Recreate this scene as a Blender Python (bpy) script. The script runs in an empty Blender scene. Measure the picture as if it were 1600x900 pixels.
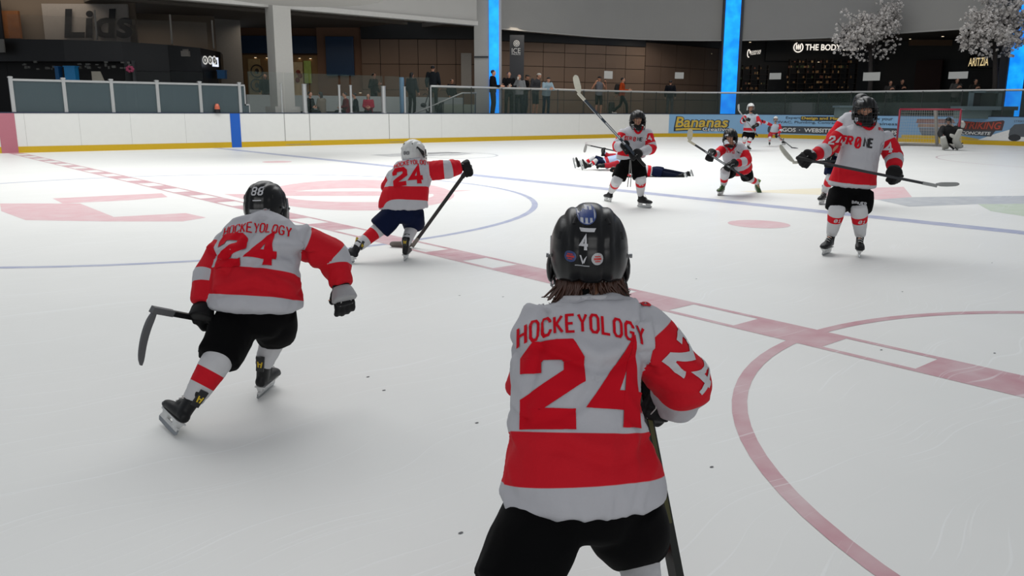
import bpy, bmesh, math, random
from mathutils import Vector, Matrix, noise
from mathutils.bvhtree import BVHTree
from math import sin, cos, pi, radians
random.seed(7)
SC = bpy.context.scene
COL = SC.collection

# ------------------------------------------------------------------ camera
FPX, HC = 1277.0, 1.25
PITCH = math.atan2(279, FPX)
YAW = radians(40.12)
ROLL = 0.006
FWD = Vector((sin(YAW), cos(YAW), 0)); RGT = Vector((cos(YAW), -sin(YAW), 0)); UPZ = Vector((0, 0, 1))
cdir = FWD*cos(PITCH) - UPZ*sin(PITCH)
cup0 = FWD*sin(PITCH) + UPZ*cos(PITCH)
crt = RGT*cos(ROLL) + cup0*sin(ROLL)
cup = cup0*cos(ROLL) - RGT*sin(ROLL)
cam = bpy.data.cameras.new('camera')
cam.lens = 36.0*FPX/1600.0; cam.sensor_width = 36.0; cam.clip_end = 300
camo = bpy.data.objects.new('camera', cam); COL.objects.link(camo)
camo.matrix_world = Matrix(((crt.x, cup.x, -cdir.x, 0), (crt.y, cup.y, -cdir.y, 0), (crt.z, cup.z, -cdir.z, HC), (0, 0, 0, 1)))
SC.camera = camo

# ------------------------------------------------------------------ world and lights
SC.view_settings.view_transform = 'Standard'; SC.view_settings.look = 'None'
SC.view_settings.gamma = 1; SC.view_settings.use_curve_mapping = False
SC.view_settings.exposure = 0.0
w = bpy.data.worlds.new('world'); SC.world = w; w.use_nodes = True
w.node_tree.nodes['Background'].inputs[0].default_value = (0.88, 0.93, 1.0, 1)
w.node_tree.nodes['Background'].inputs[1].default_value = 0.31
def area(name, loc, sx, sy, power, color=(1, 1, 1), spread=180, rot=(0, 0, 0)):
    l = bpy.data.lights.new(name, 'AREA'); l.shape = 'RECTANGLE'; l.size = sx; l.size_y = sy
    l.energy = power; l.color = color; l.spread = radians(spread)
    o = bpy.data.objects.new(name, l); COL.objects.link(o); o.location = loc; o.rotation_euler = rot
    return o
# skylight bank high above the ice
area('rink_light', (11, 14.2, 11.0), 18, 14, 1950, (1.0, 1.0, 0.985), 150)
area('rink_light', (26, 17, 11.0), 14, 12, 560, (1.0, 1.0, 0.985), 150)
area('rink_light', (0.5, 19.5, 11.0), 10, 10, 520, (1.0, 1.0, 0.985), 150)

area('fill_light', (-4.5, -7.5, 4.6), 14, 3, 310, (1.0, 0.99, 0.98), 170, (radians(78), 0, radians(-40)))  # unseen fill added low behind the camera to brighten jerseys and boards
# ------------------------------------------------------------------ pixel rays
def ray(px, py):
    x, y = px-800, py-450
    return crt*x + cdir*FPX - cup*y
O = Vector((0, 0, HC))
def G(px, py, z=0.0):
    d = ray(px, py); return O + d*((z-HC)/d.z)
def V(px, py, dh):
    d = ray(px, py); return O + d*(dh/d.dot(FWD))
def AY(px, py, Y):
    d = ray(px, py); return O + d*(Y/d.y)
def DH(p): return (p-O).dot(FWD)

# ------------------------------------------------------------------ materials
def lin(c):
    if isinstance(c, str):
        c = c.lstrip('#'); c = [int(c[i:i+2], 16)/255 for i in (0, 2, 4)]
    return tuple((v/12.92 if v <= 0.04045 else ((v+0.055)/1.055)**2.4) for v in c) + (1,)
MC = {}
def nodes(m): m.use_nodes = True; return m.node_tree.nodes, m.node_tree.links
def bsdf(m): return m.node_tree.nodes['Principled BSDF']
def M(name, c, rough=0.6, metal=0.0, vary=0.10, scale=18.0, bump=0.0, bscale=60.0, spec=0.5, sheen=0.0, trans=None):
    if name in MC: return MC[name]
    m = bpy.data.materials.new(name); N, L = nodes(m); b = bsdf(m)
    b.inputs['Roughness'].default_value = rough; b.inputs['Metallic'].default_value = metal
    b.inputs['Specular IOR Level'].default_value = spec
    if sheen: b.inputs['Sheen Weight'].default_value = sheen
    col = lin(c); tc = N.new('ShaderNodeTexCoord')
    nz = N.new('ShaderNodeTexNoise'); nz.inputs['Scale'].default_value = scale; nz.inputs['Detail'].default_value = 4
    L.new(tc.outputs['Object'], nz.inputs['Vector'])
    mx = N.new('ShaderNodeMix'); mx.data_type = 'RGBA'
    mx.inputs['A'].default_value = tuple(max(0, v*(1-vary)) for v in col[:3])+(1,)
    mx.inputs['B'].default_value = tuple(min(1, v*(1+vary)) for v in col[:3])+(1,)
    L.new(nz.outputs['Fac'], mx.inputs['Factor']); L.new(mx.outputs['Result'], b.inputs['Base Color'])
    if bump:
        n2 = N.new('ShaderNodeTexNoise'); n2.inputs['Scale'].default_value = bscale; n2.inputs['Detail'].default_value = 3
        L.new(tc.outputs['Object'], n2.inputs['Vector'])
        bp = N.new('ShaderNodeBump'); bp.inputs['Strength'].default_value = bump; bp.inputs['Distance'].default_value = 0.004
        L.new(n2.outputs['Fac'], bp.inputs['Height']); L.new(bp.outputs['Normal'], b.inputs['Normal'])
    MC[name] = m; return m
def ME(name, c, strength):
    if name in MC: return MC[name]
    m = bpy.data.materials.new(name); N, L = nodes(m); b = bsdf(m)
    b.inputs['Base Color'].default_value = lin(c); b.inputs['Emission Color'].default_value = lin(c)
    b.inputs['Emission Strength'].default_value = strength
    MC[name] = m; return m
def MG(name, tint, alpha, rough=0.04):
    # thin clear or frosted pane: mostly see-through with a sheen
    if name in MC: return MC[name]
    m = bpy.data.materials.new(name); N, L = nodes(m)
    b = bsdf(m); b.inputs['Base Color'].default_value = lin(tint); b.inputs['Roughness'].default_value = rough
    b.inputs['Alpha'].default_value = alpha
    MC[name] = m; return m
def MP(name, c0, c1, rough=0.8, bump=0.25, c2=None):
    # cloth whose colour follows the painted-on pattern attributes 'pat' and 'pat2'
    if name in MC: return MC[name]
    m = bpy.data.materials.new(name); N, L = nodes(m); b = bsdf(m)
    b.inputs['Roughness'].default_value = rough; b.inputs['Specular IOR Level'].default_value = 0.25
    tc = N.new('ShaderNodeTexCoord')
    def stepmix(attr, A, B):
        at = N.new('ShaderNodeAttribute'); at.attribute_name = attr
        mr = N.new('ShaderNodeMapRange'); mr.inputs['From Min'].default_value = -0.0008; mr.inputs['From Max'].default_value = 0.0008
        L.new(at.outputs['Fac'], mr.inputs['Value'])
        mx = N.new('ShaderNodeMix'); mx.data_type = 'RGBA'
        L.new(mr.outputs['Result'], mx.inputs['Factor'])
        if isinstance(A, tuple): mx.inputs['A'].default_value = A
        else: L.new(A, mx.inputs['A'])
        mx.inputs['B'].default_value = B
        return mx.outputs['Result']
    out = stepmix('pat', lin(c0), lin(c1))
    if c2: out = stepmix('pat2', out, lin(c2))
    L.new(out, b.inputs['Base Color'])
    n2 = N.new('ShaderNodeTexNoise'); n2.inputs['Scale'].default_value = 9; n2.inputs['Detail'].default_value = 5
    L.new(tc.outputs['Object'], n2.inputs['Vector'])
    bp = N.new('ShaderNodeBump'); bp.inputs['Strength'].default_value = bump; bp.inputs['Distance'].default_value = 0.03
    L.new(n2.outputs['Fac'], bp.inputs['Height']); L.new(bp.outputs['Normal'], b.inputs['Normal'])
    MC[name] = m; return m

# ------------------------------------------------------------------ mesh helpers
def mesh_obj(name, verts, faces, mat, parent=None, smooth=False, mids=None):
    me = bpy.data.meshes.new(name); me.from_pydata([tuple(v) for v in verts], [], faces)
    mats = mat if isinstance(mat, (list, tuple)) else [mat]
    for x in mats: me.materials.append(x)
    if mids: me.polygons.foreach_set('material_index', mids)
    if smooth: me.polygons.foreach_set('use_smooth', [True]*len(me.polygons))
    me.update()
    o = bpy.data.objects.new(name, me); COL.objects.link(o)
    if parent:
        o.parent = parent; o.matrix_parent_inverse = parent.matrix_world.inverted()
    return o
class MB:
    def __init__(s): s.v = []; s.f = []; s.m = []; s.sm = False
    def add(s, vs, fs, mi=0):
        n = len(s.v); s.v += [Vector(v) for v in vs]; s.f += [tuple(i+n for i in f) for f in fs]; s.m += [mi]*len(fs)
    def box(s, a, b, mi=0):
        x0, y0, z0 = a; x1, y1, z1 = b
        s.obox(Vector(((x0+x1)/2, (y0+y1)/2, (z0+z1)/2)), Vector((1, 0, 0)), Vector((0, 1, 0)), abs(x1-x0)/2, abs(y1-y0)/2, abs(z1-z0)/2, mi)
    def obox(s, c, u, v, hu, hv, hw, mi=0, w=None):
        w = w or u.cross(v)
        P = [c+u*hu*i+v*hv*j+w*hw*k for k in (-1, 1) for j in (-1, 1) for i in (-1, 1)]
        s.add(P, [(0, 2, 3, 1), (4, 5, 7, 6), (0, 1, 5, 4), (2, 6, 7, 3), (0, 4, 6, 2), (1, 3, 7, 5)], mi)
    def wall(s, p, q, z0, z1, t=0.1, mi=0):
        p = Vector((p[0], p[1], 0)); q = Vector((q[0], q[1], 0)); u = (q-p); l = u.length; u.normalize(); v = Vector((-u.y, u.x, 0))
        c = (p+q)/2; c.z = (z0+z1)/2
        s.obox(c, u, v, l/2, t/2, (z1-z0)/2, mi)
    def tube(s, pts, r, n=8, mi=0, cap=True):
        pts = [Vector(p) for p in pts]; rs = r if isinstance(r, (list, tuple)) else [r]*len(pts)
        t0 = (pts[1]-pts[0]).normalized(); u = t0.orthogonal().normalized(); rings = []
        for i, p in enumerate(pts):
            a = pts[max(0, i-1)]; b = pts[min(len(pts)-1, i+1)]; t = (b-a).normalized()
            u = (u - t*u.dot(t)).normalized(); v = t.cross(u)
            rings.append([p+(u*cos(2*pi*k/n)+v*sin(2*pi*k/n))*rs[i] for k in range(n)])
        vs = [x for r_ in rings for x in r_]; fs = []
        for i in range(len(pts)-1):
            for k in range(n):
                fs.append((i*n+k, i*n+(k+1) % n, (i+1)*n+(k+1) % n, (i+1)*n+k))
        if cap: fs += [tuple(range(n-1, -1, -1)), tuple((len(pts)-1)*n+k for k in range(n))]
        s.add(vs, fs, mi)
    def ball(s, c, rx, ry=None, rz=None, n=10, mi=0, R=None):
        ry = ry or rx; rz = rz or rx; c = Vector(c); vs = []; fs = []; m = n//2+1
        for i in range(m+1):
            th = pi*i/m
            for k in range(n):
                ph = 2*pi*k/n; p = Vector((rx*sin(th)*cos(ph), ry*sin(th)*sin(ph), rz*cos(th)))
                if R: p = R @ p
                vs.append(c+p)
        for i in range(m):
            for k in range(n): fs.append((i*n+k, (i+1)*n+k, (i+1)*n+(k+1) % n, i*n+(k+1) % n))
        s.add(vs, fs, mi)
    def poly(s, pts, thick, nrm, mi=0):
        pts = [Vector(p) for p in pts]; n = len(pts); nrm = Vector(nrm)
        s.add(pts+[p+nrm*thick for p in pts], [tuple(range(n-1, -1, -1)), tuple(range(n, 2*n))]+[(i, (i+1) % n, n+(i+1) % n, n+i) for i in range(n)], mi)
    def build(s, name, mat, parent=None, smooth=False):
        return mesh_obj(name, s.v, s.f, mat, parent, smooth, s.m)
def tag(o, label=None, cat=None, group=None, kind=None):
    if label: o['label'] = label
    if cat: o['category'] = cat
    if group: o['group'] = group
    if kind: o['kind'] = kind
    return o
def empty(name, loc, label=None, cat=None, group=None):
    o = bpy.data.objects.new(name, None); COL.objects.link(o); o.location = loc; o.empty_display_size = 0.1
    o.matrix_world = Matrix.Translation(Vector(loc))
    return tag(o, label, cat, group)
def struct(o): o['kind'] = 'structure'; return o

# font text -> list of verts/faces in (u,v,w)
def font_text(s, size=1.0, bold=0.0, shear=0.0, depth=0.0, space=1.0):
    c = bpy.data.curves.new('lettering', 'FONT'); c.body = s; c.size = size; c.offset = bold; c.shear = shear
    c.extrude = depth; c.space_character = space; c.align_x = 'CENTER'; c.resolution_u = 3
    o = bpy.data.objects.new('lettering', c); COL.objects.link(o)
    dg = bpy.context.evaluated_depsgraph_get(); me = bpy.data.meshes.new_from_object(o.evaluated_get(dg))
    vs = [v.co.copy() for v in me.vertices]; fs = [tuple(p.vertices) for p in me.polygons]
    bpy.data.objects.remove(o); bpy.data.curves.remove(c); bpy.data.meshes.remove(me)
    return vs, fs
def text_on(name, s, origin, u, v, width, mat, parent, height=None, bold=0.0, shear=0.0, depth=0.004, off=0.004):
    vs, fs = font_text(s, 1.0, bold, shear, 0.0)
    x0 = min(p.x for p in vs); x1 = max(p.x for p in vs); y0 = min(p.y for p in vs); y1 = max(p.y for p in vs)
    sx = width/(x1-x0); sy = (height/(y1-y0)) if height else sx
    u = Vector(u).normalized(); v = Vector(v).normalized(); n = u.cross(v)
    P = [Vector(origin)+u*((p.x-(x0+x1)/2)*sx)+v*((p.y-(y0+y1)/2)*sy)+n*off for p in vs]
    return mesh_obj(name, P, fs, mat, parent)
# block letters drawn as thick centre lines on a unit box
GL = {
 'H': [[(0,0),(0,1)], [(1,0),(1,1)], [(0,.5),(1,.5)]],
 'O': [[(.25,0),(.75,0),(1,.18),(1,.82),(.75,1),(.25,1),(0,.82),(0,.18),(.25,0)]],
 'C': [[(1,.28),(1,.18),(.75,0),(.25,0),(0,.18),(0,.82),(.25,1),(.75,1),(1,.82),(1,.72)]],
 'K': [[(0,0),(0,1)], [(1,1),(.12,.5)], [(.25,.58),(1,0)]],
 'E': [[(1,0),(0,0),(0,1),(1,1)], [(0,.5),(.8,.5)]],
 'Y': [[(0,1),(.5,.5),(1,1)], [(.5,.52),(.5,0)]],
 'L': [[(0,1),(0,0),(1,0)]],
 'G': [[(1,.72),(1,.82),(.75,1),(.25,1),(0,.82),(0,.18),(.25,0),(.75,0),(1,.18),(1,.45),(.55,.45)]],
 'N': [[(0,0),(0,1),(1,0),(1,1)]],
 'R': [[(0,0),(0,1),(.75,1),(1,.85),(1,.6),(.75,.45),(0,.45)], [(.5,.45),(1,0)]],
 'Z': [[(0,1),(1,1),(0,0),(1,0)]],
 'U': [[(0,1),(0,.18),(.25,0),(.75,0),(1,.18),(1,1)]],
 'A': [[(0,0),(0,.75),(.3,1),(.7,1),(1,.75),(1,0)], [(0,.42),(1,.42)]],
 'B': [[(0,0),(0,1),(.75,1),(.95,.87),(.95,.63),(.75,.5),(0,.5)], [(.75,.5),(1,.37),(1,.13),(.75,0),(0,0)]],
 '2': [[(0,.66),(0,.86),(.16,1),(.84,1),(1,.86),(1,.62),(0,.2),(0,0),(1.03,0)]],
 '4': [[(.72,-.09),(.72,1.0),(.02,.3),(1.08,.3)]],
 '0': [[(.25,0),(.75,0),(1,.18),(1,.82),(.75,1),(.25,1),(0,.82),(0,.18),(.25,0)], [(.1,.1),(.9,.9)]],
 '1': [[(.1,.75),(.5,1),(.5,0)], [(.05,0),(.95,0)]],
 '8': [[(.2,.5),(0,.65),(0,.86),(.2,1),(.8,1),(1,.86),(1,.65),(.8,.5),(.2,.5),(0,.35),(0,.14),(.2,0),(.8,0),(1,.14),(1,.35),(.8,.5)]],
}
def stroke(pl, th, w, h):
    P = [Vector((x*w, y*h)) for x, y in pl]; closed = (P[0]-P[-1]).length < 1e-6
    if closed: P = P[:-1]
    n = len(P); L_, R_ = [], []
    for i in range(n):
        a = P[i-1] if (i > 0 or closed) else None; b = P[(i+1) % n] if (i < n-1 or closed) else None
        d1 = (P[i]-a).normalized() if a is not None else None; d2 = (b-P[i]).normalized() if b is not None else None
        d1 = d1 or d2; d2 = d2 or d1
        n1 = Vector((-d1.y, d1.x)); n2 = Vector((-d2.y, d2.x)); m = (n1+n2)
        m = m.normalized() if m.length > 1e-4 else n1
        k = min(1.9, 1/max(0.3, m.dot(n1)))
        ext = Vector((0, 0))
        if a is None: ext = -d2*0.0
        L_.append(P[i]+m*th/2*k+ext); R_.append(P[i]-m*th/2*k+ext)
    out = []
    for i in range(n if closed else n-1):
        j = (i+1) % n; out.append([R_[i], R_[j], L_[j], L_[i]])
    return out
def block_text(s, w, h, th, gap):
    qs = []; x = 0
    for ch in s:
        if ch == ' ': x += w*0.6; continue
        for pl in GL[ch]:
            for q in stroke(pl, th, w, h): qs.append([Vector((p.x+x, p.y)) for p in q])
        x += w+gap
    tot = x-gap
    return [[Vector((p.x-tot/2, p.y-h/2)) for p in q] for q in qs]
def drape(name, quads, bvh, origin, u, v, mat, parent, seg=0.012, off=0.003, reach=0.6, arch=0.0):
    # lay flat lettering onto a curved cloth surface: cast from outside along -n
    u = Vector(u).normalized(); v = (Vector(v)-u*Vector(v).dot(u)).normalized(); n = u.cross(v); vs = []; fs = []
    lay = 0
    for q in quads:
        a, b, c, d = q; lay = (lay+1) % 5
        nu = max(1, int(max((b-a).length, (c-d).length)/seg)+1); nv = max(1, int(max((d-a).length, (c-b).length)/seg)+1)
        idx = {}
        for i in range(nu+1):
            for j in range(nv+1):
                p = a.lerp(b, i/nu).lerp(d.lerp(c, i/nu), j/nv)
                yy = p.y - arch*p.x*p.x
                o = Vector(origin)+u*p.x+v*yy+n*reach
                hit, nrm, _, _ = bvh.ray_cast(o, -n, reach*2.0)
                if hit is None: continue
                if nrm.dot(n) < 0.02: continue
                if n.dot(o-hit) > reach+0.16: continue
                idx[(i, j)] = len(vs); vs.append(hit+nrm*(off+0.00012*lay))
        for i in range(nu):
            for j in range(nv):
                k = [(i, j), (i+1, j), (i+1, j+1), (i, j+1)]
                if all(t in idx for t in k):
                    P = [vs[idx[t]] for t in k]
                    if max((P[0]-P[2]).length, (P[1]-P[3]).length) < seg*4.5: fs.append(tuple(idx[t] for t in k))
    if not fs: return None
    return mesh_obj(name, vs, fs, mat, parent, True)
# ------------------------------------------------------------------ ice
def ice_mat(name, tint=None, fade=0.35):
    m = bpy.data.materials.new(name); N, L = nodes(m); b = bsdf(m); tc = N.new('ShaderNodeTexCoord')
    b.inputs['Roughness'].default_value = 0.42; b.inputs['Specular IOR Level'].default_value = 0.28
    n1 = N.new('ShaderNodeTexNoise'); n1.inputs['Scale'].default_value = 0.7; n1.inputs['Detail'].default_value = 7; n1.inputs['Roughness'].default_value = .6
    L.new(tc.outputs['Object'], n1.inputs['Vector'])
    mx = N.new('ShaderNodeMix'); mx.data_type = 'RGBA'; mx.inputs['A'].default_value = lin('#e4e5e2'); mx.inputs['B'].default_value = lin('#f0f0ed')
    L.new(n1.outputs['Fac'], mx.inputs['Factor']); out = mx.outputs['Result']
    # skate scratches: stretched noise in a few directions, thresholded
    prev = None
    for k, (rz, sc) in enumerate(((0.3, 1.0), (1.25, .8), (2.2, 1.2), (2.85, .9))):
        mp = N.new('ShaderNodeMapping'); mp.inputs['Rotation'].default_value = (0, 0, rz); mp.inputs['Scale'].default_value = (0.7*sc, 45*sc, 1)
        ds = N.new('ShaderNodeTexNoise'); ds.inputs['Scale'].default_value = .6; L.new(tc.outputs['Object'], ds.inputs['Vector'])
        ad = N.new('ShaderNodeVectorMath'); ad.operation = 'ADD'; L.new(tc.outputs['Object'], ad.inputs[0]); L.new(ds.outputs['Color'], ad.inputs[1])
        L.new(ad.outputs[0], mp.inputs['Vector'])
        nn = N.new('ShaderNodeTexNoise'); nn.inputs['Scale'].default_value = 1.3; nn.inputs['Detail'].default_value = 1
        L.new(mp.outputs['Vector'], nn.inputs['Vector'])
        mr = N.new('ShaderNodeMapRange'); mr.inputs['From Min'].default_value = .70; mr.inputs['From Max'].default_value = .76
        L.new(nn.outputs['Fac'], mr.inputs['Value'])
        if prev is None: prev = mr.outputs['Result']
        else:
            a = N.new('ShaderNodeMath'); a.operation = 'MAXIMUM'; L.new(prev, a.inputs[0]); L.new(mr.outputs['Result'], a.inputs[1]); prev = a.outputs[0]
    if tint:
        n3 = N.new('ShaderNodeTexNoise'); n3.inputs['Scale'].default_value = 5; n3.inputs['Detail'].default_value = 8
        L.new(tc.outputs['Object'], n3.inputs['Vector'])
        mr = N.new('ShaderNodeMapRange'); mr.inputs['From Min'].default_value = .3; mr.inputs['From Max'].default_value = .75
        mr.inputs['To Min'].default_value = 1.0; mr.inputs['To Max'].default_value = 1-fade
        L.new(n3.outputs['Fac'], mr.inputs['Value'])
        mt = N.new('ShaderNodeMix'); mt.data_type = 'RGBA'; L.new(mr.outputs['Result'], mt.inputs['Factor'])
        L.new(out, mt.inputs['A']); mt.inputs['B'].default_value = lin(tint); out = mt.outputs['Result']
    sm = N.new('ShaderNodeMix'); sm.data_type = 'RGBA'; sc_ = N.new('ShaderNodeMath'); sc_.operation = 'MULTIPLY'; sc_.inputs[1].default_value = .35
    L.new(prev, sc_.inputs[0]); L.new(sc_.outputs[0], sm.inputs['Factor']); L.new(out, sm.inputs['A']); sm.inputs['B'].default_value = lin('#fafcfc')
    L.new(sm.outputs['Result'], b.inputs['Base Color'])
    bp = N.new('ShaderNodeBump'); bp.inputs['Strength'].default_value = .12; bp.inputs['Distance'].default_value = .004
    L.new(prev, bp.inputs['Height']); L.new(bp.outputs['Normal'], b.inputs['Normal'])
    return m
ICE = ice_mat('ice')
XE, YS, RC = 35.3, 26.2, 6.0
mb = MB(); mb.box((-6, -5, -0.12), (40, 30, 0)); struct(mb.build('floor', ICE))
def flat(name, polys, m, z=0.001):
    vs = []; fs = []
    for P in polys:
        n = len(vs); vs += [(p[0], p[1], z) for p in P]; fs.append(tuple(range(n, n+len(P))))
    return struct(mesh_obj(name, vs, fs, m))
RED = ice_mat('ice_red_paint', '#dea6ae'); RED2 = ice_mat('ice_red_line', '#c5929b', .4); PINK = ice_mat('ice_pink_paint', '#deb4b9')
BLU = ice_mat('ice_blue_paint', '#a3a9c6'); GRY = ice_mat('ice_grey_paint', '#b4b5b7', .6)
def rect(x0, y0, x1, y1): return [(x0, y0), (x1, y0), (x1, y1), (x0, y1)]
pl = [rect(4.00, -3, 4.045, 26.1), rect(4.30, -3, 4.345, 26.1)]
for a, b in ((-2.6, -1.7), (-1.1, -.2), (.4, 1.68), (2.18, 2.75), (3.24, 3.73), (4.3, 5.04), (5.45, 6.0), (6.55, 7.2), (7.7, 8.3), (8.8, 9.4), (9.9, 10.45), (11.0, 11.6)): pl.append(rect(4.045, a, 4.30, b))
y = 12.1
while y < 25.8: pl.append(rect(4.045, y, 4.30, y+.62)); y += 1.22
flat('trim_1', pl, RED2, 0.0012)
flat('trim_2', [rect(9.57, -3, 9.87, 26.1)], BLU, 0.0011)
def ring(cx, cy, r, w_, a0=0, a1=360, n=96):
    P = []
    for i in range(n):
        a, b = radians(a0+(a1-a0)*i/n), radians(a0+(a1-a0)*(i+1)/n)
        P.append([(cx+r*cos(a), cy+r*sin(a)), (cx+(r+w_)*cos(a), cy+(r+w_)*sin(a)), (cx+(r+w_)*cos(b), cy+(r+w_)*sin(b)), (cx+r*cos(b), cy+r*sin(b))])
    return P
flat('trim_3', ring(4.25, 0.05, 2.27, .065), RED2, 0.0014)
flat('trim_4', ring(3.75, 11.35, 4.71, .08), BLU, 0.0010)
def disc(cx, cy, r, n=40): return [[(cx+r*cos(2*pi*i/n), cy+r*sin(2*pi*i/n)) for i in range(n)]]
flat('trim_5', disc(8.05, 5.23, .34), PINK, 0.0012)
flat('trim_6', disc(8.35, 18.6, .34), PINK, 0.0012)
def gp(*pts): return [(G(x, y).x, G(x, y).y) for x, y in pts]
flat('trim_7', [gp((82, 310), (253, 302), (262, 308), (200, 313), (98, 318)),
     gp((0, 318), (125, 318), (158, 331), (178, 339), (170, 346), (40, 344), (2, 330)),
     gp((178, 339), (290, 333), (322, 340), (285, 346), (170, 346)),
     gp((350, 303), (440, 304), (455, 319), (390, 314))], PINK, 0.0008)
def arcpx(cx, cy, rx, ry, rx2, ry2, a0, a1, n=24):
    out = []
    for i in range(n):
        a, b = radians(a0+(a1-a0)*i/n), radians(a0+(a1-a0)*(i+1)/n)
        out.append(gp((cx+rx*cos(a), cy+ry*sin(a)), (cx+rx2*cos(a), cy+ry2*sin(a)), (cx+rx2*cos(b), cy+ry2*sin(b)), (cx+rx*cos(b), cy+ry*sin(b))))
    return out
flat('trim_8', arcpx(560, 305, 118, 11, 150, 24, 0, 360, 40), PINK, 0.0009)
flat('trim_31', [gp((440, 299), (620, 299), (740, 297), (640, 306), (440, 306))], PINK, 0.0006)
flat('trim_9', [gp((578, 242), (640, 239), (640, 244), (610, 245))] + [gp((668, 238), (700, 237), (740, 240), (715, 243), (668, 244))]
     + arcpx(715, 243, 60, 4.2, 64, 4.8, 0, 360, 36), GRY, 0.0009)
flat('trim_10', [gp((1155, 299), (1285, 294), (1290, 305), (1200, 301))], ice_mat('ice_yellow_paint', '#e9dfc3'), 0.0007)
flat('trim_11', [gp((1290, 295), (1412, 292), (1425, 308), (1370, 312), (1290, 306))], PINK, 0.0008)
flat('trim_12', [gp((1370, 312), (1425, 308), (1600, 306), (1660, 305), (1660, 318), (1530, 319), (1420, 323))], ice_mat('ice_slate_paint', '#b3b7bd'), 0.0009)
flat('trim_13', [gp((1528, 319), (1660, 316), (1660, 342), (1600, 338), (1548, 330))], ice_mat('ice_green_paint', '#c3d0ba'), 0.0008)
flat('trim_14', ring(26.0, 19.5, 4.5, .05)+ring(26.0, 6.0, 4.5, .05), ice_mat('ice_faint_red_line', '#c9b3b8'), 0.0008)
flat('trim_15', [rect(31.0, 2, 31.05, 24)], RED2, 0.0009)
# puck scuffs: small dark rubber marks
random.seed(3)
sp = []
for px, py in ((718, 462), (786, 464), (745, 661), (1377, 547), (1554, 552), (1550, 411), (1410, 456), (1112, 730), (575, 589), (600, 610), (720, 833), (1088, 436)):
    p = G(px, py); r = .006; sp.append([(p.x+r*cos(a)*1.5, p.y+r*sin(a)) for a in (0, 1, 2.2, 3.1, 4.2, 5.3)])
flat('trim_16', sp, M('ice_scuff', '#4a4c50'), 0.0015)

# ------------------------------------------------------------------ boards round the rink
def bp(s, off=0.0):
    # board line: s<0 along the long side, 0..arc in the corner, then along the end. off>0 = outwards
    A = RC*pi/2
    if s < 0: return Vector((XE-RC+s, YS+off, 0))
    if s < A:
        t = s/RC; return Vector((XE-RC+(RC+off)*sin(t), YS-RC+(RC+off)*cos(t), 0))
    return Vector((XE+off, YS-RC-(s-A), 0))
S0, S1 = -33.0, RC*pi/2+24
def s_list(a, b):
    L_ = [a]; s = a
    while s < b-1e-6:
        s = min(b, s+(0.12 if -0.4 < s < RC*pi/2+.4 else (0.35 if False else 2.0)))
        if L_[-1] < 0 < s: s = 0.0
        L_.append(s)
    return L_
def strip(a, b, z0, z1, o0, o1, mb, mi=0):
    L_ = s_list(a, b); n = len(L_); vs = []
    for s in L_:
        for o_, z in ((o0, z0), (o1, z0), (o1, z1), (o0, z1)):
            p = bp(s, o_); vs.append((p.x, p.y, z))
    fs = []
    for i in range(n-1):
        for k in range(4): fs.append((i*4+k, (i+1)*4+k, (i+1)*4+(k+1) % 4, i*4+(k+1) % 4))
    fs += [(0, 1, 2, 3), tuple((n-1)*4+k for k in (3, 2, 1, 0))]
    mb.add(vs, fs, mi)
def proj(p):
    d = Vector(p)-O; z = d.dot(cdir); return 800+FPX*d.dot(crt)/z, 450-FPX*d.dot(cup)/z
def s_at(px, z=0.6, off=0.0):
    best = None; s = S0
    while s < S1:
        p = bp(s, off); p.z = z
        if (p-O).dot(FWD) > 1:
            x = proj(p)[0]
            if best is None or abs(x-px) < best[0]: best = (abs(x-px), s)
        s += 0.01
    return best[1]
WB = M('board_white', '#dcdcd8', .35, vary=.03, scale=6)
mb = MB(); strip(S0, S1, 0.17, 1.07, 0, .12, mb); struct(mb.build('wall_boards', WB))
mb = MB(); strip(S0, S1, 0.0, 0.17, -.012, .13, mb); struct(mb.build('baseboard_boards', M('board_yellow', '#c4a00d', .4, vary=.05)))
mb = MB(); strip(S0, S1, 1.07, 1.10, -.01, .16, mb); struct(mb.build('trim_17', M('board_cap', '#1b2740', .5)))
sr = s_at(12); mb = MB(); strip(sr-.20, sr+.20, 0.0, 1.071, -.016, 0, mb); struct(mb.build('trim_18', M('board_red_stripe', '#b06b78', .4, vary=.03)))
sr = s_at(368); mb = MB(); strip(sr-.16, sr+.16, 0.0, 1.071, -.016, 0, mb); struct(mb.build('trim_19', M('board_blue_stripe', '#0f57b4', .4, vary=.03)))
mb = MB()
for px in (445, 484, 608, 639): 
    sr = s_at(px); strip(sr-.012, sr+.012, .05, 1.07, -.004, 0.002, mb)
for a, b in ((445, 484), (608, 639)):
    strip(s_at(a), s_at(b), .045, .06, -.016, 0.002, mb)
for px in (40, 125, 205, 290, 690, 800, 905): 
    sr = s_at(px); strip(sr-.0022, sr+.0022, .17, 1.07, -.002, 0.002, mb)
struct(mb.build('trim_20', M('board_joint', '#8f8f8b', .5)))

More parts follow.
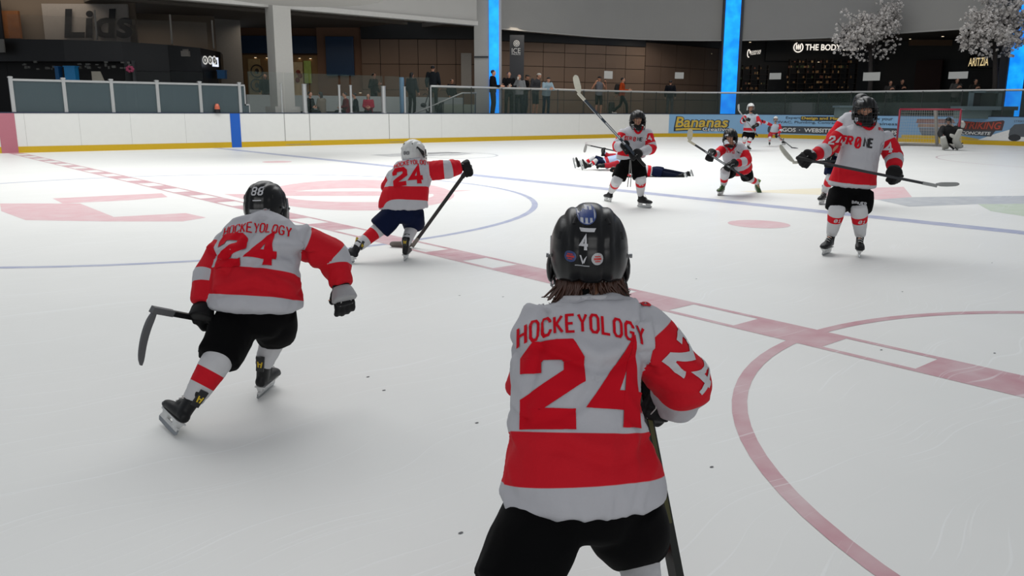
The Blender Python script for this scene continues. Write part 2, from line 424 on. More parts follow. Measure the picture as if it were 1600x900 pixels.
# advertising on the boards
def ad_panel(name, label, a, b, mats, z0=.17, z1=1.068):
    p = bp((a+b)/2); o = empty(name, (p.x, p.y, z0), label, 'sign')
    mb = MB(); strip(a, b, z0, z1, -.006, 0.0, mb); mb.build('board_sheet', mats, o)
    return o
def on_board(sc, zc, scale_u, scale_v, vs, fs, name, mat, parent, off=-.008):
    P = []
    for p in vs:
        q = bp(sc+p[0]*scale_u, off-(p[2] if len(p) > 2 else 0)); P.append((q.x, q.y, zc+p[1]*scale_v))
    return mesh_obj(name, P, fs, mat, parent)
def board_text(name, s, a, b, z0, z1, mat, parent, bold=0.0, shear=0.0, off=-.008):
    vs, fs = font_text(s, 1, bold, shear)
    x0 = min(p.x for p in vs); x1 = max(p.x for p in vs); y0 = min(p.y for p in vs); y1 = max(p.y for p in vs)
    return on_board((a+b)/2, z0, (b-a)/(x1-x0), (z1-z0)/(y1-y0), [(p.x-(x0+x1)/2, p.y-y0) for p in vs], fs, name, mat, parent, off)
def board_shape(name, pts, mat, parent, off=-.007):
    # pts in (s,z): scanned in narrow columns so the print follows the curved board
    ss = sorted(set([q[0] for q in pts])); s0, s1 = ss[0], ss[-1]; n = max(4, int((s1-s0)/.12)); L_ = sorted(set(ss+[s0+(s1-s0)*i/n for i in range(n+1)]))
    P = []; F = []; m = len(pts)
    for s in L_:
        zs = []
        for i in range(m):
            (a, za), (b, zb) = pts[i], pts[(i+1) % m]
            if min(a, b)-1e-9 <= s <= max(a, b)+1e-9: zs += [za, zb] if abs(a-b) < 1e-9 else [za+(zb-za)*(s-a)/(b-a)]
        q = bp(s, off); P += [(q.x, q.y, min(zs)), (q.x, q.y, max(zs))]
    for i in range(len(L_)-1): F.append((2*i, 2*i+2, 2*i+3, 2*i+1))
    return mesh_obj(name, P, F, mat, parent)
def rrect(a, b, z0, z1, r=.12, n=5):
    out = []
    for cx_, cz, t0 in ((b-r, z1-r, 0), (a+r, z1-r, 90), (a+r, z0+r, 180), (b-r, z0+r, 270)):
        for i in range(n+1):
            t = radians(t0+90*i/n); out.append((cx_+r*cos(t), cz+r*sin(t)))
    return out
LB = M('ad_blue', '#7fa9cc', .45, vary=.05, scale=2); DKT = M('ad_dark', '#26303c', .5); GOLD = M('ad_gold', '#c9a93f', .5); WHT = M('ad_white', '#d8d8d6', .5)
sA, sB, sC = s_at(1045), s_at(1405), S1
ad = ad_panel('advertising_board', 'light blue board advert with gold lettering and website slogan in the rink corner', sA, sB, [LB])
s0, s1 = s_at(1053), s_at(1140)
board_text('lettering_outline', 'Bananas', s0, s1, .42, .98, DKT, ad, bold=.075, shear=.15, off=-.008)
board_text('lettering', 'Bananas', s0+.07, s1-.07, .45, .95, GOLD, ad, bold=.02, shear=.15, off=-.011)
board_shape('underline', [(s0+.1, .40), (s0+.9, .43), (s_at(1100), .40), (s_at(1100), .34), (s0+.5, .33), (s0+.1, .30)], GOLD, ad, -.010)
board_shape('underline', [(s0, .44), (s0+.9, .47), (s_at(1102), .44), (s_at(1102), .30), (s0+.5, .28), (s0, .26)], DKT, ad, -.007)
board_text('lettering_outline', 'Creative', s_at(1096), s_at(1141), .26, .50, DKT, ad, bold=.09, off=-.012)
board_text('lettering', 'Creative', s_at(1098), s_at(1139), .28, .46, WHT, ad, bold=.01, off=-.015)
board_text('lettering', 'Expert', s_at(1227), s_at(1249.5), .86, 1.0, DKT, ad, bold=.01, off=-.014)
board_text('lettering', 'Design and Marketing', s_at(1252), s_at(1335), .84, 1.0, GOLD, ad, bold=.03, off=-.016)
board_shape('slogan_underlay', rrect(s_at(1250), s_at(1337), .815, 1.02, .05), DKT, ad, -.009)
board_text('lettering', 'to grow your', s_at(1345), s_at(1394), .84, 1.0, DKT, ad, bold=.01, off=-.014)
board_text('lettering', 'HVAC, Plumbing, Contracting', s_at(1212), s_at(1320), .66, .80, DKT, ad, bold=.01, off=-.014)
board_text('lettering', 'business', s_at(1362), s_at(1402), .68, .80, DKT, ad, bold=.01, off=-.014)
board_shape('slogan_band', rrect(s_at(1200), s_at(1404), .22, .56), M('ad_charcoal', '#3b4047', .5), ad)
board_text('lettering', 'LOGOS', s_at(1209), s_at(1244), .30, .48, WHT, ad, bold=.02, off=-.011)
board_text('lettering', '•', s_at(1249), s_at(1251), .37, .41, WHT, ad, off=-.011)
board_text('lettering', 'WEBSITES', s_at(1257), s_at(1305), .30, .48, WHT, ad, bold=.02, off=-.011)
board_text('lettering', 'FS', s_at(1394), s_at(1402), .30, .46, WHT, ad, bold=.02, off=-.011)
ad2 = ad_panel('advertising_board', 'pale blue board advert behind the goal with red badge and grey truck', sB, sC, [M('ad_blue_grey', '#6e93b4', .45, vary=.12, scale=1.2)])
a_, b_ = s_at(1490), s_at(1566)
A2 = RC*pi/2
board_shape('badge_panel', [(s_at(1497), .92), (s_at(1530), .86), (s_at(1566), .95), (s_at(1568), .90), (s_at(1566), .56), (s_at(1530), .52), (s_at(1497), .56), (s_at(1494), .75)], M('badge_dark', '#4a2f2c', .5), ad2, -.0072)
board_text('lettering', 'STRIKING', s_at(1498), s_at(1564), .60, .88, M('badge_red', '#a8402f', .5), ad2, bold=.02, shear=.2, off=-.011)
board_shape('badge_band', [(s_at(1500), .55), (s_at(1556), .55), (s_at(1550), .32), (s_at(1503), .36)], M('ad_charcoal', '#3b4047'), ad2, -.0078)
board_text('lettering', 'CONCRETE', s_at(1503), s_at(1549), .38, .50, WHT, ad2, bold=.02, shear=.2, off=-.011)
board_shape('snow_patch', [(s_at(1530), .18), (s_at(1558), .45), (s_at(1580), .62), (s_at(1610), .6), (s_at(1610), .18)], WHT, ad2, -.0068)
board_shape('lower_patch', [(s_at(1410), .18), (s_at(1410), .30), (s_at(1500), .33), (s_at(1540), .18)], M('ad_mustard', '#b89a2c', .5), ad2, -.0066)
for i, (z, c) in enumerate(((.88, '#7a5a55'), (.70, '#8a7468'), (.52, '#6b6f76'), (.38, '#5c6670'))):
    board_shape('brush_band', [(s_at(1432+i*2), z+.08), (s_at(1488), z+.09), (s_at(1492), z-.07), (s_at(1430+i*4), z-.08)], M('brush_%s' % 'abcd'[i], c, .6, vary=.3, scale=5), ad2, -.0074-.0002*i)
tr = MB()
def bshape2(pts, off, c): board_shape('truck_print', pts, c, ad2, off)
tk = M('truck_grey', '#4c5156', .5)
bshape2([(s_at(1577), .40), (s_at(1578), .62), (s_at(1584), .80), (s_at(1600), .84), (s_at(1612), .84), (s_at(1612), .34), (s_at(1578), .34)], -.0082, tk)
board_shape('truck_print', [(s_at(1587)+.22*cos(t*pi/8), .30+.13*sin(t*pi/8)) for t in range(16)], M('truck_tyre', '#23262a'), ad2, -.0086)
board_text('lettering', 'STRIKING', s_at(1583), s_at(1607), .88, .96, tk, ad2, off=-.01)

# ------------------------------------------------------------------ mall floor, corridor, fascia
FZ = 1.0
mb = MB(); strip(S0, S1, .86, FZ, .14, 16, mb); struct(mb.build('floor', M('mall_floor', '#4a4744', .25, vary=.15, scale=2)))
ZF = V(1400, 53, DH(bp(s_at(1400, 4.6, 3.2), 3.2))).z
FAS = M('fascia_grey', '#9c9a96', .7, vary=.04, scale=1.0)
mb = MB(); strip(S0, s_at(745, 4, .75), 4.5, 8.5, .75, 1.0, mb); strip(s_at(776, 4, 3.2), S1, ZF, 8.5, 3.2, 3.45, mb)
struct(mb.build('wall_fascia', FAS))
mb = MB(); strip(S0, s_at(745, 4, .75), 4.5, 4.66, .66, .76, mb); strip(s_at(776, 4, 3.2), S1, ZF, ZF+.06, 3.12, 3.22, mb)
struct(mb.build('trim_21', M('fascia_lip', '#a9a7a3', .6)))
mb = MB(); strip(S0, s_at(232, 4, .75), 5.72, 5.9, 1.0, 18, mb); strip(s_at(232, 4, .75), s_at(742, 4, .75), 5.0, 5.2, 1.0, 18, mb); strip(s_at(742, 4, 3.2), S1, 5.0, 5.2, 3.46, 18, mb); struct(mb.build('ceiling', M('corridor_ceiling', '#55504a', .8, vary=.1)))
mb = MB()
for o_ in (2.2, 3.4, 4.6, 5.8): strip(s_at(232, 4, .75), s_at(740, 4, 1), 4.9, 5.0, o_, o_+.25, mb)
struct(mb.build('trim_22', M('soffit_beam', '#5d5750', .8)))
# a curved soffit ring hanging over the ice at the top left
c = V(470, -6, 21); mb = MB(); pts = []
n = 40; R_ = 2.0
vs = [(c.x+R_*cos(2*pi*i/n), c.y+R_*sin(2*pi*i/n), c.z-.02+dz) for dz in (0, .5) for i in range(n)]
mb.add(vs, [tuple(range(n-1, -1, -1)), tuple(range(n, 2*n))]+[(i, (i+1) % n, n+(i+1) % n, n+i) for i in range(n)])
struct(mb.build('trim_23', M('soffit_disc', '#8a8884', .7)))

def wallseg(name, mat, pa, pb, ya, yb, dh_a, dh_b, t=.12, z0=None, z1=None):
    # vertical wall between two pixel columns; ya,yb: top and bottom rows at the first column
    p = V(pa, 171, dh_a); q = V(pb, 171, dh_b)
    zt = V(pa, ya, dh_a).z if z1 is None else z1; zb = V(pa, yb, dh_a).z if z0 is None else z0
    mb = MB(); mb.wall(p, q, zb, zt, t); return mb.build(name, mat)
CONC = M('column_grey', '#a09e99', .6, vary=.05)
LED = ME('led_blue', '#0a8cff', 0.95)
# led strip with a touch of sparkle
def led_mat():
    m = ME('led_blue', '#0a8cff', 1.0); bsdf(m).inputs['Emission Strength'].default_value = 1.15; N, L = nodes(m); b = bsdf(m)
    tc = N.new('ShaderNodeTexCoord'); v = N.new('ShaderNodeTexNoise'); v.inputs['Scale'].default_value = 2.2; v.inputs['Detail'].default_value = 6
    L.new(tc.outputs['Object'], v.inputs['Vector']); cr = N.new('ShaderNodeValToRGB')
    cr.color_ramp.elements[0].position = .35; cr.color_ramp.elements[0].color = lin('#0078ee')
    cr.color_ramp.elements[1].position = .7; cr.color_ramp.elements[1].color = lin('#17a6ff')
    L.new(v.outputs['Fac'], cr.inputs['Fac']); L.new(cr.outputs['Color'], b.inputs['Emission Color'])
led_mat()
def column(name, label, px0, px1, off, w_, led=None, ztop=8.5, depth=.6, y=171):
    s = s_at((px0+px1)/2, 2.5, off); p = bp(s, off); q = bp(s+.05, off); u = (q-p).normalized(); v = Vector((-u.y, u.x, 0))
    o = empty(name, (p.x, p.y, FZ), label, 'column')
    mb = MB(); mb.obox(Vector((p.x, p.y, (FZ+ztop)/2))+v*depth/2, u, v, w_/2, depth/2, (ztop-FZ)/2); mb.build('shaft', CONC, o)
    return o, p, u, v
o, p, u, v = column('column', 'plain grey square column left of centre rising past the glass', 432, 458, .35, .62)
mb = MB(); mb.obox(Vector((p.x, p.y, FZ+.15))+v*.3, u, v, .45, .4, .15); mb.build('plinth', CONC, o)
def led_column(label, px0, px1, pa, pb, off, extra):
    # grey casing with a glowing strip on the face towards the ice
    dh = DH(bp(s_at((px0+px1)/2, 2.5, off), off)); a = V(px0, 171, dh); b = V(px1, 171, dh); c = (a+b)/2
    o = empty('light_column', (c.x, c.y, FZ), label, 'column')
    u = (b-a).normalized(); v = Vector((-u.y, u.x, 0)); w2 = (b-a).length/2
    if u.dot(RGT) < 0: v = -v
    if v.dot(FWD) < 0: v = -v
    mb = MB(); mb.obox(Vector((c.x, c.y, 4.75))+v*.33, u, v, w2, .3, 3.75)
    mb.build('shaft', M('column_dark', '#3a3d42', .4) if extra else CONC, o)
    la = V(pa, 171, dh); lb = V(pb, 171, dh); lc = (la+lb)/2
    mb = MB(); mb.obox(Vector((lc.x, lc.y, 4.75)), u, v, (lb-la).length/2, .03, 3.74); mb.build('light_strip', LED, o)
    return o, u, v, dh, c
o, u, v, dh, c = led_column('grey column with a glowing blue strip right of the stair rail', 741, 783, 764, 779, 1.5, False)
a = V(741, 89, dh); b = V(763, 89, dh); mb = MB(); mb.obox((a+b)/2, u, v, (b-a).length/2, .04, .03); mb.build('joint_line', M('dark_joint', '#22252a'), o)
led_column('glowing blue column in the middle, beside the black shop front', 1123, 1153, 1125, 1148, 2.9, True)
led_column('glowing blue column at the right edge of the view', 1566, 1603, 1568, 1592, 2.9, True)

# corridor shop fronts, left to right
BLK = M('shop_black', '#0b0c0f', .4); TAN = M('panel_tan', '#6f5a4a', .6, vary=.05, scale=1.5); TAN2 = M('panel_tan_shade', '#655245', .6, vary=.06, scale=1.5)
struct(wallseg('wall_left_shop', M('shop_beige', '#6b6055', .8, vary=.12, scale=1.0), -60, 225, -5, 0, 31.6, 31.6, z0=FZ, z1=5.75))
struct(wallseg('wall_shopfront', M('shop_beige', '#6b6055'), 225, 345, -5, 0, 35, 36, z0=FZ, z1=5.0))
mb = MB(); struct(wallseg('trim_32', M('navy_dark', '#0a111c', .6), -60, 20, 0, 60, 31.2, 31.2)); p = V(84, 171, 31.4); q = V(214, 171, 31.4); mb.wall(p, q, V(84, 68, 31.4).z, V(84, 6, 31.4).z, .1)
sg = empty('shop_sign', p, 'pale sign panel with big dark letters above the black kiosk', 'sign'); mb.build('sign_panel', M('sign_pale', '#8f8a86', .7), sg)
u = (q-p).normalized()
text_on('lettering', 'Lids', V(153, 37, 31.3), u, UPZ, 104/1277*31.3, M('sign_navy', '#0b0f18', .6), sg, height=42/1277*31.3, bold=.03, shear=.12, off=.02)
for px in (110, 250):
    p = V(px, 171, 34.5)
o = wallseg('shop_poster', M('poster_orange', '#7a4a24', .7, vary=.4, scale=4), 22, 47, 17, 60, 31.3, 31.3); tag(o, 'dim orange and red poster left of the pale sign with big letters', 'poster')
struct(wallseg('wall_pier', M('pier_grey', '#7a7875', .7), 345, 383, 30, 0, 37, 37.5, z0=FZ, z1=5.0))
# navy banded shop
struct(wallseg('wall_navy_shop', M('shop_brown', '#6a4a35', .7), 382, 512, 0, 0, 41, 41, z0=FZ, z1=5.4, t=.1))
struct(wallseg('trim_24', M('shop_navy', '#0f2f50', .5), 384, 500, 56, 83, 40.7, 40.7))
struct(wallseg('trim_25', M('shop_warm', '#8a6a42', .7, vary=.25, scale=1.5), 385, 500, 86, 174, 40.7, 40.7))
for pa, pb, ya, yb, c, lab in ((392, 411, 92, 170, '#b39a6c', 'tall cream shop poster with two round emblems'), (461, 476, 97, 150, '#c9b48e', 'cream shop poster with red fruit print beside the grey column'),
                          (478, 489, 95, 130, '#a7c060', 'bright green and yellow shop poster')):
    t_ = empty('shop_poster', V(pa, 171, 40.5), lab, 'poster'); mb = MB(); mb.wall(V(pa, 171, 40.55), V(pb, 171, 40.55), V(pa, yb, 40.55).z, V(pa, ya, 40.55).z, .04)
    mb.build('sheet', M('poster'+c[1:], c, .6, vary=.35, scale=5), t_)
    if pa == 392:
        for yy in (111, 133):
            cc = V(401.5, yy, 40.45); mb = MB(); mb.tube([cc+RGT*.28*cos(i*pi/12)+UPZ*.28*sin(i*pi/12) for i in range(25)], .03, 6); mb.ball(cc, .1, .05, .13); mb.build('round_emblem', M('emblem_brown', '#2c2019'), t_)
    if pa == 461:
        mb = MB()
        for x_, y_ in ((466, 113), (469, 118), (465, 125)): mb.ball(V(x_, y_, 40.45), .12, .03, .12)
        mb.build('fruit_print', M('print_red', '#7d2f22'), t_)
struct(wallseg('wall_brown_pier', M('shop_brown2', '#7a5a46', .7), 500, 572, 0, 0, 40.6, 40.5, z0=FZ, z1=5.4))
o = tag(wallseg('wall_panel', M('panel_deep_blue', '#0b3358', .4), 513, 556, 57, 118, 40.4, 40.4), 'tall dark navy panel between brown piers', 'panel')
def panel_wall(name, pa, pb, da, db, npx, rows_py, m1, ytop, yblk=None):
    struct(wallseg(name, M('panel_gap', '#1d1814', .8), pa, pb, 0, 0, da, db, z0=FZ, z1=5.3))
    p = V(pa, 171, da); q = V(pb, 171, db); u = (q-p).normalized(); v = Vector((-u.y, u.x, 0)); L_ = (q-p).length
    if v.dot(FWD) > 0: v = -v
    n = npx; zs = [V(pa, y, da).z for y in rows_py]+[FZ]
    mb = MB()
    for i in range(n):
        for j in range(len(zs)-1):
            c = p+u*((i+.5)*L_/n)+v*.08; c.z = (zs[j]+zs[j+1])/2
            mb.obox(c, u, v, L_/n/2-.014, .03, (zs[j]-zs[j+1])/2-.013)
    struct(mb.build(name+'_cladding', m1))
    if yblk:
        mb = MB(); mb.wall(p+v*.12, q+v*.12, zs[0]+.02, 5.3, .06); struct(mb.build('trim_26', BLK))
panel_wall('wall_tan', 568, 742, 40.3, 40.3, 6, (61, 100, 140), TAN, 61, True)
panel_wall('wall_tan_right', 778, 1003, 40.0, 43.5, 7, (64, 79, 102, 126, 155), TAN, 62, True)
panel_wall('wall_tan_far', 1003, 1135, 43.5, 48.5, 6, (66, 103, 130, 155), TAN2, 66, True)
o = tag(wallseg('wall_poster', M('poster_pale', '#8c8a86', .6, vary=.1), 721, 737, 83, 136, 40.0, 40.0), 'pale tall notice panel beside the stair column', 'poster')
# ice palace pylon
t_ = empty('pylon_sign', V(806, 171, 38.2), 'dark grey pylon sign with round emblem right of the left blue strip', 'sign')
mb = MB(); mb.wall(V(796, 171, 38.2), V(818, 171, 38.2), FZ, V(800, 55, 38.2).z, .25); mb.build('sign_body', M('pylon_grey', '#35373b', .5), t_)
text_on('lettering', 'ICE', V(806.5, 79, 37.9), RGT, UPZ, 13/1277*37.9, WHT, t_, height=7/1277*37.9)
text_on('lettering', 'PALACE', V(806.5, 84.5, 37.9), RGT, UPZ, 13/1277*37.9, WHT, t_)
mb = MB(); cc = V(807, 68, 37.9)
for R_ in (.13, .08): mb.tube([cc+RGT*R_*cos(i*pi/10)+UPZ*R_*sin(i*pi/10) for i in range(21)], .012, 5)
for k in range(4): a = k*pi/4; d_ = RGT*cos(a)*.12+UPZ*sin(a)*.12; mb.tube([cc-d_, cc+d_], .01, 5)
mb.build('emblem', WHT, t_)
# black stores on the right
struct(wallseg('wall_black_shop', BLK, 1135, 1360, 0, 0, 47, 47, z0=FZ, z1=5.4))
struct(wallseg('wall_dark_store', M('store_black', '#08080a', .5), 1360, 1700, 0, 0, 47, 40, z0=FZ, z1=5.4))
struct(wallseg('trim_27', M('store_red_pier', '#2a0d0b', .6), 1425, 1465, 95, 0, 45, 44, z0=FZ))
struct(wallseg('trim_28', M('wood_soffit', '#5a4026', .6), 1410, 1475, 62, 71, 43, 43))
SGN = ME('sign_glow', '#fff6ea', .95); SGG = ME('sign_gold', '#e8cf9a', .8)
t_ = empty('shop_sign', V(1280, 171, 46.8), 'large lit white shop sign with round leaf emblem on the black front', 'sign')
mb = MB(); mb.wall(V(1190, 171, 46.85), V(1345, 171, 46.85), V(1190, 95, 46.85).z, V(1190, 62, 46.85).z, .2); mb.build('sign_panel', BLK, t_)
text_on('lettering', 'THE BODY SHOP', V(1302, 74, 46.7), RGT, UPZ, 84/1277*46.7, SGN, t_, height=9/1277*46.7, bold=.02)
mb = MB(); cc = V(1247.5, 74, 46.7)
mb.tube([cc+RGT*.25*cos(a)+UPZ*.25*sin(a) for a in [radians(110+i*16) for i in range(20)]], .03, 6)
for k in (-1, 0, 1): mb.ball(cc+RGT*k*.1+UPZ*.02, .045, .03, .16, 8)
mb.build('emblem', SGN, t_)
t_ = empty('shop_sign', V(1180, 171, 46.9), 'small angled lit white shop sign just right of the middle blue column', 'sign')
text_on('lettering', 'THE BODY SHOP', V(1180.5, 82, 46.9), RGT-UPZ*-.12, UPZ, 16/1277*46.9, SGN, t_, height=6/1277*46.9)
mb = MB(); cc = V(1170, 83.5, 46.9); mb.tube([cc+RGT*.07*cos(i*pi/8)+UPZ*.2*sin(i*pi/8) for i in range(14)], .025, 5); mb.build('emblem', SGN, t_)
t_ = empty('shop_sign', V(1528, 171, 43.4), 'lit gold shop sign beside the right blossom tree', 'sign')
mb = MB(); mb.wall(V(1512, 171, 42.95), V(1546, 171, 42.95), V(1512, 106, 42.9).z, V(1512, 86, 42.9).z, .9); mb.build('sign_panel', BLK, t_)
text_on('lettering', 'ARITZIA', V(1529, 96.5, 42.4), RGT+UPZ*.05, UPZ, 30/1277*42.4, SGG, t_, height=12/1277*42.4, bold=.015)
# shelves of products glowing in the body shop
random.seed(11)
for (xa, xb, ya, yb) in ((1156, 1196, 108, 150), (1228, 1332, 98, 152)):
    t_ = empty('display_shelf', V((xa+xb)/2, 171, 46), 'lit shelf unit of small warm coloured products %s' % ('left of the shop entrance' if xa < 1200 else 'under the big shop sign'), 'shelf')
    mb = MB(); sh = [ya+i*8 for i in range(int((yb-ya)/8)+1)]
    for y in sh: mb.wall(V(xa, 171, 46), V(xb, 171, 46), V(xa, y+.6, 46).z, V(xa, y-.1, 46).z, .3)
    for x in range(xa, xb+1, 13): mb.wall(V(x, 171, 46), V(x+.8, 171, 46), V(xa, yb, 46).z, V(xa, ya-6, 46).z, .3)
    mb.build('frame', M('shelf_brown', '#1b1410', .6), t_)
    for ci, (c, n_) in enumerate((('#8a6844', 40), ('#b09468', 22), ('#6e4636', 18), ('#3b4a2a', 10))):
        mb = MB()
        for k in range(n_ if xa > 1200 else n_//3):
            x = random.uniform(xa+1, xb-1); y = random.choice(sh); pz = V(x, y-.1, 45.9)
            mb.obox(pz+UPZ*.05, RGT, FWD, random.uniform(.02, .045), .04, random.uniform(.03, .08))
        o = mb.build('products', M('prod'+c[1:], c, .5), t_); o['kind'] = 'stuff'
def downlight(px, py, dh, r=.07, c=None):
    p = G(px, py, 4.99)
    if py > 80 or DH(p) > 46: p = V(px, py, {399: 40.6, 417: 40.6, 468: 40.6, 485: 40.6, 1279: 46.85, 1247: 46.85, 563: 40.35, 1111: 47.2}.get(px, 46.9))
    mb = MB(); mb.tube([p, p+UPZ*.04], r*1.35, 12); e = empty('downlight', p, None, 'light', 'small round downlights in the corridor ceiling')
    mb.build('trim_ring', M('ring_metal', '#8a8580', .4, .5), e)
    mb = MB(); mb.tube([p-UPZ*.006, p+UPZ*.02], r, 12); mb.build('lens', ME('lens_glow', '#ffe9c4', 2.2), e); return e
for i, (px, py, dh) in enumerate(((612, 50.5, 39.5), (641, 50.5, 39.5), (670, 50, 39.5), (697, 49.5, 39.5), (723, 48.5, 39.5), (399, 90, 40.3), (417, 90.5, 40.3), (468, 91, 40.3), (485, 91.5, 40.3),
        (1153, 71.5, 44), (1172, 66, 43), (1267, 61, 41), (1279, 97, 45.5), (1247, 113, 45.6), (1422, 61, 41), (1435, 63, 42), (1473, 57, 39), (1111, 84, 46), (563, 145, 40))):
    e = downlight(px, py, dh, .05 if dh > 40 else .06)
    if 595 < px < 730: e['label'] = 'small round warm downlight in the row over the tan panel wall'
    elif 395 < px < 490: e['label'] = 'small round spotlight above the posters in the navy banded shop'; e['group'] = 'spotlights in the navy banded shop'
    elif px in (1279, 1247): e['label'] = 'small warm lamp inside the black shop over the shelves'; e['group'] = 'lamps inside the black shop'
    elif px == 563: e['label'] = 'lone small light low on the brown pier'; del e['group']
    elif px == 1111: e['label'] = 'lone small warm light left of the middle blue column'; del e['group']
    else: e['label'] = 'small round warm downlight in the ceiling above the black shops'; e['group'] = 'downlights above the black shops'
for px, py, dh, pw, sx in ((90, 40, 30.6, 60, 6), (270, 40, 33.5, 30, 3), (470, 60, 37, 40, 5), (650, 60, 37, 55, 5), (900, 60, 38, 70, 6), (1060, 60, 42, 40, 4), (1260, 70, 44.5, 26, 5), (1180, 70, 44.5, 9, 2), (1500, 70, 38, 12, 3)):
    q = V(px, 171, dh); area('corridor_fill', (q.x, q.y, 5.6 if px < 100 else 4.85), sx, 1.2, pw, (1, .86, .7), 160, (0, 0, -YAW))  # unseen area lights added under the ceiling to lift the dark shop fronts
# low white ledge and steps behind the left glass
mb = MB(); mb.wall(V(385, 171, 30.5), V(722, 171, 35.5), FZ, V(500, 150, 33).z, .25); struct(mb.build('trim_29', M('ledge_grey', '#8f9492', .6)))
struct(wallseg('trim_30', M('stair_side', '#8d9488', .6), 693, 742, 163, 178, 34, 34, t=.8))

# kiosk behind the left glass
t_ = empty('kiosk', V(180, 171, 28), 'long black curved kiosk with round lit badges behind the frosted glass', 'kiosk')
mb = MB()
def zq(px, py, dh): return V(px, py, dh).z
pts = [(-60, 62, 28.0), (20, 61, 28.0), (110, 62, 28.3), (200, 65, 28.8), (270, 70, 29.6), (320, 75, 30.6), (343, 80, 31.6), (347, 84, 32.8)]
for (x0, y0, d0), (x1, y1, d1) in zip(pts, pts[1:]):
    p, q = V(x0, 171, d0), V(x1, 171, d1); zt0, zt1 = zq(x0, y0, d0), zq(x1, y1, d1); zb0 = zq(x0, 96 if x0 < 205 else 110, d0); zb1 = zq(x1, 96 if x1 < 205 else 110, d1)
    if x0 >= 200: zb0 = zb1 = zq(x0, 110, d0)
    o_ = FWD*.5
    P = [Vector((p.x, p.y, zb0)), Vector((q.x, q.y, zb1)), Vector((q.x, q.y, zt1)), Vector((p.x, p.y, zt0))]
    mb.add(P+[a+o_ for a in P], [(0, 1, 2, 3), (7, 6, 5, 4), (0, 4, 5, 1), (1, 5, 6, 2), (2, 6, 7, 3), (3, 7, 4, 0)])
mb.build('canopy', M('kiosk_black', '#111317', .35), t_)
mb = MB()
for (x0, y0, d0), (x1, y1, d1) in zip(pts, pts[1:]):
    mb.wall(V(x0, 171, d0+.9), V(x1, 171, d1+.9), FZ, zq(x0, 90, d0), .1)
mb.build('back_wall', M('kiosk_dark', '#050608', .5), t_)
mb = MB()
for (x0, y0, d0), (x1, y1, d1) in zip(pts[3:], pts[4:]): mb.wall(V(x0, 171, d0+.1), V(x1, 171, d1+.1), FZ, zq(x0, 105, d0), .08)
mb.build('counter', M('kiosk_counter', '#1a1f20', .35), t_)
mb = MB(); mb.wall(V(213, 171, 28.8), V(217, 171, 28.8), FZ, zq(213, 95, 28.8), .1); mb.build('door_jamb', M('jamb_grey', '#55585a', .5), t_)
for px, pw in ((320.5, 8), (328.5, 7), (335, 5)):
    d0 = 30.4; cc = V(px, 94, d0); mb = MB(); n = 20; rx, rz = pw/2/1277*d0, 6.5/1277*d0
    mb.poly([cc+RGT*rx*cos(2*pi*i/n)+UPZ*rz*sin(2*pi*i/n) for i in range(n)], .02, FWD); b_ = mb.build('round_badge', ME('badge_glow', '#c9c7c2', .75), t_)
    mb = MB(); mb.tube([cc-FWD*.01+RGT*rx*.5*cos(2*pi*i/n)+UPZ*rz*.5*sin(2*pi*i/n) for i in range(n+1)], .018, 5); mb.build('badge_mark', M('mark_dark', '#2a2a2c'), b_)
mb = MB(); mb.wall(V(337.5, 171, 30.9), V(345.5, 171, 31.2), V(338, 104, 31).z, V(338, 89.5, 31).z, .05); s_ = mb.build('lit_screen', ME('screen_white', '#e6ecff', 1.0), t_)
mb = MB(); mb.wall(V(341, 171, 30.85), V(343.5, 171, 30.95), V(341, 101, 31).z, V(341, 93.5, 31).z, .05); mb.build('screen_mark', M('mark_dark', '#2a2a2c'), s_)
mb = MB(); mb.obox(V(290, 84, 29.0), RGT, FWD, .13, .08, .09); mb.tube([V(286, 79, 29), V(294, 79, 29)], .05, 8); mb.build('exit_fixture', M('fixture_grey', '#77726c'), t_)
mb = MB(); mb.wall(V(-20, 171, 27.5), V(19, 171, 27.5), V(0, 82, 27.5).z, V(0, 61, 27.5).z, .06); mb.build('menu_board', M('menu_grey', '#8a8884', .6), t_)
# clutter on the counter
for px, py, w_, h_, c, nm, lab, cat in ((112, 115, .35, .42, '#2c96d8', 'blue_bin', 'bright blue crate on the kiosk counter', 'crate'), (92, 115, .12, .4, '#14629c', 'blue_box', 'narrow dark blue box left of the bright blue crate', 'box'),
        (347, 117, .28, .28, '#1d5f92', 'blue_sign', 'small blue sign at the right end of the kiosk', 'sign')):
    d0 = 27.6 if px < 300 else 31.5
    mb = MB(); cc = V(px, py, d0); mb.obox(cc, RGT, FWD, w_/2, .12, h_/2); mb.obox(cc+UPZ*(h_/2+.015), RGT, FWD, w_/2+.02, .14, .015)
    tag(mb.build(nm, M(nm+cat, c, .4)), lab, cat)
mb = MB(); cc = V(152, 119, 27.4); A_ = [cc+RGT*a+UPZ*b for a, b in ((-.18, -.25), (.22, -.25), (.08, .15), (-.18, .15))]; mb.poly(A_, .08, FWD)
tag(mb.build('menu_stand', M('stand_cream', '#b5b0a2')), 'small cream slanted menu stand on the kiosk counter', 'stand')
random.seed(5)
mb = MB()
for k in range(34):
    px = random.uniform(30, 205); py = random.choice((97, 101, 105, 107)); mb.obox(V(px, py+random.uniform(-1, 1), 27.9), RGT, FWD, random.uniform(.015, .06), .03, random.uniform(.015, .05))
o = mb.build('wares', M('wares_grey', '#6a6a66', .5), t_); o['kind'] = 'stuff'
mb = MB(); 
for k in range(7): a = k*.9; mb.ball(V(203, 108, 27.7)+RGT*.09*cos(a)+UPZ*.07*sin(a), .06, .04, .05, 8)
tag(mb.build('pink_flowers', M('petal_pink', '#b0476a', .6)), 'small pink flower bunch at the right of the kiosk opening', 'flowers')
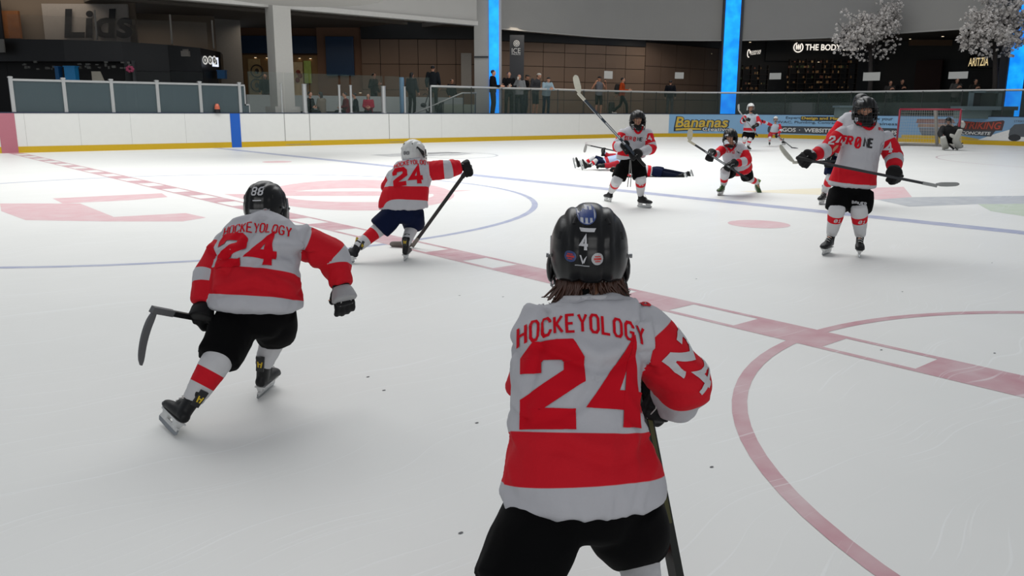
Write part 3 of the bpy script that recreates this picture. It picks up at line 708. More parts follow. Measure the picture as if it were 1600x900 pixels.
# upper balustrade posts over the kiosk
for px0, px1, y0, y1, d0 in ((147, 152, 20, 62, 29.5), (265, 269, 27, 69, 30.5), (331, 334, 36, 76, 32)):
    mb = MB(); p = V(px1, y1, d0); mb.tube([p, p+UPZ*((y1-y0)/1277*d0)], .035, 8); mb.ball(p+UPZ*((y1-y0)/1277*d0), .04, .04, .02, 8)
    tag(mb.build('balustrade_post', M('post_pale', '#98948e', .5)), 'slim pale post on the kiosk roof, %s' % {147: 'in front of the pale sign', 265: 'right of the pale sign', 331: 'nearest the grey pier'}[px0], 'post')
mb = MB(); p = V(28, 171, 29.5); q = V(332, 171, 32); mb.wall(p, q, V(150, 68, 30).z, V(150, 25, 30).z, .02)
tag(mb.build('glass_screen', MG('screen_glass', '#a8a49c', .10)), 'clear glass screen standing on the kiosk roof', 'glass panel')

# ------------------------------------------------------------------ glass round the rink
GLS = MG('rink_glass', '#5f706b', .09); FRO = MG('frosted_glass', '#48565a', .76, .25); ALU = M('aluminium', '#b4b5b4', .35, .6, vary=.05)
posts = [15, 97, 172, 243, 310, 372]
PS = [s_at(p + (177-122)*(800-p)/6000, 1.1, .08) for p in posts]
FB = empty('glass_barrier', bp(PS[2], .08)+UPZ*1.1, 'frosted glass barrier with pale metal posts on the left boards', 'glass barrier')
for i in range(5):
    a, b = PS[i], PS[i+1]; t_ = FB
    mb = MB(); strip(a+.04, b-.04, 1.1, 1.93, .07, .09, mb); mb.build('pane', FRO, t_)
    mb = MB(); strip(a+.03, b-.03, 1.93, 1.99, .05, .11, mb); mb.build('top_rail', ALU, t_)
for i, s in enumerate(PS):
    p = bp(s, .08); mb = MB(); mb.box((p.x-.045, p.y-.04, 1.09), (p.x+.045, p.y+.05, 2.05)); mb.box((p.x-.06, p.y-.05, 2.01), (p.x+.06, p.y+.06, 2.04))
    mb.build('post', ALU, FB)
p0, p1 = PS[5], s_at(389, 1.1, .08); p = bp(p0, .08)
t_ = FB
TB = empty('glass_barrier', bp(s_at(560, 1.1, .08), .08)+UPZ*1.1, 'tall clear glass barrier with round metal posts between the grey column and stair rail', 'glass barrier')
mb = MB(); xm = bp(s_at(383, 1.1, .08)).x; x0 = bp(p0).x+.05; x1 = bp(p1).x
mb.box((x0, YS+.07, 1.1), (xm, YS+.09, 1.93)); mb.box((xm, YS+.07, 1.1), (x1, YS+.09, 1.33)); mb.build('pane', FRO, t_)
mb = MB(); mb.box((x0, YS+.05, 1.93), (xm+.03, YS+.11, 1.98)); mb.box((xm, YS+.05, 1.33), (xm+.04, YS+.11, 1.93)); mb.box((xm, YS+.05, 1.33), (x1+.02, YS+.11, 1.37)); mb.box((x1, YS+.05, 1.1), (x1+.03, YS+.11, 1.33)); mb.build('stepped_rail', ALU, t_)
def glass_run(px_a, px_b, z1, n, lab, m=GLS):
    a, b = s_at(px_a, 1.1, .08), s_at(px_b, 1.1, .08)
    for i in range(n):
        s0_, s1_ = a+(b-a)*i/n, a+(b-a)*(i+1)/n; mb = MB(); strip(s0_+.015, s1_-.015, 1.1, z1, .075, .09, mb)
        mb.build('pane', m, TB)
glass_run(390, 446, 2.40, 1, 'tall clear glass pane left of the grey column')
for a, b, l in ((446, 485, 'in the gate below the grey column'), (486, 531, 'between the thick and thin posts'), (533, 548, 'narrow one between two thin posts'), (550, 600, 'in front of the red coat sitter'), (602, 632, 'right of the second thick post'), (634, 672, 'next to the stair rail')):
    s0_, s1_ = s_at(a, 1.1, .08), s_at(b, 1.1, .08); mb = MB(); strip(s0_+.015, s1_-.015, 1.1, 2.40, .075, .09, mb)
    mb.build('pane', GLS, TB)
for px, wd, l in ((441, .05, 'thin metal glass post just left of the gate'), (477, .16, 'thick metal glass post right of the grey column'), (531, .09, 'metal glass post left of the hooded sitter'), (549, .09, 'metal glass post right of the hooded sitter'), (600, .17, 'thick metal glass post right of the red coat sitter'), (633, .08, 'thin metal glass post near the blue pole')):
    p = bp(s_at(px, 1.1, .08), .08); mb = MB(); mb.tube([(p.x, p.y, 1.09), (p.x, p.y, 2.03)], wd/2, 12); mb.tube([(p.x, p.y, 2.03), (p.x, p.y, 2.05)], wd/2+.015, 12); mb.tube([(p.x, p.y, 1.09), (p.x, p.y, 1.13)], wd/2+.02, 12)
    mb.build('post', ALU, TB)
p = V(628, 147, 31.5); mb = MB(); mb.tube([Vector((p.x, p.y, FZ)), Vector((p.x, p.y, V(628, 121, 31.5).z))], .09, 12); mb.tube([Vector((p.x, p.y, FZ)), Vector((p.x, p.y, FZ+.03))], .16, 12)
tag(mb.build('blue_pole', M('pole_blue', '#5a7d98', .5), smooth=False), 'slim blue grey pole behind the glass', 'pole')
# hand rail from the stairs along boards
mb = MB(); sa = s_at(673, 2.1, .12); s = sa; pts = []
while s < S1-1: p = bp(s, .12); pts.append((p.x, p.y, 2.09)); s += .4
t_ = empty('guard_rail', pts[0], 'long pale metal hand rail on glass running round the rink corner', 'railing')
mb.tube(pts, .045, 8); mb.build('hand_rail', ALU, t_, True)
mb = MB(); s = sa+1.9; k = 0
while s < S1-1: p = bp(s, .08); mb.box((p.x-.012, p.y-.012, 1.1), (p.x+.012, p.y+.012, 2.1)); s += 1.55
mb.build('pane_joint', M('joint_dark', '#2b2f30', .5), t_)
mb = MB(); strip(sa, S1-1, 1.1, 2.05, .075, .088, mb); mb.build('pane', MG('rail_glass', '#3f4c46', .24), t_)
p = bp(sa, .12); mb = MB(); mb.tube([(p.x, p.y, 1.08), (p.x, p.y, 2.09)], .035, 8); mb.build('end_post', ALU, t_)
t_ = empty('stair_rail', V(660, 177, 33), 'sloping metal stair hand rail beside the blue lit column', 'railing')
mb = MB(); mb.tube([V(646, 178, 32.3), V(722, 145.5, 33.5), V(745, 145.5, 33.7)], .03, 8); mb.build('hand_rail', ALU, t_, True)
mb = MB()
for px, ya in ((693, 158), (708, 152), (724, 146), (743, 146)): mb.tube([V(px, ya, 33.3), V(px, 178, 33.3)], .018, 6)
mb.build('baluster', M('baluster_dark', '#3c4040', .4, .5), t_)
# paper notices taped to glass
for px0, px1, y0, y1, lab in ((943, 957, 111, 123, 'white paper notice taped up beside the man in the grey tank top'), (1054, 1068, 113, 123, 'white paper notice above the dark walking figure'), (1204, 1219, 114, 124, 'white paper notice in front of the warm lit shop shelves'),
        (1354, 1371, 113, 126, 'white paper notice beside the left blossom tree trunk'), (1489, 1507, 112, 123, 'white paper notice below the gold shop sign')):
    s = s_at((px0+px1)/2, 2.8, .1); p = bp(s, .1); q = bp(s+.02, .1); u = (q-p).normalized(); dh = DH(p); wd = (px1-px0)/1277*dh/max(.35, abs(u.dot(RGT)))
    za, zb = V(px0, y1, dh).z, V(px0, y0, dh).z; n = u.cross(UPZ)
    c = Vector((p.x, p.y, (za+zb)/2))+(n if n.dot(FWD) < 0 else -n)*.02; mb = MB(); mb.obox(c, u, n, wd/2, .004, (zb-za)/2)
    for i_ in (-1, 1): mb.obox(c+u*i_*(wd/2-.03)+UPZ*((zb-za)/2-.01), u, n, .03, .006, .012)
    tag(mb.build('paper_notice', M('paper', '#a9a9a6', .8, vary=.04)), lab, 'notice')
    g = None
# the tall panes the notices hang on
UB = bpy.data.objects['guard_rail']; UG = MG('upper_glass', '#20262a', .02); bsdf(UG).inputs['Specular IOR Level'].default_value = .02
for px, lab in ((950, 'beside the tank top man'), (1061, 'above the dark walker'), (1212, 'before the body shop'), (1362, 'beside the left tree'), (1498, 'below the gold sign')):
    s = s_at(px, 2.8, .1); mb = MB(); strip(s-.55, s+.55, 2.17, 3.3, .125, .137, mb); mb.build('upper_pane', UG, UB)
# goal light on the boards
p = bp(s_at(337, 1.2, .1), .1); t_ = empty('beacon_light', (p.x, p.y, 1.1), 'small orange beacon on a black base above the boards', 'lamp')
mb = MB(); mb.tube([(p.x, p.y-.12, 1.1), (p.x, p.y-.12, 1.2)], .09, 14); mb.build('base', BLK, t_)
mb = MB(); mb.tube([(p.x, p.y-.12, 1.2), (p.x, p.y-.12, 1.3), (p.x, p.y-.12, 1.37)], [.085, .075, .04], 14); mb.build('lens', M('beacon_orange', '#c4644a', .35), t_)
# grey counter behind the goal end glass
t_ = empty('counter', V(1535, 171, 33), 'grey service counter behind the goal end glass', 'counter')
mb = MB(); mb.wall(V(1497, 171, 33), V(1578, 171, 33), FZ, V(1500, 166, 33).z, .6); mb.build('body', M('counter_grey', '#5f6f6e', .5), t_)
mb = MB(); mb.wall(V(1494, 171, 32.9), V(1580, 171, 32.9), V(1500, 172, 33).z, V(1500, 166, 33).z, .9); mb.build('counter_top', M('counter_grey2', '#56666a', .4), t_)
mb = MB()
for a, b in ((1512, 1518), (1556, 1562)): mb.wall(V(a, 171, 33), V(b, 171, 33), V(a, 166, 33).z, V(a, 143, 33).z, .12)
mb.wall(V(1512, 171, 33), V(1562, 171, 33), V(1512, 145, 33).z, V(1512, 142, 33).z, .12); mb.build('frame', M('counter_grey2', '#56666a'), t_)
mb = MB(); mb.wall(V(1518, 171, 33.1), V(1556, 171, 33.1), V(1518, 166, 33).z, V(1518, 145, 33).z, .05); mb.build('screen', M('screen_dark', '#1f2a28', .3), t_)
t2 = empty('counter', V(1335, 171, 38), 'low grey counter end behind the tall front player', 'counter')
mb = MB(); mb.wall(V(1308, 171, 35.6), V(1335, 171, 35.6), FZ, V(1310, 165, 35.6).z, .6); mb.build('body', M('counter_grey', '#5f6f6e'), t2)
mb = MB(); mb.wall(V(1306, 171, 35.5), V(1337, 171, 35.5), V(1310, 168, 35.6).z, V(1310, 165, 35.6).z, .8); mb.build('counter_top', M('counter_grey2', '#56666a'), t2)
struct(wallseg('wall_low', M('low_wall', '#3a4242', .6), 1155, 1500, 160, 0, 41, 34.5, z0=FZ, z1=V(1300, 160, 38).z))

# ------------------------------------------------------------------ goal
GX = 31.0; gy0, gy1, gh = 12.35, 14.5, 1.34
t_ = empty('hockey_goal', (GX, (gy0+gy1)/2, 0), 'red framed hockey goal with white net at the far end', 'goal')
RF = M('goal_red', '#8e1f35', .4); gd = .95
mb = MB(); mb.tube([(GX, gy0, 0), (GX, gy0, gh)], .035, 10); mb.build('post', RF, t_, True)
mb = MB(); mb.tube([(GX, gy1, 0), (GX, gy1, gh)], .035, 10); mb.build('post', RF, t_, True)
mb = MB(); mb.tube([(GX, gy0, gh), (GX, gy1, gh)], .035, 10); mb.build('crossbar', RF, t_, True)
ym = (gy0+gy1)/2
base = [(GX, gy1, .05), (GX+gd*.6, gy1-.05, .05), (GX+gd, ym+.5, .05), (GX+gd, ym-.5, .05), (GX+gd*.6, gy0+.05, .05), (GX, gy0, .05)]
top = [(GX, gy1, gh), (GX+gd*.35, gy1-.1, gh), (GX+gd*.5, ym+.5, gh), (GX+gd*.5, ym-.5, gh), (GX+gd*.35, gy0+.1, gh), (GX, gy0, gh)]
mb = MB(); mb.tube(base, .05, 8); mb.build('base_frame', M('goal_pad', '#8d8a84', .7), t_, True)
mb = MB(); mb.tube([(GX+gd, ym, .05), (GX+gd*.5, ym, gh)], .06, 8); mb.build('centre_brace', M('goal_pad', '#8d8a84', .7), t_, True)
mb = MB(); mb.tube(top, .02, 8); mb.build('top_frame', M('goal_white', '#b0aeb0', .5), t_, True)
def resamp(P, n):
    P = [Vector(p) for p in P]; L_ = [0]
    for a, b in zip(P, P[1:]): L_.append(L_[-1]+(b-a).length)
    out = []
    for i in range(n+1):
        t = L_[-1]*i/n; k = max(j for j in range(len(P)) if L_[j] <= t+1e-9); k = min(k, len(P)-2); out.append(P[k].lerp(P[k+1], (t-L_[k])/(L_[k+1]-L_[k])))
    return out
mb = MB(); B_, T_ = resamp(base, 34), resamp(top, 34); nr = 12
for a, b in zip(B_, T_): mb.tube([a, b], .0035, 3)
for j in range(1, nr): mb.tube([a.lerp(b, j/nr) for a, b in zip(B_, T_)], .0035, 3)
for j in range(1, 6): mb.tube([(GX+gd*.5*j/6, gy0+.03, gh), (GX+gd*.5*j/6, gy1-.03, gh)], .0035, 3)
for j in range(1, 20): y_ = gy0+(gy1-gy0)*j/20; mb.tube([(GX, y_, gh), (GX+gd*.48, y_, gh)], .0035, 3)
mb.build('net', M('net_white', '#b9b9b4', .8), t_)

# ------------------------------------------------------------------ blossom trees
def blossom_tree(px, base_py, dh, cy, rx_px, ry_px, label, seed, lean=0):
    random.seed(seed); p0 = V(px, 171, dh); p0.z = FZ
    t_ = empty('blossom_tree', p0, label, 'tree')
    top = V(px+lean, cy+ry_px*.4, dh); ms = dh/1277
    mb = MB(); mid = p0.lerp(top, .5)+RGT*.08
    mb.tube([p0, p0+UPZ*.5, mid, top], [.15, .12, .10, .08], 10)
    ends = []
    for k in range(15):
        a = 2*pi*k/15+random.uniform(-.2, .2); e = random.uniform(-.15, 1.1)
        d = RGT*cos(a)*cos(e)*rx_px*ms*.85 + FWD*sin(a)*cos(e)*rx_px*ms*.5 + UPZ*(sin(e)*ry_px*ms*1.25+.1)
        m_ = top+d*.5+UPZ*.15; e_ = top+d; mb.tube([top-UPZ*.05, m_, e_], [.07, .045, .012], 6)
        ends.append((top, m_, e_))
        for j in range(8):
            b0 = m_.lerp(e_, random.uniform(-.4, .9)); dd = Vector((random.uniform(-1, 1), random.uniform(-1, 1), random.uniform(-.3, 1.2)))*random.uniform(.25, .75); mb.tube([b0, b0+dd*.5+UPZ*.04, b0+dd], [.02, .013, .005], 4); ends.append((b0, b0+dd*.5, b0+dd))
    mb.build('trunk', M('bark', '#2b2522', .8, vary=.2), t_, True)
    ctr = V(px+lean, cy, dh)
    vs = []; fs = []
    def blob(c):
        r = random.uniform(.03, .07)
        for q in range(4):
            n = Vector((random.gauss(0, 1), random.gauss(0, 1), random.gauss(0, 1))).normalized(); u = n.orthogonal().normalized(); v = n.cross(u); o = c+n*r*.5
            i = len(vs); vs.extend([o, o+u*r+n*r*.2, o+(u*.5+v*.85)*r, o+(-u*.5+v*.85)*r+n*r*.15, o-u*r+n*r*.1, o+(-u*.5-v*.85)*r, o+(u*.5-v*.85)*r+n*r*.2])
            fs.extend([(i, i+1, i+2), (i, i+3, i+4), (i, i+5, i+6), (i, i+2, i+3)])
    for a, m_, e_ in ends:
        nb = 44 if (m_-a).length > .5 else 20
        for k in range(nb):
            t = random.uniform(.35, 1.05); c = (m_.lerp(e_, (t-.5)*2) if t > .5 else a.lerp(m_, t*2))+Vector((random.gauss(0, .10), random.gauss(0, .10), random.gauss(0, .09)))
            blob(c)
    for k in range(330):
        d = Vector((random.gauss(0, 1), random.gauss(0, 1), random.gauss(0, 1))).normalized()*(random.random()**.4)
        c = ctr+RGT*d.x*rx_px*ms*.80+FWD*d.y*rx_px*ms*.45+UPZ*(d.z*ry_px*ms*.72-abs(d.x)*.25)
        blob(c)
    o = mesh_obj('blossom', vs, fs, M('petal_white', '#d4cfcb', .8, vary=.12, scale=3), t_); o['kind'] = 'stuff'
blossom_tree(1356, 178, DH(bp(s_at(1356, 2, 1.6), 1.6)), 56, 58, 50, 'white blossom tree standing right of the large lit shop sign', 21, 4)
blossom_tree(1551, 178, DH(bp(s_at(1551, 2, 1.6), 1.6)), 52, 60, 52, 'white blossom tree partly over the right blue column', 22, 4)
# planters under them
for px, dh, l in ((1356, DH(bp(s_at(1356, 2, 1.6), 1.6)), 'left'), (1551, DH(bp(s_at(1551, 2, 1.6), 1.6)), 'right')):
    p = V(px, 171, dh); mb = MB(); mb.tube([(p.x, p.y, FZ), (p.x, p.y, FZ+.4)], [.42, .5], 16); mb.tube([(p.x, p.y, FZ+.4), (p.x, p.y, FZ+.43)], .54, 16)
    tag(mb.build('planter', M('planter_dark', '#1f2224', .6)), 'dark round planter holding the %s blossom tree' % l, 'planter')
# ------------------------------------------------------------------ people: builders
from mathutils.interpolate import poly_3d_calc
def vec(a, b, c): return (RGT*a+FWD*b+UPZ*c)
def cr(p0, p1, p2, p3, t):
    return 0.5*((2*p1)+(-p0+p2)*t+(2*p0-5*p1+4*p2-p3)*t*t+(-p0+3*p1-3*p2+p3)*t*t*t)
class Cloth:
    # closed tubes and balls fused into one continuous skin; every point keeps its pattern value
    def __init__(s): s.v = []; s.f = []; s.p = []; s.q = []
    def add(s, vs, fs, ps=None, qs=None):
        n = len(s.v); s.v += [Vector(v) for v in vs]; s.f += [tuple(i+n for i in f) for f in fs]
        s.p += list(ps) if ps else [-1.0]*len(vs); s.q += list(qs) if qs else [-1.0]*len(vs)
    def tube(s, rings, k=6, n=28, pat=None, pat2=None, e=2.0, dome=.35, up=None):
        # rings: (centre, half width, half depth[, width axis])
        C_ = [Vector(r[0]) for r in rings]; A = [r[1] for r in rings]; B = [r[2] if r[2] else r[1] for r in rings]
        Uh = [Vector(r[3]) if len(r) > 3 and r[3] is not None else None for r in rings]
        m = len(C_); pts = []
        ext = lambda L_, i: L_[max(0, min(m-1, i))]
        for i in range(m-1):
            for j in range(k if i < m-2 else k+1):
                t = j/k
                c = cr(ext(C_, i-1) if i > 0 else C_[0]*2-C_[1], C_[i], C_[i+1], ext(C_, i+2) if i+2 < m else C_[-1]*2-C_[-2], t)
                a = cr(ext(A, i-1), A[i], A[i+1], ext(A, i+2), t); b = cr(ext(B, i-1), B[i], B[i+1], ext(B, i+2), t)
                u = None
                if Uh[i] is not None and Uh[i+1] is not None: u = Uh[i].lerp(Uh[i+1], t)
                pts.append((c, max(a, .001), max(b, .001), u))
        rs = []; S = 0; ps = []; qs = []; vs = []; prev = None; tot = sum((pts[i+1][0]-pts[i][0]).length for i in range(len(pts)-1))
        for i, (c, a, b, u) in enumerate(pts):
            t = (pts[min(i+1, len(pts)-1)][0]-pts[max(i-1, 0)][0]).normalized()
            if i: S += (c-pts[i-1][0]).length
            if u is None: u = prev if prev is not None else (up if up is not None else t.orthogonal())
            u = (u-t*u.dot(t)); u = u.normalized() if u.length > 1e-6 else t.orthogonal().normalized(); prev = u; v = t.cross(u)
            for j in range(n):
                th = 2*pi*j/n; x, y = cos(th), sin(th)
                x2 = math.copysign(abs(x)**(2/e), x); y2 = math.copysign(abs(y)**(2/e), y)
                vs.append(c+u*a*x2+v*b*y2); ps.append(pat(S, tot, th) if pat else -1.0); qs.append(pat2(S, tot, th) if pat2 else -1.0)
        M_ = len(pts); fs = []
        for i in range(M_-1):
            for j in range(n): fs.append((i*n+j, i*n+(j+1) % n, (i+1)*n+(j+1) % n, (i+1)*n+j))
        for end, i in ((0, 0), (1, M_-1)):
            c, a, b, _ = pts[i]; t = (pts[1][0]-pts[0][0]).normalized()*-1 if end == 0 else (pts[-1][0]-pts[-2][0]).normalized()
            d = min(a, b)*dome; base = i*n; prevring = [base+j for j in range(n)]
            ci = len(vs); steps = (.5, .85)
            for st in steps:
                sc_ = math.sqrt(max(0, 1-st*st)); ring_ = []
                for j in range(n): ring_.append(len(vs)); vs.append(c+(vs[base+j]-c)*sc_+t*d*st); ps.append(ps[base+j]); qs.append(qs[base+j])
                for j in range(n):
                    q = (prevring[j], prevring[(j+1) % n], ring_[(j+1) % n], ring_[j]); fs.append(q if end else q[::-1])
                prevring = ring_
            ce = len(vs); vs.append(c+t*d); ps.append(ps[base]); qs.append(qs[base])
            for j in range(n):
                q = (prevring[j], prevring[(j+1) % n], ce); fs.append(q if end else q[::-1])
        s.add(vs, fs, ps, qs)
    def ball(s, c, rx, ry, rz, ax=None, n=18, p=-1.0, q=-1.0):
        ax = ax or (RGT, FWD, UPZ); mb = MB(); mb.ball((0, 0, 0), 1, 1, 1, n)
        s.add([Vector(c)+ax[0]*v.x*rx+ax[1]*v.y*ry+ax[2]*v.z*rz for v in mb.v], mb.f, [p]*len(mb.v), [q]*len(mb.v))
    def build(s, name, mat, parent=None, voxel=.01, smooth=4, wrinkle=None, fac=.5):
        o = mesh_obj('source', s.v, s.f, mat)
        m = o.modifiers.new('r', 'REMESH'); m.mode = 'VOXEL'; m.voxel_size = voxel
        if smooth: m2 = o.modifiers.new('s', 'SMOOTH'); m2.factor = fac; m2.iterations = smooth
        dg = bpy.context.evaluated_depsgraph_get(); me = bpy.data.meshes.new_from_object(o.evaluated_get(dg))
        bvh = BVHTree.FromPolygons(s.v, s.f)
        pa = me.attributes.new('pat', 'FLOAT', 'POINT'); pb = me.attributes.new('pat2', 'FLOAT', 'POINT')
        haspat = any(x > -1 for x in s.p) or any(x > -1 for x in s.q)
        if haspat:
            va, vb = [], []
            for v in me.vertices:
                loc, nrm, fi, d = bvh.find_nearest(v.co)
                f = s.f[fi]; ws = poly_3d_calc([s.v[i] for i in f], loc); W = sum(ws) or 1.0
                va.append(sum(w_*s.p[i] for w_, i in zip(ws, f))/W); vb.append(sum(w_*s.q[i] for w_, i in zip(ws, f))/W)
            pa.data.foreach_set('value', va); pb.data.foreach_set('value', vb)
        else:
            pa.data.foreach_set('value', [-1.0]*len(me.vertices)); pb.data.foreach_set('value', [-1.0]*len(me.vertices))
        if wrinkle:
            ns = [v.normal.copy() for v in me.vertices]
            for v, n_ in zip(me.vertices, ns):
                v.co = v.co + n_*wrinkle(v.co, n_)
        me.polygons.foreach_set('use_smooth', [True]*len(me.polygons)); me.update()
        me.materials.clear(); me.materials.append(mat)
        src = o.data; bpy.data.objects.remove(o); bpy.data.meshes.remove(src)
        r = bpy.data.objects.new(name, me); COL.objects.link(r); me.name = name
        if parent: r.parent = parent; r.matrix_parent_inverse = parent.matrix_world.inverted()
        return r
def bvh_of(o): return BVHTree.FromPolygons([v.co for v in o.data.vertices], [tuple(p.vertices) for p in o.data.polygons])
def folds(amp, sx=9, sz=5, seed=0.0, ridge=.6):
    # soft cloth folds: warped ridged noise, longer down the body than across it
    def f(co, n):
        w_ = noise.noise_vector(co*4.0+Vector((seed, 0, 0)))*.12
        p = co+w_; q = Vector((p.dot(RGT)*sx, p.dot(FWD)*sx, p.z*sz))+Vector((seed, seed*.7, 0))
        a = noise.noise(q); b = 1-abs(noise.noise(q*1.7+Vector((5, 2, seed))))*2.2
        c = noise.noise(Vector((p.dot(RGT)*3, p.dot(FWD)*3, p.z*22+p.dot(RGT)*9+seed)))
        return amp*(1.1*(1-ridge)*a+ridge*b*.8+.14*c)
    return f
def stripes(*iv, tilt=0.0):
    # iv: (from, to) in metres along the tube; positive inside
    def f(s, tot, th): s = s-tilt*cos(th); return max(min(s-a*tot, b*tot-s) for a, b in iv)
    return f
def allp(val): return lambda s, t, th: val
SKIN = M('skin', '#c9957a', .55, vary=.06, scale=30); SKIN2 = M('skin_dim', '#b8866d', .6, vary=.06, scale=30)
HAIR = M('hair_brown', '#45281b', .5, vary=.3, scale=60); HAIRD = M('hair_dark', '#14100e', .5, vary=.2)

def head_prims(c, K, hc, hf, hu, hs):
    # hs: half head width. skull, jaw, nose, ears, all fused to the neck
    w_ = hf.cross(hu).normalized(); ax = (w_, hf, hu)
    K.ball(hc+hu*hs*.25-hf*hs*.1, hs*.98, hs*1.22, hs*1.12, ax); K.ball(hc-hu*hs*.45+hf*hs*.32, hs*.72, hs*.80, hs*.82, ax)
    K.ball(hc-hu*hs*.18+hf*hs*1.12, hs*.16, hs*.26, hs*.22, ax, 10); K.ball(hc+hu*hs*.05+hf*hs*1.0, hs*.12, hs*.2, hs*.34, ax, 10)
    K.ball(hc-hu*hs*1.02+hf*hs*.72, hs*.3, hs*.3, hs*.26, ax, 10)
    for sg in (-1, 1):
        K.ball(hc-hu*hs*.02+w_*sg*hs*.98-hf*hs*.12, hs*.14, hs*.24, hs*.36, ax, 10)
        K.ball(hc+hu*hs*.30+w_*sg*hs*.38+hf*hs*.95, hs*.3, hs*.16, hs*.12, ax, 10)
def face_parts(root, hc, hf, hu, hs, voxel=None):
    w_ = hf.cross(hu).normalized(); ax = (w_, hf, hu)
    for sg in (-1, 1):
        mb = MB(); Rm = Matrix((w_, hf, hu)).transposed()
        mb.ball(hc+hu*hs*.13+w_*sg*hs*.38+hf*hs*1.02, hs*.17, hs*.10, hs*.09, 10, 0, Rm); e_ = mb.build('eye', M('eye_white', '#cfc6bd', .3), root, True)
        mb = MB(); mb.ball(hc+hu*hs*.13+w_*sg*hs*.38+hf*hs*1.09, hs*.075, hs*.05, hs*.08, 8, 0, Rm); mb.build('iris', M('iris', '#1d130d', .3), e_, True)
        mb = MB(); mb.tube([hc+hu*hs*.36+w_*sg*hs*.18+hf*hs*1.09, hc+hu*hs*.41+w_*sg*hs*.42+hf*hs*1.04, hc+hu*hs*.34+w_*sg*hs*.62+hf*hs*.90], hs*.05, 6); mb.build('eyebrow', HAIR, root, True)
    mb = MB(); mb.tube([hc-hu*hs*.60+w_*x*hs+hf*hs*(1.10-.55*x*x)+hu*hs*.35*x*x for x in (-.34, -.2, 0, .2, .34)], [hs*.03, hs*.065, hs*.075, hs*.065, hs*.03], 6); mb.build('mouth', M('lips', '#8e4a45', .5), root, True)

def finger_chain(K, base, d, n, w_, L_, r, curl, k=3):
    # d finger direction, n back-of-hand normal; bends towards -n
    p = base; a = 0; pts = [p]
    for i in range(k):
        a += curl/k*(1.2 if i else .8); q = p+(d*cos(a)-n*sin(a))*L_[i]; pts.append(q); p = q
    for i in range(k):
        a_, b_ = pts[i], pts[i+1]
        K.tube([(a_, r*(1-.06*i), r*(1-.06*i)), (a_.lerp(b_, .5), r*1.06, r*1.06), (b_, r*(.96-.06*i), r*(.96-.06*i))], 2, 10, dome=.9)
def hand_prims(K, wr, d, n, th, s=1.0, curl=1.6, r=.0085):
    # wrist point, finger direction, back normal, thumb side (+1/-1 along d x n); s=1 is an adult hand
    w_ = d.cross(n).normalized(); pl = .085*s
    K.tube([(wr, .026*s, .018*s, w_), (wr+d*pl*.5, .038*s, .016*s, w_), (wr+d*pl, .040*s, .014*s, w_)], 4, 16, dome=.5)
    for i in range(4):
        b = wr+d*pl*.93+w_*th*(.030-.020*i)*s; L_ = [(.040, .044, .040, .032)[i]*s*f for f in (1, .66, .52)]
        finger_chain(K, b, (d+w_*th*(.06-.04*i)).normalized(), n, w_, L_, r*s, curl)
    finger_chain(K, wr+d*pl*.25+w_*th*.034*s, (d*.62+w_*th*.72-n*.25).normalized(), n, w_, [.040*s, .032*s, .026*s], r*1.15*s, curl*.45)
def glove(root, wr, d, n, th, s=1.0, curl=2.4, voxel=.006, mat=None, cuffmat=None, fore=None, text=None):
    mat = mat or M('glove_black', '#09090b', .65, vary=.2, spec=.25); d = d.normalized(); n = (n-d*n.dot(d)).normalized(); w_ = d.cross(n).normalized()
    K = Cloth(); pl = .082*s
    K.tube([(wr-d*.01*s, .040*s, .032*s, w_), (wr+d*.03*s, .045*s, .030*s, w_), (wr+d*pl, .050*s, .026*s, w_)], 4, 20, e=2.8, dome=.5)
    for i in range(3):   # padded rolls across the back of the hand
        c = wr+d*(.018+.027*i)*s+n*.026*s; K.tube([(c-w_*.036*s, .012*s, .012*s), (c, .014*s, .014*s), (c+w_*.036*s, .012*s, .012*s)], 2, 10, dome=.8)
    for i in range(4):
        b = wr+d*pl*.95+w_*th*(.036-.0245*i)*s+n*.004*s; L_ = [(.032, .035, .033, .028)[i]*s*f for f in (1, .72, .5)]
        finger_chain(K, b, (d+w_*th*(.05-.035*i)).normalized(), n, w_, L_, .0142*s, curl)
    finger_chain(K, wr+d*pl*.30+w_*th*.036*s-n*.006*s, (d*.9+w_*th*.15-n*.45).normalized(), n, w_, [.024*s, .020*s, .016*s], .0175*s, curl*.35)
    g = K.build('glove', mat, root, voxel*s, 1)
    f = (-(fore.normalized()) if fore is not None else -d); K2 = Cloth()
    K2.tube([(wr+d*.012*s, .044*s, .037*s, w_), (wr+f*.03*s, .052*s, .045*s, w_), (wr+f*.065*s, .060*s, .053*s, w_)], 4, 22, e=2.6, dome=.12)
    c = K2.build('cuff', cuffmat or mat, g, voxel*s, 1)
    # piping lines over the back
    mb = MB()
    for i in (-1, 1): mb.tube([wr+w_*i*.03*s+n*.030*s-d*.01*s, wr+d*pl*.55+w_*i*.018*s+n*.041*s, wr+d*pl+w_*i*.03*s+n*.031*s], .0022*s, 5)
    mb.build('piping', M('piping_grey', '#b5b5b3', .6), g, True)
    return g, c
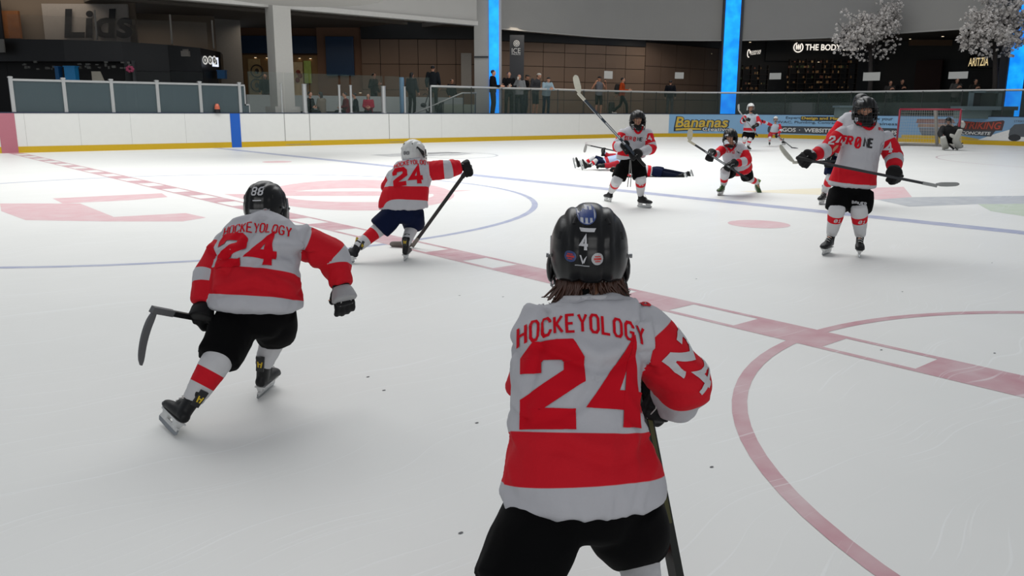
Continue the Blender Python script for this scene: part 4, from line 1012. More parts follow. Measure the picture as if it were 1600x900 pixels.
def helmet(root, c, hf, hu, s, mat, voxel=.004, cage=True, cagecol='#2a2b2e', detail=True):
    hf = hf.normalized(); hu = (hu-hf*hu.dot(hf)).normalized(); w_ = hf.cross(hu).normalized()
    def pt(ph, th, inner=0.0):
        # ph 0 front, th polar from the crown
        rx, ry, rz = .100*s, .125*s, .120*s; x = sin(ph); y = cos(ph)
        if inner: rx -= inner; ry -= inner; rz -= inner
        k = 1.0
        if detail and not inner:
            lat = abs(sin(th)*x); back = max(0, -y)
            g = math.exp(-((lat-.30)/.045)**2); g2 = math.exp(-((lat-.62)/.05)**2)
            k += .035*math.exp(-((lat)/.20)**4)-.045*g+.02*math.exp(-((lat-.45)/.08)**2)-.035*g2*(1 if th < 1.5 else .3)
            k -= .03*math.exp(-((th-1.42)/.05)**2)*back
            k += .035*back*math.exp(-((th-1.85)/.25)**2)
            k -= .03*math.exp(-((ph-pi/2)/.06)**2)*(th > .9)
            k -= .03*math.exp(-((ph-3*pi/2)/.06)**2)*(th > .9)
        st, ct = sin(th), cos(th)
        st2 = abs(st)**.86; ct2 = math.copysign(abs(ct)**.92, ct)
        return c+w_*rx*st2*x*k+hf*ry*st2*y*k+hu*rz*ct2*k
    def cut(ph):
        y = cos(ph); x = abs(sin(ph))
        return 1.28+(.88*(1-max(0, y)**.5) if y > 0 else .88*(.86+.14*x)+.10*(1-x))
    nph, nth = (72, 26) if detail else (40, 14); vs = []; fs = []
    for L_, inn in ((0, 0), (1, .010*s)):
        for j in range(nth+1):
            for i in range(nph):
                ph = 2*pi*i/nph; th = .001+cut(ph)*j/nth; vs.append(pt(ph, th, inn))
    def id_(L_, j, i): return L_*(nth+1)*nph+j*nph+i % nph
    for j in range(nth):
        for i in range(nph):
            fs.append((id_(0, j, i), id_(0, j+1, i), id_(0, j+1, i+1), id_(0, j, i+1))); fs.append((id_(1, j, i), id_(1, j, i+1), id_(1, j+1, i+1), id_(1, j+1, i)))
    for i in range(nph): fs.append((id_(0, nth, i), id_(1, nth, i), id_(1, nth, i+1), id_(0, nth, i+1)))
    h = mesh_obj('helmet', vs, fs, mat, root, True)
    bm = bmesh.new(); bm.from_mesh(h.data); bmesh.ops.remove_doubles(bm, verts=bm.verts, dist=1e-5); bmesh.ops.recalc_face_normals(bm, faces=bm.faces); bm.to_mesh(h.data); bm.free()
    DK = M('helmet_liner', '#0b0b0c', .7)
    # vents
    if detail:
        for ph, th in ((.55, .75), (-.55, .75), (2.6, .8), (-2.6, .8), (2.2, 1.15), (-2.2, 1.15), (1.2, 1.0), (-1.2, 1.0)):
            p = pt(ph, th); q = pt(ph, th+.16); nrm = (p-c).normalized(); mb = MB(); mb.tube([p-nrm*.002, q-nrm*.002], .005*s, 6); mb.build('vent', DK, h)
        for sg in (-1, 1):   # ear guards and screws
            mb = MB(); e = c+w_*sg*.097*s-hu*.045*s+hf*.01*s
            mb.ball(e, .012*s, .030*s, .038*s, 12, 0, Matrix((w_, hf, hu)).transposed()); mb.build('ear_guard', mat, h, True)
            for dy, dz in ((.035, .03), (-.03, .035)): q = e+w_*sg*.006*s+hf*dy*s+hu*dz*s; mb = MB(); mb.tube([q, q+w_*sg*.006*s], .006*s, 8); mb.build('screw', M('screw_steel', '#8a8c8e', .3, .8), h)
    if cage:
        mb = MB(); r = .0022*s if detail else .003*s
        def cp(a, z):   # a sideways angle, z height below centre; cage shell
            bul = .145-.018*(abs(z+.05)/.07)**2
            return c+w_*sin(a)*.098*s+hf*(cos(a)*(bul-.02)+.02)*s+hu*z*s
        for z in (.018, -.012, -.040, -.068, -.095, -.118):
            lim = 1.35 if z > -.1 else .9
            mb.tube([cp(lim*t/7, z) for t in range(-7, 8)], r, 5)
        for a in (-1.1, -.8, -.5, -.2, .2, .5, .8, 1.1):
            zb = -.118 if abs(a) < .9 else -.095
            mb.tube([cp(a, .03+(zb-.03)*t/6) for t in range(7)], r, 5)
        mb.tube([cp(1.35*t/7, .034) for t in range(-7, 8)], r*1.6, 6); mb.tube([cp(-1.35, .034), cp(-1.38, -.04), cp(-1.3, -.095), cp(-.9, -.12)], r*1.6, 6); mb.tube([cp(1.35, .034), cp(1.38, -.04), cp(1.3, -.095), cp(.9, -.12)], r*1.6, 6)
        mb.tube([cp(.9*t/5, -.12) for t in range(-5, 6)], r*1.8, 6)
        cg = mb.build('cage', M('cage'+cagecol[1:], cagecol, .35, .6), h, True)
        mb = MB(); mb.ball(c+hf*.088*s-hu*.112*s, .04*s, .026*s, .022*s, 12, 0, Matrix((w_, hf, hu)).transposed()); mb.build('chin_cup', DK, cg, True)
        mb = MB()
        for sg in (-1, 1): mb.tube([c+w_*sg*.092*s-hu*.06*s, c+w_*sg*.075*s-hu*.11*s+hf*.04*s, c+w_*sg*.03*s-hu*.13*s+hf*.075*s], .004*s, 5)
        mb.build('chin_strap', DK, h, True)
    return h
def skate(root, heel_sole, F, U, s=1.0, voxel=.006, mat=None, accent=None, lacec='#c9c9c6', acc_back=False):
    # heel_sole: point under the heel at the blade's running edge
    mat = mat or M('boot_black', '#0e0f11', .5, vary=.3, scale=40, spec=.3); F = F.normalized(); U = (U-F*U.dot(F)).normalized(); W = F.cross(U).normalized(); P = lambda a, b, c_=0: heel_sole+F*a*s+U*b*s+W*c_*s
    hs_ = .062
    K = Cloth()
    K.tube([(P(-.01, hs_+.028), .026*s, .026*s, W), (P(.05, hs_+.034), .033*s, .032*s, W), (P(.12, hs_+.03), .040*s, .028*s, W), (P(.18, hs_+.024), .038*s, .022*s, W), (P(.205, hs_+.02), .028*s, .016*s, W)], 4, 20, e=2.3, dome=.7)
    K.tube([(P(.02, hs_+.02), .030*s, .035*s, W), (P(.022, hs_+.075), .032*s, .040*s, W), (P(.018, hs_+.125), .036*s, .044*s, W), (P(.01, hs_+.165), .040*s, .046*s, W)], 4, 20, e=2.3, dome=.15)
    K.ball(P(.075, hs_+.062), .028*s, .045*s, .03*s, (W, F, U))
    b = K.build('skate', mat, root, voxel, 1)
    mb = MB(); mb.ball(P(.178, hs_+.018), .041*s, .036*s, .021*s, 14, 0, Matrix((W, F, U)).transposed()); mb.build('toe_cap', M('toe_cap', '#2b2c2e', .3), b, True)
    mb = MB(); q = P(.052, hs_+.16); mb.obox(q, W, (F*.35+U).normalized(), .026*s, .04*s, .007*s); mb.build('tongue', accent or M('tongue_grey', '#3c3c3d', .7), b)
    if acc_back:
        mb = MB(); q = P(-.034, hs_+.135); mb.obox(q, W, (U-F*.12).normalized(), .019*s, .040*s, .006*s)
        g = mb.build('tendon_guard', M('guard_black', '#17181a', .5), b)
        mb = MB()
        for sg in (-1, 1): mb.obox(q-F*.0065*s+W*sg*.009*s, W, (U+W*sg*.15).normalized(), .0035*s, .018*s, .001*s)
        mb.obox(q-F*.0068*s, W, U, .012*s, .003*s, .001*s); mb.build('yellow_mark', M('mark_yellow', '#d3b21e', .5), g)
    mb = MB()
    for i in range(6):
        t = i/5; a0 = P(.115-.07*t, hs_+.062+.085*t, -.020); a1 = P(.120-.07*t+.006, hs_+.072+.085*t, .020); m_ = P(.124-.068*t, hs_+.074+.083*t, 0)
        mb.tube([a0, m_, a1], .0028*s, 5)
    mb.build('laces', M('lace'+lacec[1:], lacec, .8), b, True)
    mb = MB()
    for x0, x1 in ((-.012, .055), (.115, .195)):
        vs = [P(x0, hs_, -.018), P(x1, hs_, -.018), P(x1, hs_, .018), P(x0, hs_, .018), P(x0+.012, .024, -.006), P(x1-.012, .024, -.006), P(x1-.012, .024, .006), P(x0+.012, .024, .006)]
        mb.add(vs, [(0, 1, 2, 3), (7, 6, 5, 4), (0, 4, 5, 1), (1, 5, 6, 2), (2, 6, 7, 3), (3, 7, 4, 0)])
    mb.obox(P(.09, .028), F, W, .112*s, .006*s, .008*s); mb.obox(P(.09, hs_-.002), F, W, .10*s, .026*s, .004*s)
    h = mb.build('blade_holder', M('holder_white', '#c6c7c6', .4), b)
    prof = [(-.028, .030), (-.034, .012), (-.018, .002), (.09, 0), (.195, .002), (.216, .014), (.212, .030)]
    mb = MB(); mb.poly([P(x, y, -.0017) for x, y in prof], .0034*s, W); mb.build('blade', M('steel', '#9fa3a6', .2, .9), h)
    return b
def stick(name, heel, toward, length, blade_dir, label, shaftc='#141416', bladec='#1c1c1e', tapec=None, face=None, group=None, blen=.24, curve=.03, ends=None, r=(.0145, .010), bh=1.0):
    # straight shaft from the heel through 'toward'; curved blade from the heel
    ax = (toward-heel).normalized(); butt = heel+ax*length
    root = empty(name, heel, label, 'hockey stick', group)
    bd = blade_dir.normalized(); n = ax.cross(bd).normalized(); s2 = n.cross(ax).normalized()
    mb = MB(); hw, hn = r
    for a, b in ((0.02, length),):
        mb.obox(heel+ax*(a+b)/2, ax, s2, (b-a)/2, hw, hn)
    sh = mb.build('shaft', M('shaft'+shaftc[1:], shaftc, .3, vary=.15), root)
    if ends:
        mb = MB(); 
        for a, b in ((.28, .34), (.40, .62), (.66, .70)): mb.obox(heel+ax*length*(a+b)/2, ax, s2, length*(b-a)/2, hw+.0007, hn*.55); mb.obox(heel+ax*length*(a+b)/2, ax, s2, length*(b-a)/2, hw*.5, hn+.0007)
        mb.build('shaft_print', M('print'+ends[1:], ends, .4), sh)
    mb = MB(); mb.obox(butt-ax*.06, ax, s2, .06, hw+.003, hn+.003); mb.ball(butt, hw+.006, hw+.006, hw+.006, 10); mb.build('grip_tape', M('tape_black', '#1a1a1b', .8), root)
    # blade: swept quad section, taller in the middle, rounded toe
    N_ = 14; vs = []; fs = []; upb = (ax-bd*ax.dot(bd)).normalized()
    for i in range(N_+1):
        t = i/N_; c = heel+bd*blen*t+n*curve*(t*t)-bd*.0
        h = (.030+.006*sin(pi*t)) if t < .8 else (.033*math.sqrt(max(.02, 1-((t-.8)/.2)**2*.9)))
        h *= min(1, .45+t*3)*bh; th_ = .0045*(1.3-.6*t)
        mid = c+upb*(.012*(1-t))
        for a, b in ((1, 1), (1, -1), (-1, -1), (-1, 1)): vs.append(mid+upb*h*a+n*th_*b)
    for i in range(N_):
        for k in range(4): fs.append((i*4+k, (i+1)*4+k, (i+1)*4+(k+1) % 4, i*4+(k+1) % 4))
    fs += [(3, 2, 1, 0), tuple(N_*4+k for k in range(4))]
    bl = mesh_obj('blade', vs, fs, M('bladec'+bladec[1:], bladec, .5), root)
    mb = MB(); mb.obox(heel+ax*.05, ax, s2, .06, hw+.002, hn+.001); mb.build('hosel', M('bladec'+bladec[1:], bladec, .5), root)
    if tapec:
        a0, a1 = 4, N_
        mb = MB(); V2 = []
        for i in range(a0, a1): V2 += [heel+bd*blen*i/N_+n*curve*(i/N_)**2+upb*(.012*(1-i/N_))+(v-(heel+bd*blen*i/N_+n*curve*(i/N_)**2+upb*(.012*(1-i/N_))))*1.06+n*(.0012 if (v-heel).dot(n) > (heel+bd*blen*i/N_+n*curve*(i/N_)**2-heel).dot(n) else -.0012) for v in vs[i*4:i*4+4]]
        k_ = a1-a0; mb.add(V2, [(i*4+k, (i+1)*4+k, (i+1)*4+(k+1) % 4, i*4+(k+1) % 4) for i in range(k_-1) for k in range(4)]+[(3, 2, 1, 0), tuple((k_-1)*4+k for k in range(4))])
        mb.build('blade_tape', M('tapec'+tapec[1:], tapec, .8), bl)
    return root

def limb_body(K, a, b, c_, r0, r1, r2):
    K.tube([(a, r0, r0), (a.lerp(b, .45), r0*.95, r0*.95), (b, r1, r1), (b.lerp(c_, .35), r1*1.02, r1*1.02), (c_, r2, r2)], 4, 14, dome=.7)
def body(root, J, s, voxel, skin=SKIN, hands=True, name='body'):
    # one continuous figure from head to feet inside the clothes
    K = Cloth(); hc = J['head']; hf = J['hf'].normalized(); hu = J['hu']; hu = (hu-hf*hu.dot(hf)).normalized(); hs = .078*s
    head_prims(None, K, hc, hf, hu, hs)
    ch = J['chest']; pe = J['pelvis']; lat = (J['sR']-J['sL']).normalized(); lat2 = (J['hR']-J['hL']).normalized()
    sw = (J['sR']-J['sL']).length/2; hw = .115*s
    K.tube([(hc-hf*hs*.15, hs*.6, hs*.6), (hc.lerp(ch, .45), hs*.62, hs*.62), (ch, hs*.8, hs*.8)], 4, 14)
    K.tube([(ch+(ch-pe).normalized()*.05*s, sw*.6, .06*s, lat), (ch-(ch-pe)*.08, sw*.85, .085*s, lat), (ch.lerp(pe, .35), sw*.75, .09*s, lat), (ch.lerp(pe, .7), hw*.85, .08*s, lat2), (pe, hw, .09*s, lat2), (pe-(ch-pe).normalized()*.05*s, hw*.8, .07*s, lat2)], 4, 20, dome=.6)
    for k in 'LR':
        limb_body(K, J['s'+k], J['e'+k], J['w'+k], .042*s, .032*s, .022*s); K.tube([(ch, .05*s, .05*s), (J['s'+k], .046*s, .046*s)], 3, 12)
        limb_body(K, J['h'+k], J['k'+k], J['a'+k], .066*s, .046*s, .030*s); K.tube([(pe, .07*s, .07*s), (J['h'+k], .07*s, .07*s)], 3, 12)
        fd = J.get('f'+k); 
        if fd is not None: K.tube([(J['a'+k]-UPZ*.0, .028*s, .028*s), (J['a'+k]+fd*.06*s-UPZ*.03*s, .03*s, .024*s), (J['a'+k]+fd*.13*s-UPZ*.045*s, .026*s, .014*s)], 3, 12, dome=.8)
        if hands:
            d = J.get('d'+k); n_ = J.get('n'+k)
            hand_prims(K, J['w'+k]+d*.012*s, d, n_, J.get('t'+k, 1), s*(.80 if voxel < .0155 else 1), J.get('c'+k, 1.4), max(.0085, voxel*.75/s))
    o = K.build(name, skin, root, voxel, 1)
    return o

def foot(J, k, heel, F, U, s=.86):
    F = F.normalized(); U = (U-F*U.dot(F)).normalized(); J['foot'+k] = (heel, F, U, s); J['a'+k] = heel+U*.175*s+F*.016*s; J['f'+k] = (F*.75-U*.1)
def boot(root, J, k, voxel, *a, **kw):
    h, F, U, s = J['foot'+k]; return skate(root, h, F, U, s, voxel, *a, **kw)

def pants(root, J, s, voxel, mat, rl=.098, wide=1.0, end=.93, flare=1.05, seed=1.0):
    K = Cloth(); pe = J['pelvis']; ch = J['chest']; up = (ch-pe).normalized(); lat2 = (J['hR']-J['hL']).normalized()
    K.tube([(pe+up*.10*s, .135*s*wide, .088*s, lat2), (pe+up*.03*s, .150*s*wide, .10*s, lat2), (pe-up*.03*s, .150*s*wide, .10*s, lat2), (pe-up*.07*s, .12*s*wide, .085*s, lat2)], 4, 26, e=2.3, dome=.4)
    for k in 'LR':
        h, kn = J['h'+k], J['k'+k]; e_ = h.lerp(kn, end)
        K.tube([(h+up*.02*s, rl*s*.95, rl*s*.95, lat2), (h.lerp(kn, .4), rl*s*1.03, rl*s*1.08, lat2), (e_, rl*s*flare, rl*s*flare*.98, lat2)], 5, 24, e=2.5, dome=.12)
    return K.build('pants', mat, root, voxel, 2, folds(.006*s, 7, 5, seed))
def sock(root, kn, an, s, voxel, mat, bands=((.38, .62),), r0=.062, r1=.043, up=.04, seed=0.):
    K = Cloth(); d = (an-kn).normalized(); f = stripes(*bands) if bands else None
    K.tube([(kn-d*up*s, r0*s*.98, r0*s*.98), (kn+d*.01*s, r0*s*1.03, r0*s*1.03), (kn.lerp(an, .4), r0*s*.90, r0*s*.93), (kn.lerp(an, .75), (r0*.35+r1*.65)*s, (r0*.35+r1*.65)*s), (an, r1*s, r1*s)], 6, 22, pat=f, dome=.3)
    return K.build('sock', mat, root, voxel, 1, folds(.003*s, 12, 20, seed))
def jersey(root, rings, arms, s, voxel, mat, torso_bands=((.10, .32),), sleeve_bands=((.12, .56), (.76, 1.2)), seed=1.0, amp=.006, e=2.3, name='jersey', smooth=3, sx=9, sz=5, sl_r=.058, pat2=None, tilt=0.0, creases=None):
    # rings run from the hem up to the neck; arms: (shoulder, elbow, wrist, radii)
    K = Cloth(); K.tube(rings, 8, 44, pat=stripes(*torso_bands, tilt=tilt) if torso_bands else None, e=e, dome=.18)
    for a in arms:
        sh, el, wr = a[0], a[1], a[2]; r = a[3] if len(a) > 3 else (sl_r*1.15*s, sl_r*1.12*s, sl_r*s, sl_r*.8*s); ins = a[4] if len(a) > 4 else sh
        st = (el-sh)*-.22
        K.tube([(sh+st, r[0]*.8, r[0]*.8), (sh, r[0], r[0]), (sh.lerp(el, .55), r[1], r[1]), (el, r[1]*.98, r[1]*.98), (el.lerp(wr, .5), r[2], r[2]), (wr, r[3], r[3])], 7, 30, pat=stripes(*sleeve_bands) if sleeve_bands else None, dome=.25)
    w0 = folds(amp*s, sx, sz, seed)
    def w_(co, n):
        d = w0(co, n)
        for (pl, wd, am) in (creases or ()):
            if n.dot(-FWD) < -.1: continue
            best = 9; sg = 0
            for a, b in zip(pl, pl[1:]):
                ab = b-a; t = max(0, min(1, (co-a).dot(ab)/ab.length_squared)); q = a+ab*t; v = co-q; v = v-FWD*v.dot(FWD); L_ = v.length
                if L_ < best: best = L_; sg = 1 if v.z > 0 else -1
            x = best/wd*sg
            d += am*(math.exp(-(x-.9)**2)*.9-1.1*math.exp(-(x+.35)**2*1.6))
        return d
    return K.build(name, mat, root, voxel, smooth, w_)
def collar(root, c, up, lat, r, mat, s=1.0, dip=.0, fwd=None):
    mb = MB(); n = up.cross(lat).normalized() if fwd is None else fwd; pts = []
    for i in range(25):
        a = 2*pi*i/24; k = max(0, sin(a)); pts.append(c+lat*cos(a)*r+n*sin(a)*r*.92-up*dip*(k**3)+n*dip*.35*(k**3))
    mb.tube(pts, .013*s, 8); return mb.build('collar', mat, root, True)
# ------------------------------------------------------------------ the hockey players
RW = MP('jersey_red_white', '#b4b4b9', '#c40f21', .8, .35)
SW = MP('sock_red_white', '#c2c2c4', '#c40f21', .8, .3)
PB = M('pants_black', '#030304', .85, spec=.12, vary=.15, bump=.3, bscale=14); PN = M('pants_navy', '#0a1430', .85, spec=.12, vary=.12, bump=.3, bscale=14)
LR_ = M('letter_red', '#c40f21', .8, vary=.04, spec=.12); LW = M('letter_white', '#c0c0c3', .8, vary=.04, spec=.2); LK = M('letter_black', '#121214', .7)
HB = M('helmet_black', '#050506', .30, vary=.1, spec=.38); HW = M('helmet_white', '#c9cac8', .3, vary=.03)
def facing(a, el=0): a = radians(a); return vec(sin(a)*cos(radians(el)), -cos(a)*cos(radians(el)), sin(radians(el)))  # 0 looks at the camera, 90 to the right
def hand_basis(J, k, d, n, t, c=1.4): J['d'+k] = d.normalized(); n = n-J['d'+k]*n.dot(J['d'+k]); J['n'+k] = n.normalized(); J['t'+k] = t; J['c'+k] = c

def person(loc, label, group=None): return empty('person', loc, label, 'person', group)

# ---- 1: the player in the foreground, seen from behind
r1 = person(G(930, 1000), 'foreground hockey player from behind in black helmet and number 24 jersey')
J = dict(head=V(920, 392, 1.93), hf=vec(.02, 1, -.12), hu=vec(0, .12, 1), chest=V(918, 500, 1.87), pelvis=V(905, 778, 1.70),
         sL=V(850, 512, 1.88), sR=V(1008, 508, 1.85), eL=V(825, 612, 2.02), eR=V(1066, 618, 1.84), wL=V(948, 640, 2.16), wR=V(1024, 640, 1.99),
         hL=V(855, 800, 1.68), hR=V(968, 796, 1.71), kL=V(792, 935, 1.56), kR=V(992, 840, 1.80), aL=V(765, 1085, 1.50), aR=V(1012, 1010, 1.68),
         fL=vec(-.2, 1, 0), fR=vec(.15, 1, 0))
S_ = .66
hand_basis(J, 'L', vec(.5, .3, -.6), vec(.3, .9, .3), 1, 2.2); hand_basis(J, 'R', vec(-.4, .4, -.7), vec(.5, .6, .3), -1, 2.2)
foot(J, 'R', G(1012, 1070), vec(.12, 1, 0), vec(0, .1, 1), .8); foot(J, 'L', G(765, 1140), vec(-.15, 1, 0), vec(0, .1, 1), .8)
body(r1, J, S_, .010)
lat = vec(1, .02, .03)
jr = jersey(r1, [(V(909, 773, 1.70), .184, .135, vec(1, .05, .02)), (V(908, 748, 1.705), .182, .134, vec(1, .05, .02)), (V(900, 680, 1.735), .152, .128, lat), (V(898, 610, 1.78), .142, .120, lat), (V(904, 552, 1.82), .148, .113, lat), (V(921, 508, 1.85), .150, .095, lat), (V(922, 482, 1.87), .105, .072, lat), (V(921, 466, 1.875), .066, .055, lat)],
     [(V(860, 522, 1.88), V(832, 606, 2.0), V(935, 650, 2.13), (.060, .058, .052, .045)), (V(1000, 516, 1.86), V(1066, 598, 1.83), V(1052, 630, 1.90), (.064, .066, .062, .052))],
     1, .0065, RW, torso_bands=((.095, .30),), sleeve_bands=((.20, .70),), seed=3.3, amp=.014, smooth=3, sx=8, sz=6, tilt=-.010,
     creases=[([V(803, 566, 1.7), V(840, 540, 1.7), V(880, 552, 1.7), V(935, 572, 1.7), V(1000, 560, 1.7)], .018, 0.0130), 
     ([V(850, 500, 1.7), V(838, 560, 1.7), V(820, 640, 1.7)], .013, 0.0065), ([V(800, 715, 1.6), V(880, 700, 1.6), V(960, 722, 1.6), V(1010, 712, 1.6)], .020, 0.0065), ([V(1012, 470, 1.7), V(1008, 520, 1.7), V(1022, 590, 1.7)], .013, 0.0097), ([V(1050, 600, 1.7), V(1080, 590, 1.7), V(1100, 600, 1.7)], .012, 0.0065), ([V(930, 610, 1.6), V(900, 650, 1.6), V(830, 672, 1.6)], .015, 0.0054)])
bv = bvh_of(jr)
up = (V(921, 480, 1.87)-V(905, 700, 1.73)).normalized(); o24 = V(905, 606, 1.78); px_m = 1/700
drape('number', block_text('24', .092, .150, .045, .060), bv, V(911, 610, 1.78), vec(1, .0, -.015), up, LR_, jr, seg=.006, off=.0022)
drape('lettering', block_text('HOCKEYOLOGY', .0165, .040, .0062, .0098), bv, V(905, 516, 1.82), vec(1, .0, .0), up, LR_, jr, seg=.005, off=.0022, arch=1.25)
drape('number', block_text('24', .042, .080, .016, .022), bv, V(1061, 556, 1.84), vec(.55, .35, -.62), vec(.42, .2, .8), LW, jr, seg=.006, off=.002, reach=.3)
drape('shoulder_mark', block_text('0', .020, .024, .007, .01), bv, V(1010, 470, 1.85), vec(.9, .2, -.3), vec(.2, .6, .7), LR_, jr, seg=.006, off=.002, reach=.3)
collar(r1, V(921, 467, 1.875), vec(0, .2, 1), lat, .056, LW, .8)
pants(r1, J, 1, .009, PB, rl=.094, wide=1.0, end=.93, flare=.93)
sR_ = sock(r1, J['kR']-vec(0, 0, .0), J['aR'], 1, .006, SW, bands=((.0, .30), (.38, .41)), r0=.052, r1=.036); sock(r1, J['kL'], J['aL'], 1, .008, SW, r0=.056, r1=.038)
boot(r1, J, 'R', .006); boot(r1, J, 'L', .006)
hm = helmet(r1, V(920, 392, 1.93), vec(.03, 1, -.10), vec(0, .10, 1), .93, HB, cagecol='#b7b9ba')
hb = bvh_of(hm)
def badge(px, py, r, c1, c2, mark, par=hm, bvh=hb, dh=1.8):
    def rings(r0, r1, n=20): return [[Vector((r0*cos(a), r0*sin(a))), Vector((r1*cos(a), r1*sin(a))), Vector((r1*cos(b), r1*sin(b))), Vector((r0*cos(b), r0*sin(b)))] for a, b in [(2*pi*i/n, 2*pi*(i+1)/n) for i in range(n)]]
    R4 = lambda x0, y0, x1, y1: [Vector((x0, y0)), Vector((x1, y0)), Vector((x1, y1)), Vector((x0, y1))]
    o = V(px, py, dh); b = drape('sticker', rings(.0005, r*.5)+rings(r*.5, r), bvh, o, RGT, UPZ, c1, par, seg=.006, off=.0012, reach=.2)
    if mark == 'stripes': qs = [R4(r*k-r*.09, -r*.85*math.sqrt(1-k*k), r*k+r*.09, r*.85*math.sqrt(1-k*k)) for k in (-.66, -.22, .22, .66)]+[R4(-r*.6, -r*.35, r*.6, r*.35)]+rings(r*.92, r)
    else: qs = [R4(-r*.6, -r*.18, r*.6, r*.18), R4(-r*.45, r*.32, r*.45, r*.5), R4(-r*.4, -r*.5, r*.4, -r*.32)]
    if b: drape('sticker_mark', qs, bvh, o, RGT, UPZ, c2, b, seg=.005, off=.002, reach=.2)
badge(920, 340, .022, M('stick_white', '#b9bcc4', .4), M('stick_blue', '#27407f', .4), 'stripes')
badge(893, 404, .0125, M('stick_navy', '#2e3e6e', .4), M('stick_red', '#b8322c', .4), 'bars')
badge(934, 406, .0135, M('stick_silver', '#a9a9ab', .4), M('stick_red', '#b8322c', .4), 'bars')
ofs = V(913, 376, 1.83)
drape('number', block_text('4', .014, .028, .0065, .01), hb, V(912, 377, 1.84), RGT, UPZ, LW, hm, seg=.004, off=.0012, reach=.2)
drape('logo', [[Vector(p) for p in q] for q in ([(-.008, .010), (-.004, .010), (.001, -.006), (-.001, -.010)], [(.008, .010), (.003, .004), (.0, -.004), (.002, -.008)])], hb, V(910, 403, 1.84), RGT, UPZ, LW, hm, seg=.004, off=.0012, reach=.2)
drape('logo_line', [[Vector(p) for p in [(-.016, 0), (.016, 0), (.016, .0025), (-.016, .0025)]]], hb, V(908, 412.5, 1.84), RGT, UPZ, M('print_grey', '#8d8f92'), hm, seg=.004, off=.0012, reach=.2)
drape('size_tab', [[Vector(p) for p in [(-.014, -.0035), (.014, -.0035), (.018, .0045), (-.018, .0045)]]], hb, V(918, 359, 1.84), RGT, UPZ, LW, hm, seg=.004, off=.0014, reach=.2)
# hair spilling under the helmet: many thin locks
random.seed(4); mb = MB()
for i in range(210):
    a = random.choice((random.uniform(-1.4, -.1), random.uniform(-1.3, -.3), random.uniform(-.2, 1.4))); base = V(920, 432, 1.93)+vec(sin(a)*.072, -cos(a)*.085+.005, random.uniform(-.015, .02))
    L_ = random.uniform(.045, .075)*(1.15 if a < -.3 else (.75 if a > .5 else .6)); out = vec(sin(a), -cos(a)*.6, 0)
    p1 = base+out*.006-UPZ*L_*.5; p2 = base+out*random.uniform(.005, .028)+vec(random.uniform(-.012, .012), 0, 0)-UPZ*L_
    mb.tube([base, p1, p2, p2+out*.008+UPZ*random.uniform(-.008, .004)], [.0032, .0034, .0024, .0008], 4)
o = mb.build('hair', HAIR, r1, True)
mb = MB(); mb.tube([V(915, 452, 1.84), V(917, 472, 1.845)], [.008, .006], 8); mb.build('hair_tie', PB, r1, True)
J['wR'] = V(1031, 612, 1.90); J['dR'] = vec(-.30, -.1, -.95); J['nR'] = vec(.3, -.95, .1); glove(r1, J['wR'], J['dR'], J['nR'], -1, .80, 2.6, fore=(J['wR']-J['eR'])*-1); glove(r1, J['wL'], J['dL'], J['nL'], 1, .80, 2.6, fore=(J['wL']-J['eL'])*-1)
st1 = stick('hockey_stick', V(1078, 1010, 1.70), V(1012, 668, 1.88), 1.02, vec(-.5, .9, 0), 'dark hockey stick with yellow print held by the foreground player', '#15160f', '#1c1c1e', '#202022', ends='#47451f', r=(.0155, .011))

# ---- 2: the skater at the left in helmet 88
r2 = person(G(380, 650), 'left hockey player from behind in helmet numbered 88, pushing off the ice')
J = dict(head=V(416, 322, 3.55), hf=vec(.12, 1, -.1), hu=vec(-.02, .15, 1), chest=V(415, 372, 3.42), pelvis=V(398, 490, 3.31),
         sL=V(358, 382, 3.42), sR=V(470, 374, 3.44), eL=V(327, 432, 3.32), eR=V(520, 402, 3.50), wL=V(318, 476, 3.24), wR=V(533, 448, 3.44),
         hL=V(373, 500, 3.28), hR=V(430, 492, 3.33), kL=V(338, 566, 3.12), kR=V(430, 522, 3.44), aL=V(300, 632, 3.02), aR=V(415, 590, 3.42), fL=vec(-.7, .5, -.2), fR=vec(.05, 1, 0))
hand_basis(J, 'L', vec(-.35, .2, -.9), vec(-.8, -.5, .2), -1, 2.2); hand_basis(J, 'R', vec(.12, .1, -1), vec(.5, -.85, 0), 1, .7)
foot(J, 'L', G(270, 682)+vec(0, 0, .008), vec(-.62, .75, .05), vec(.62, .2, .80), .86); foot(J, 'R', G(405, 622), vec(.08, 1, 0), vec(.16, .02, 1), .86)
body(r2, J, .70, .011)
la = vec(1, .05, .0)
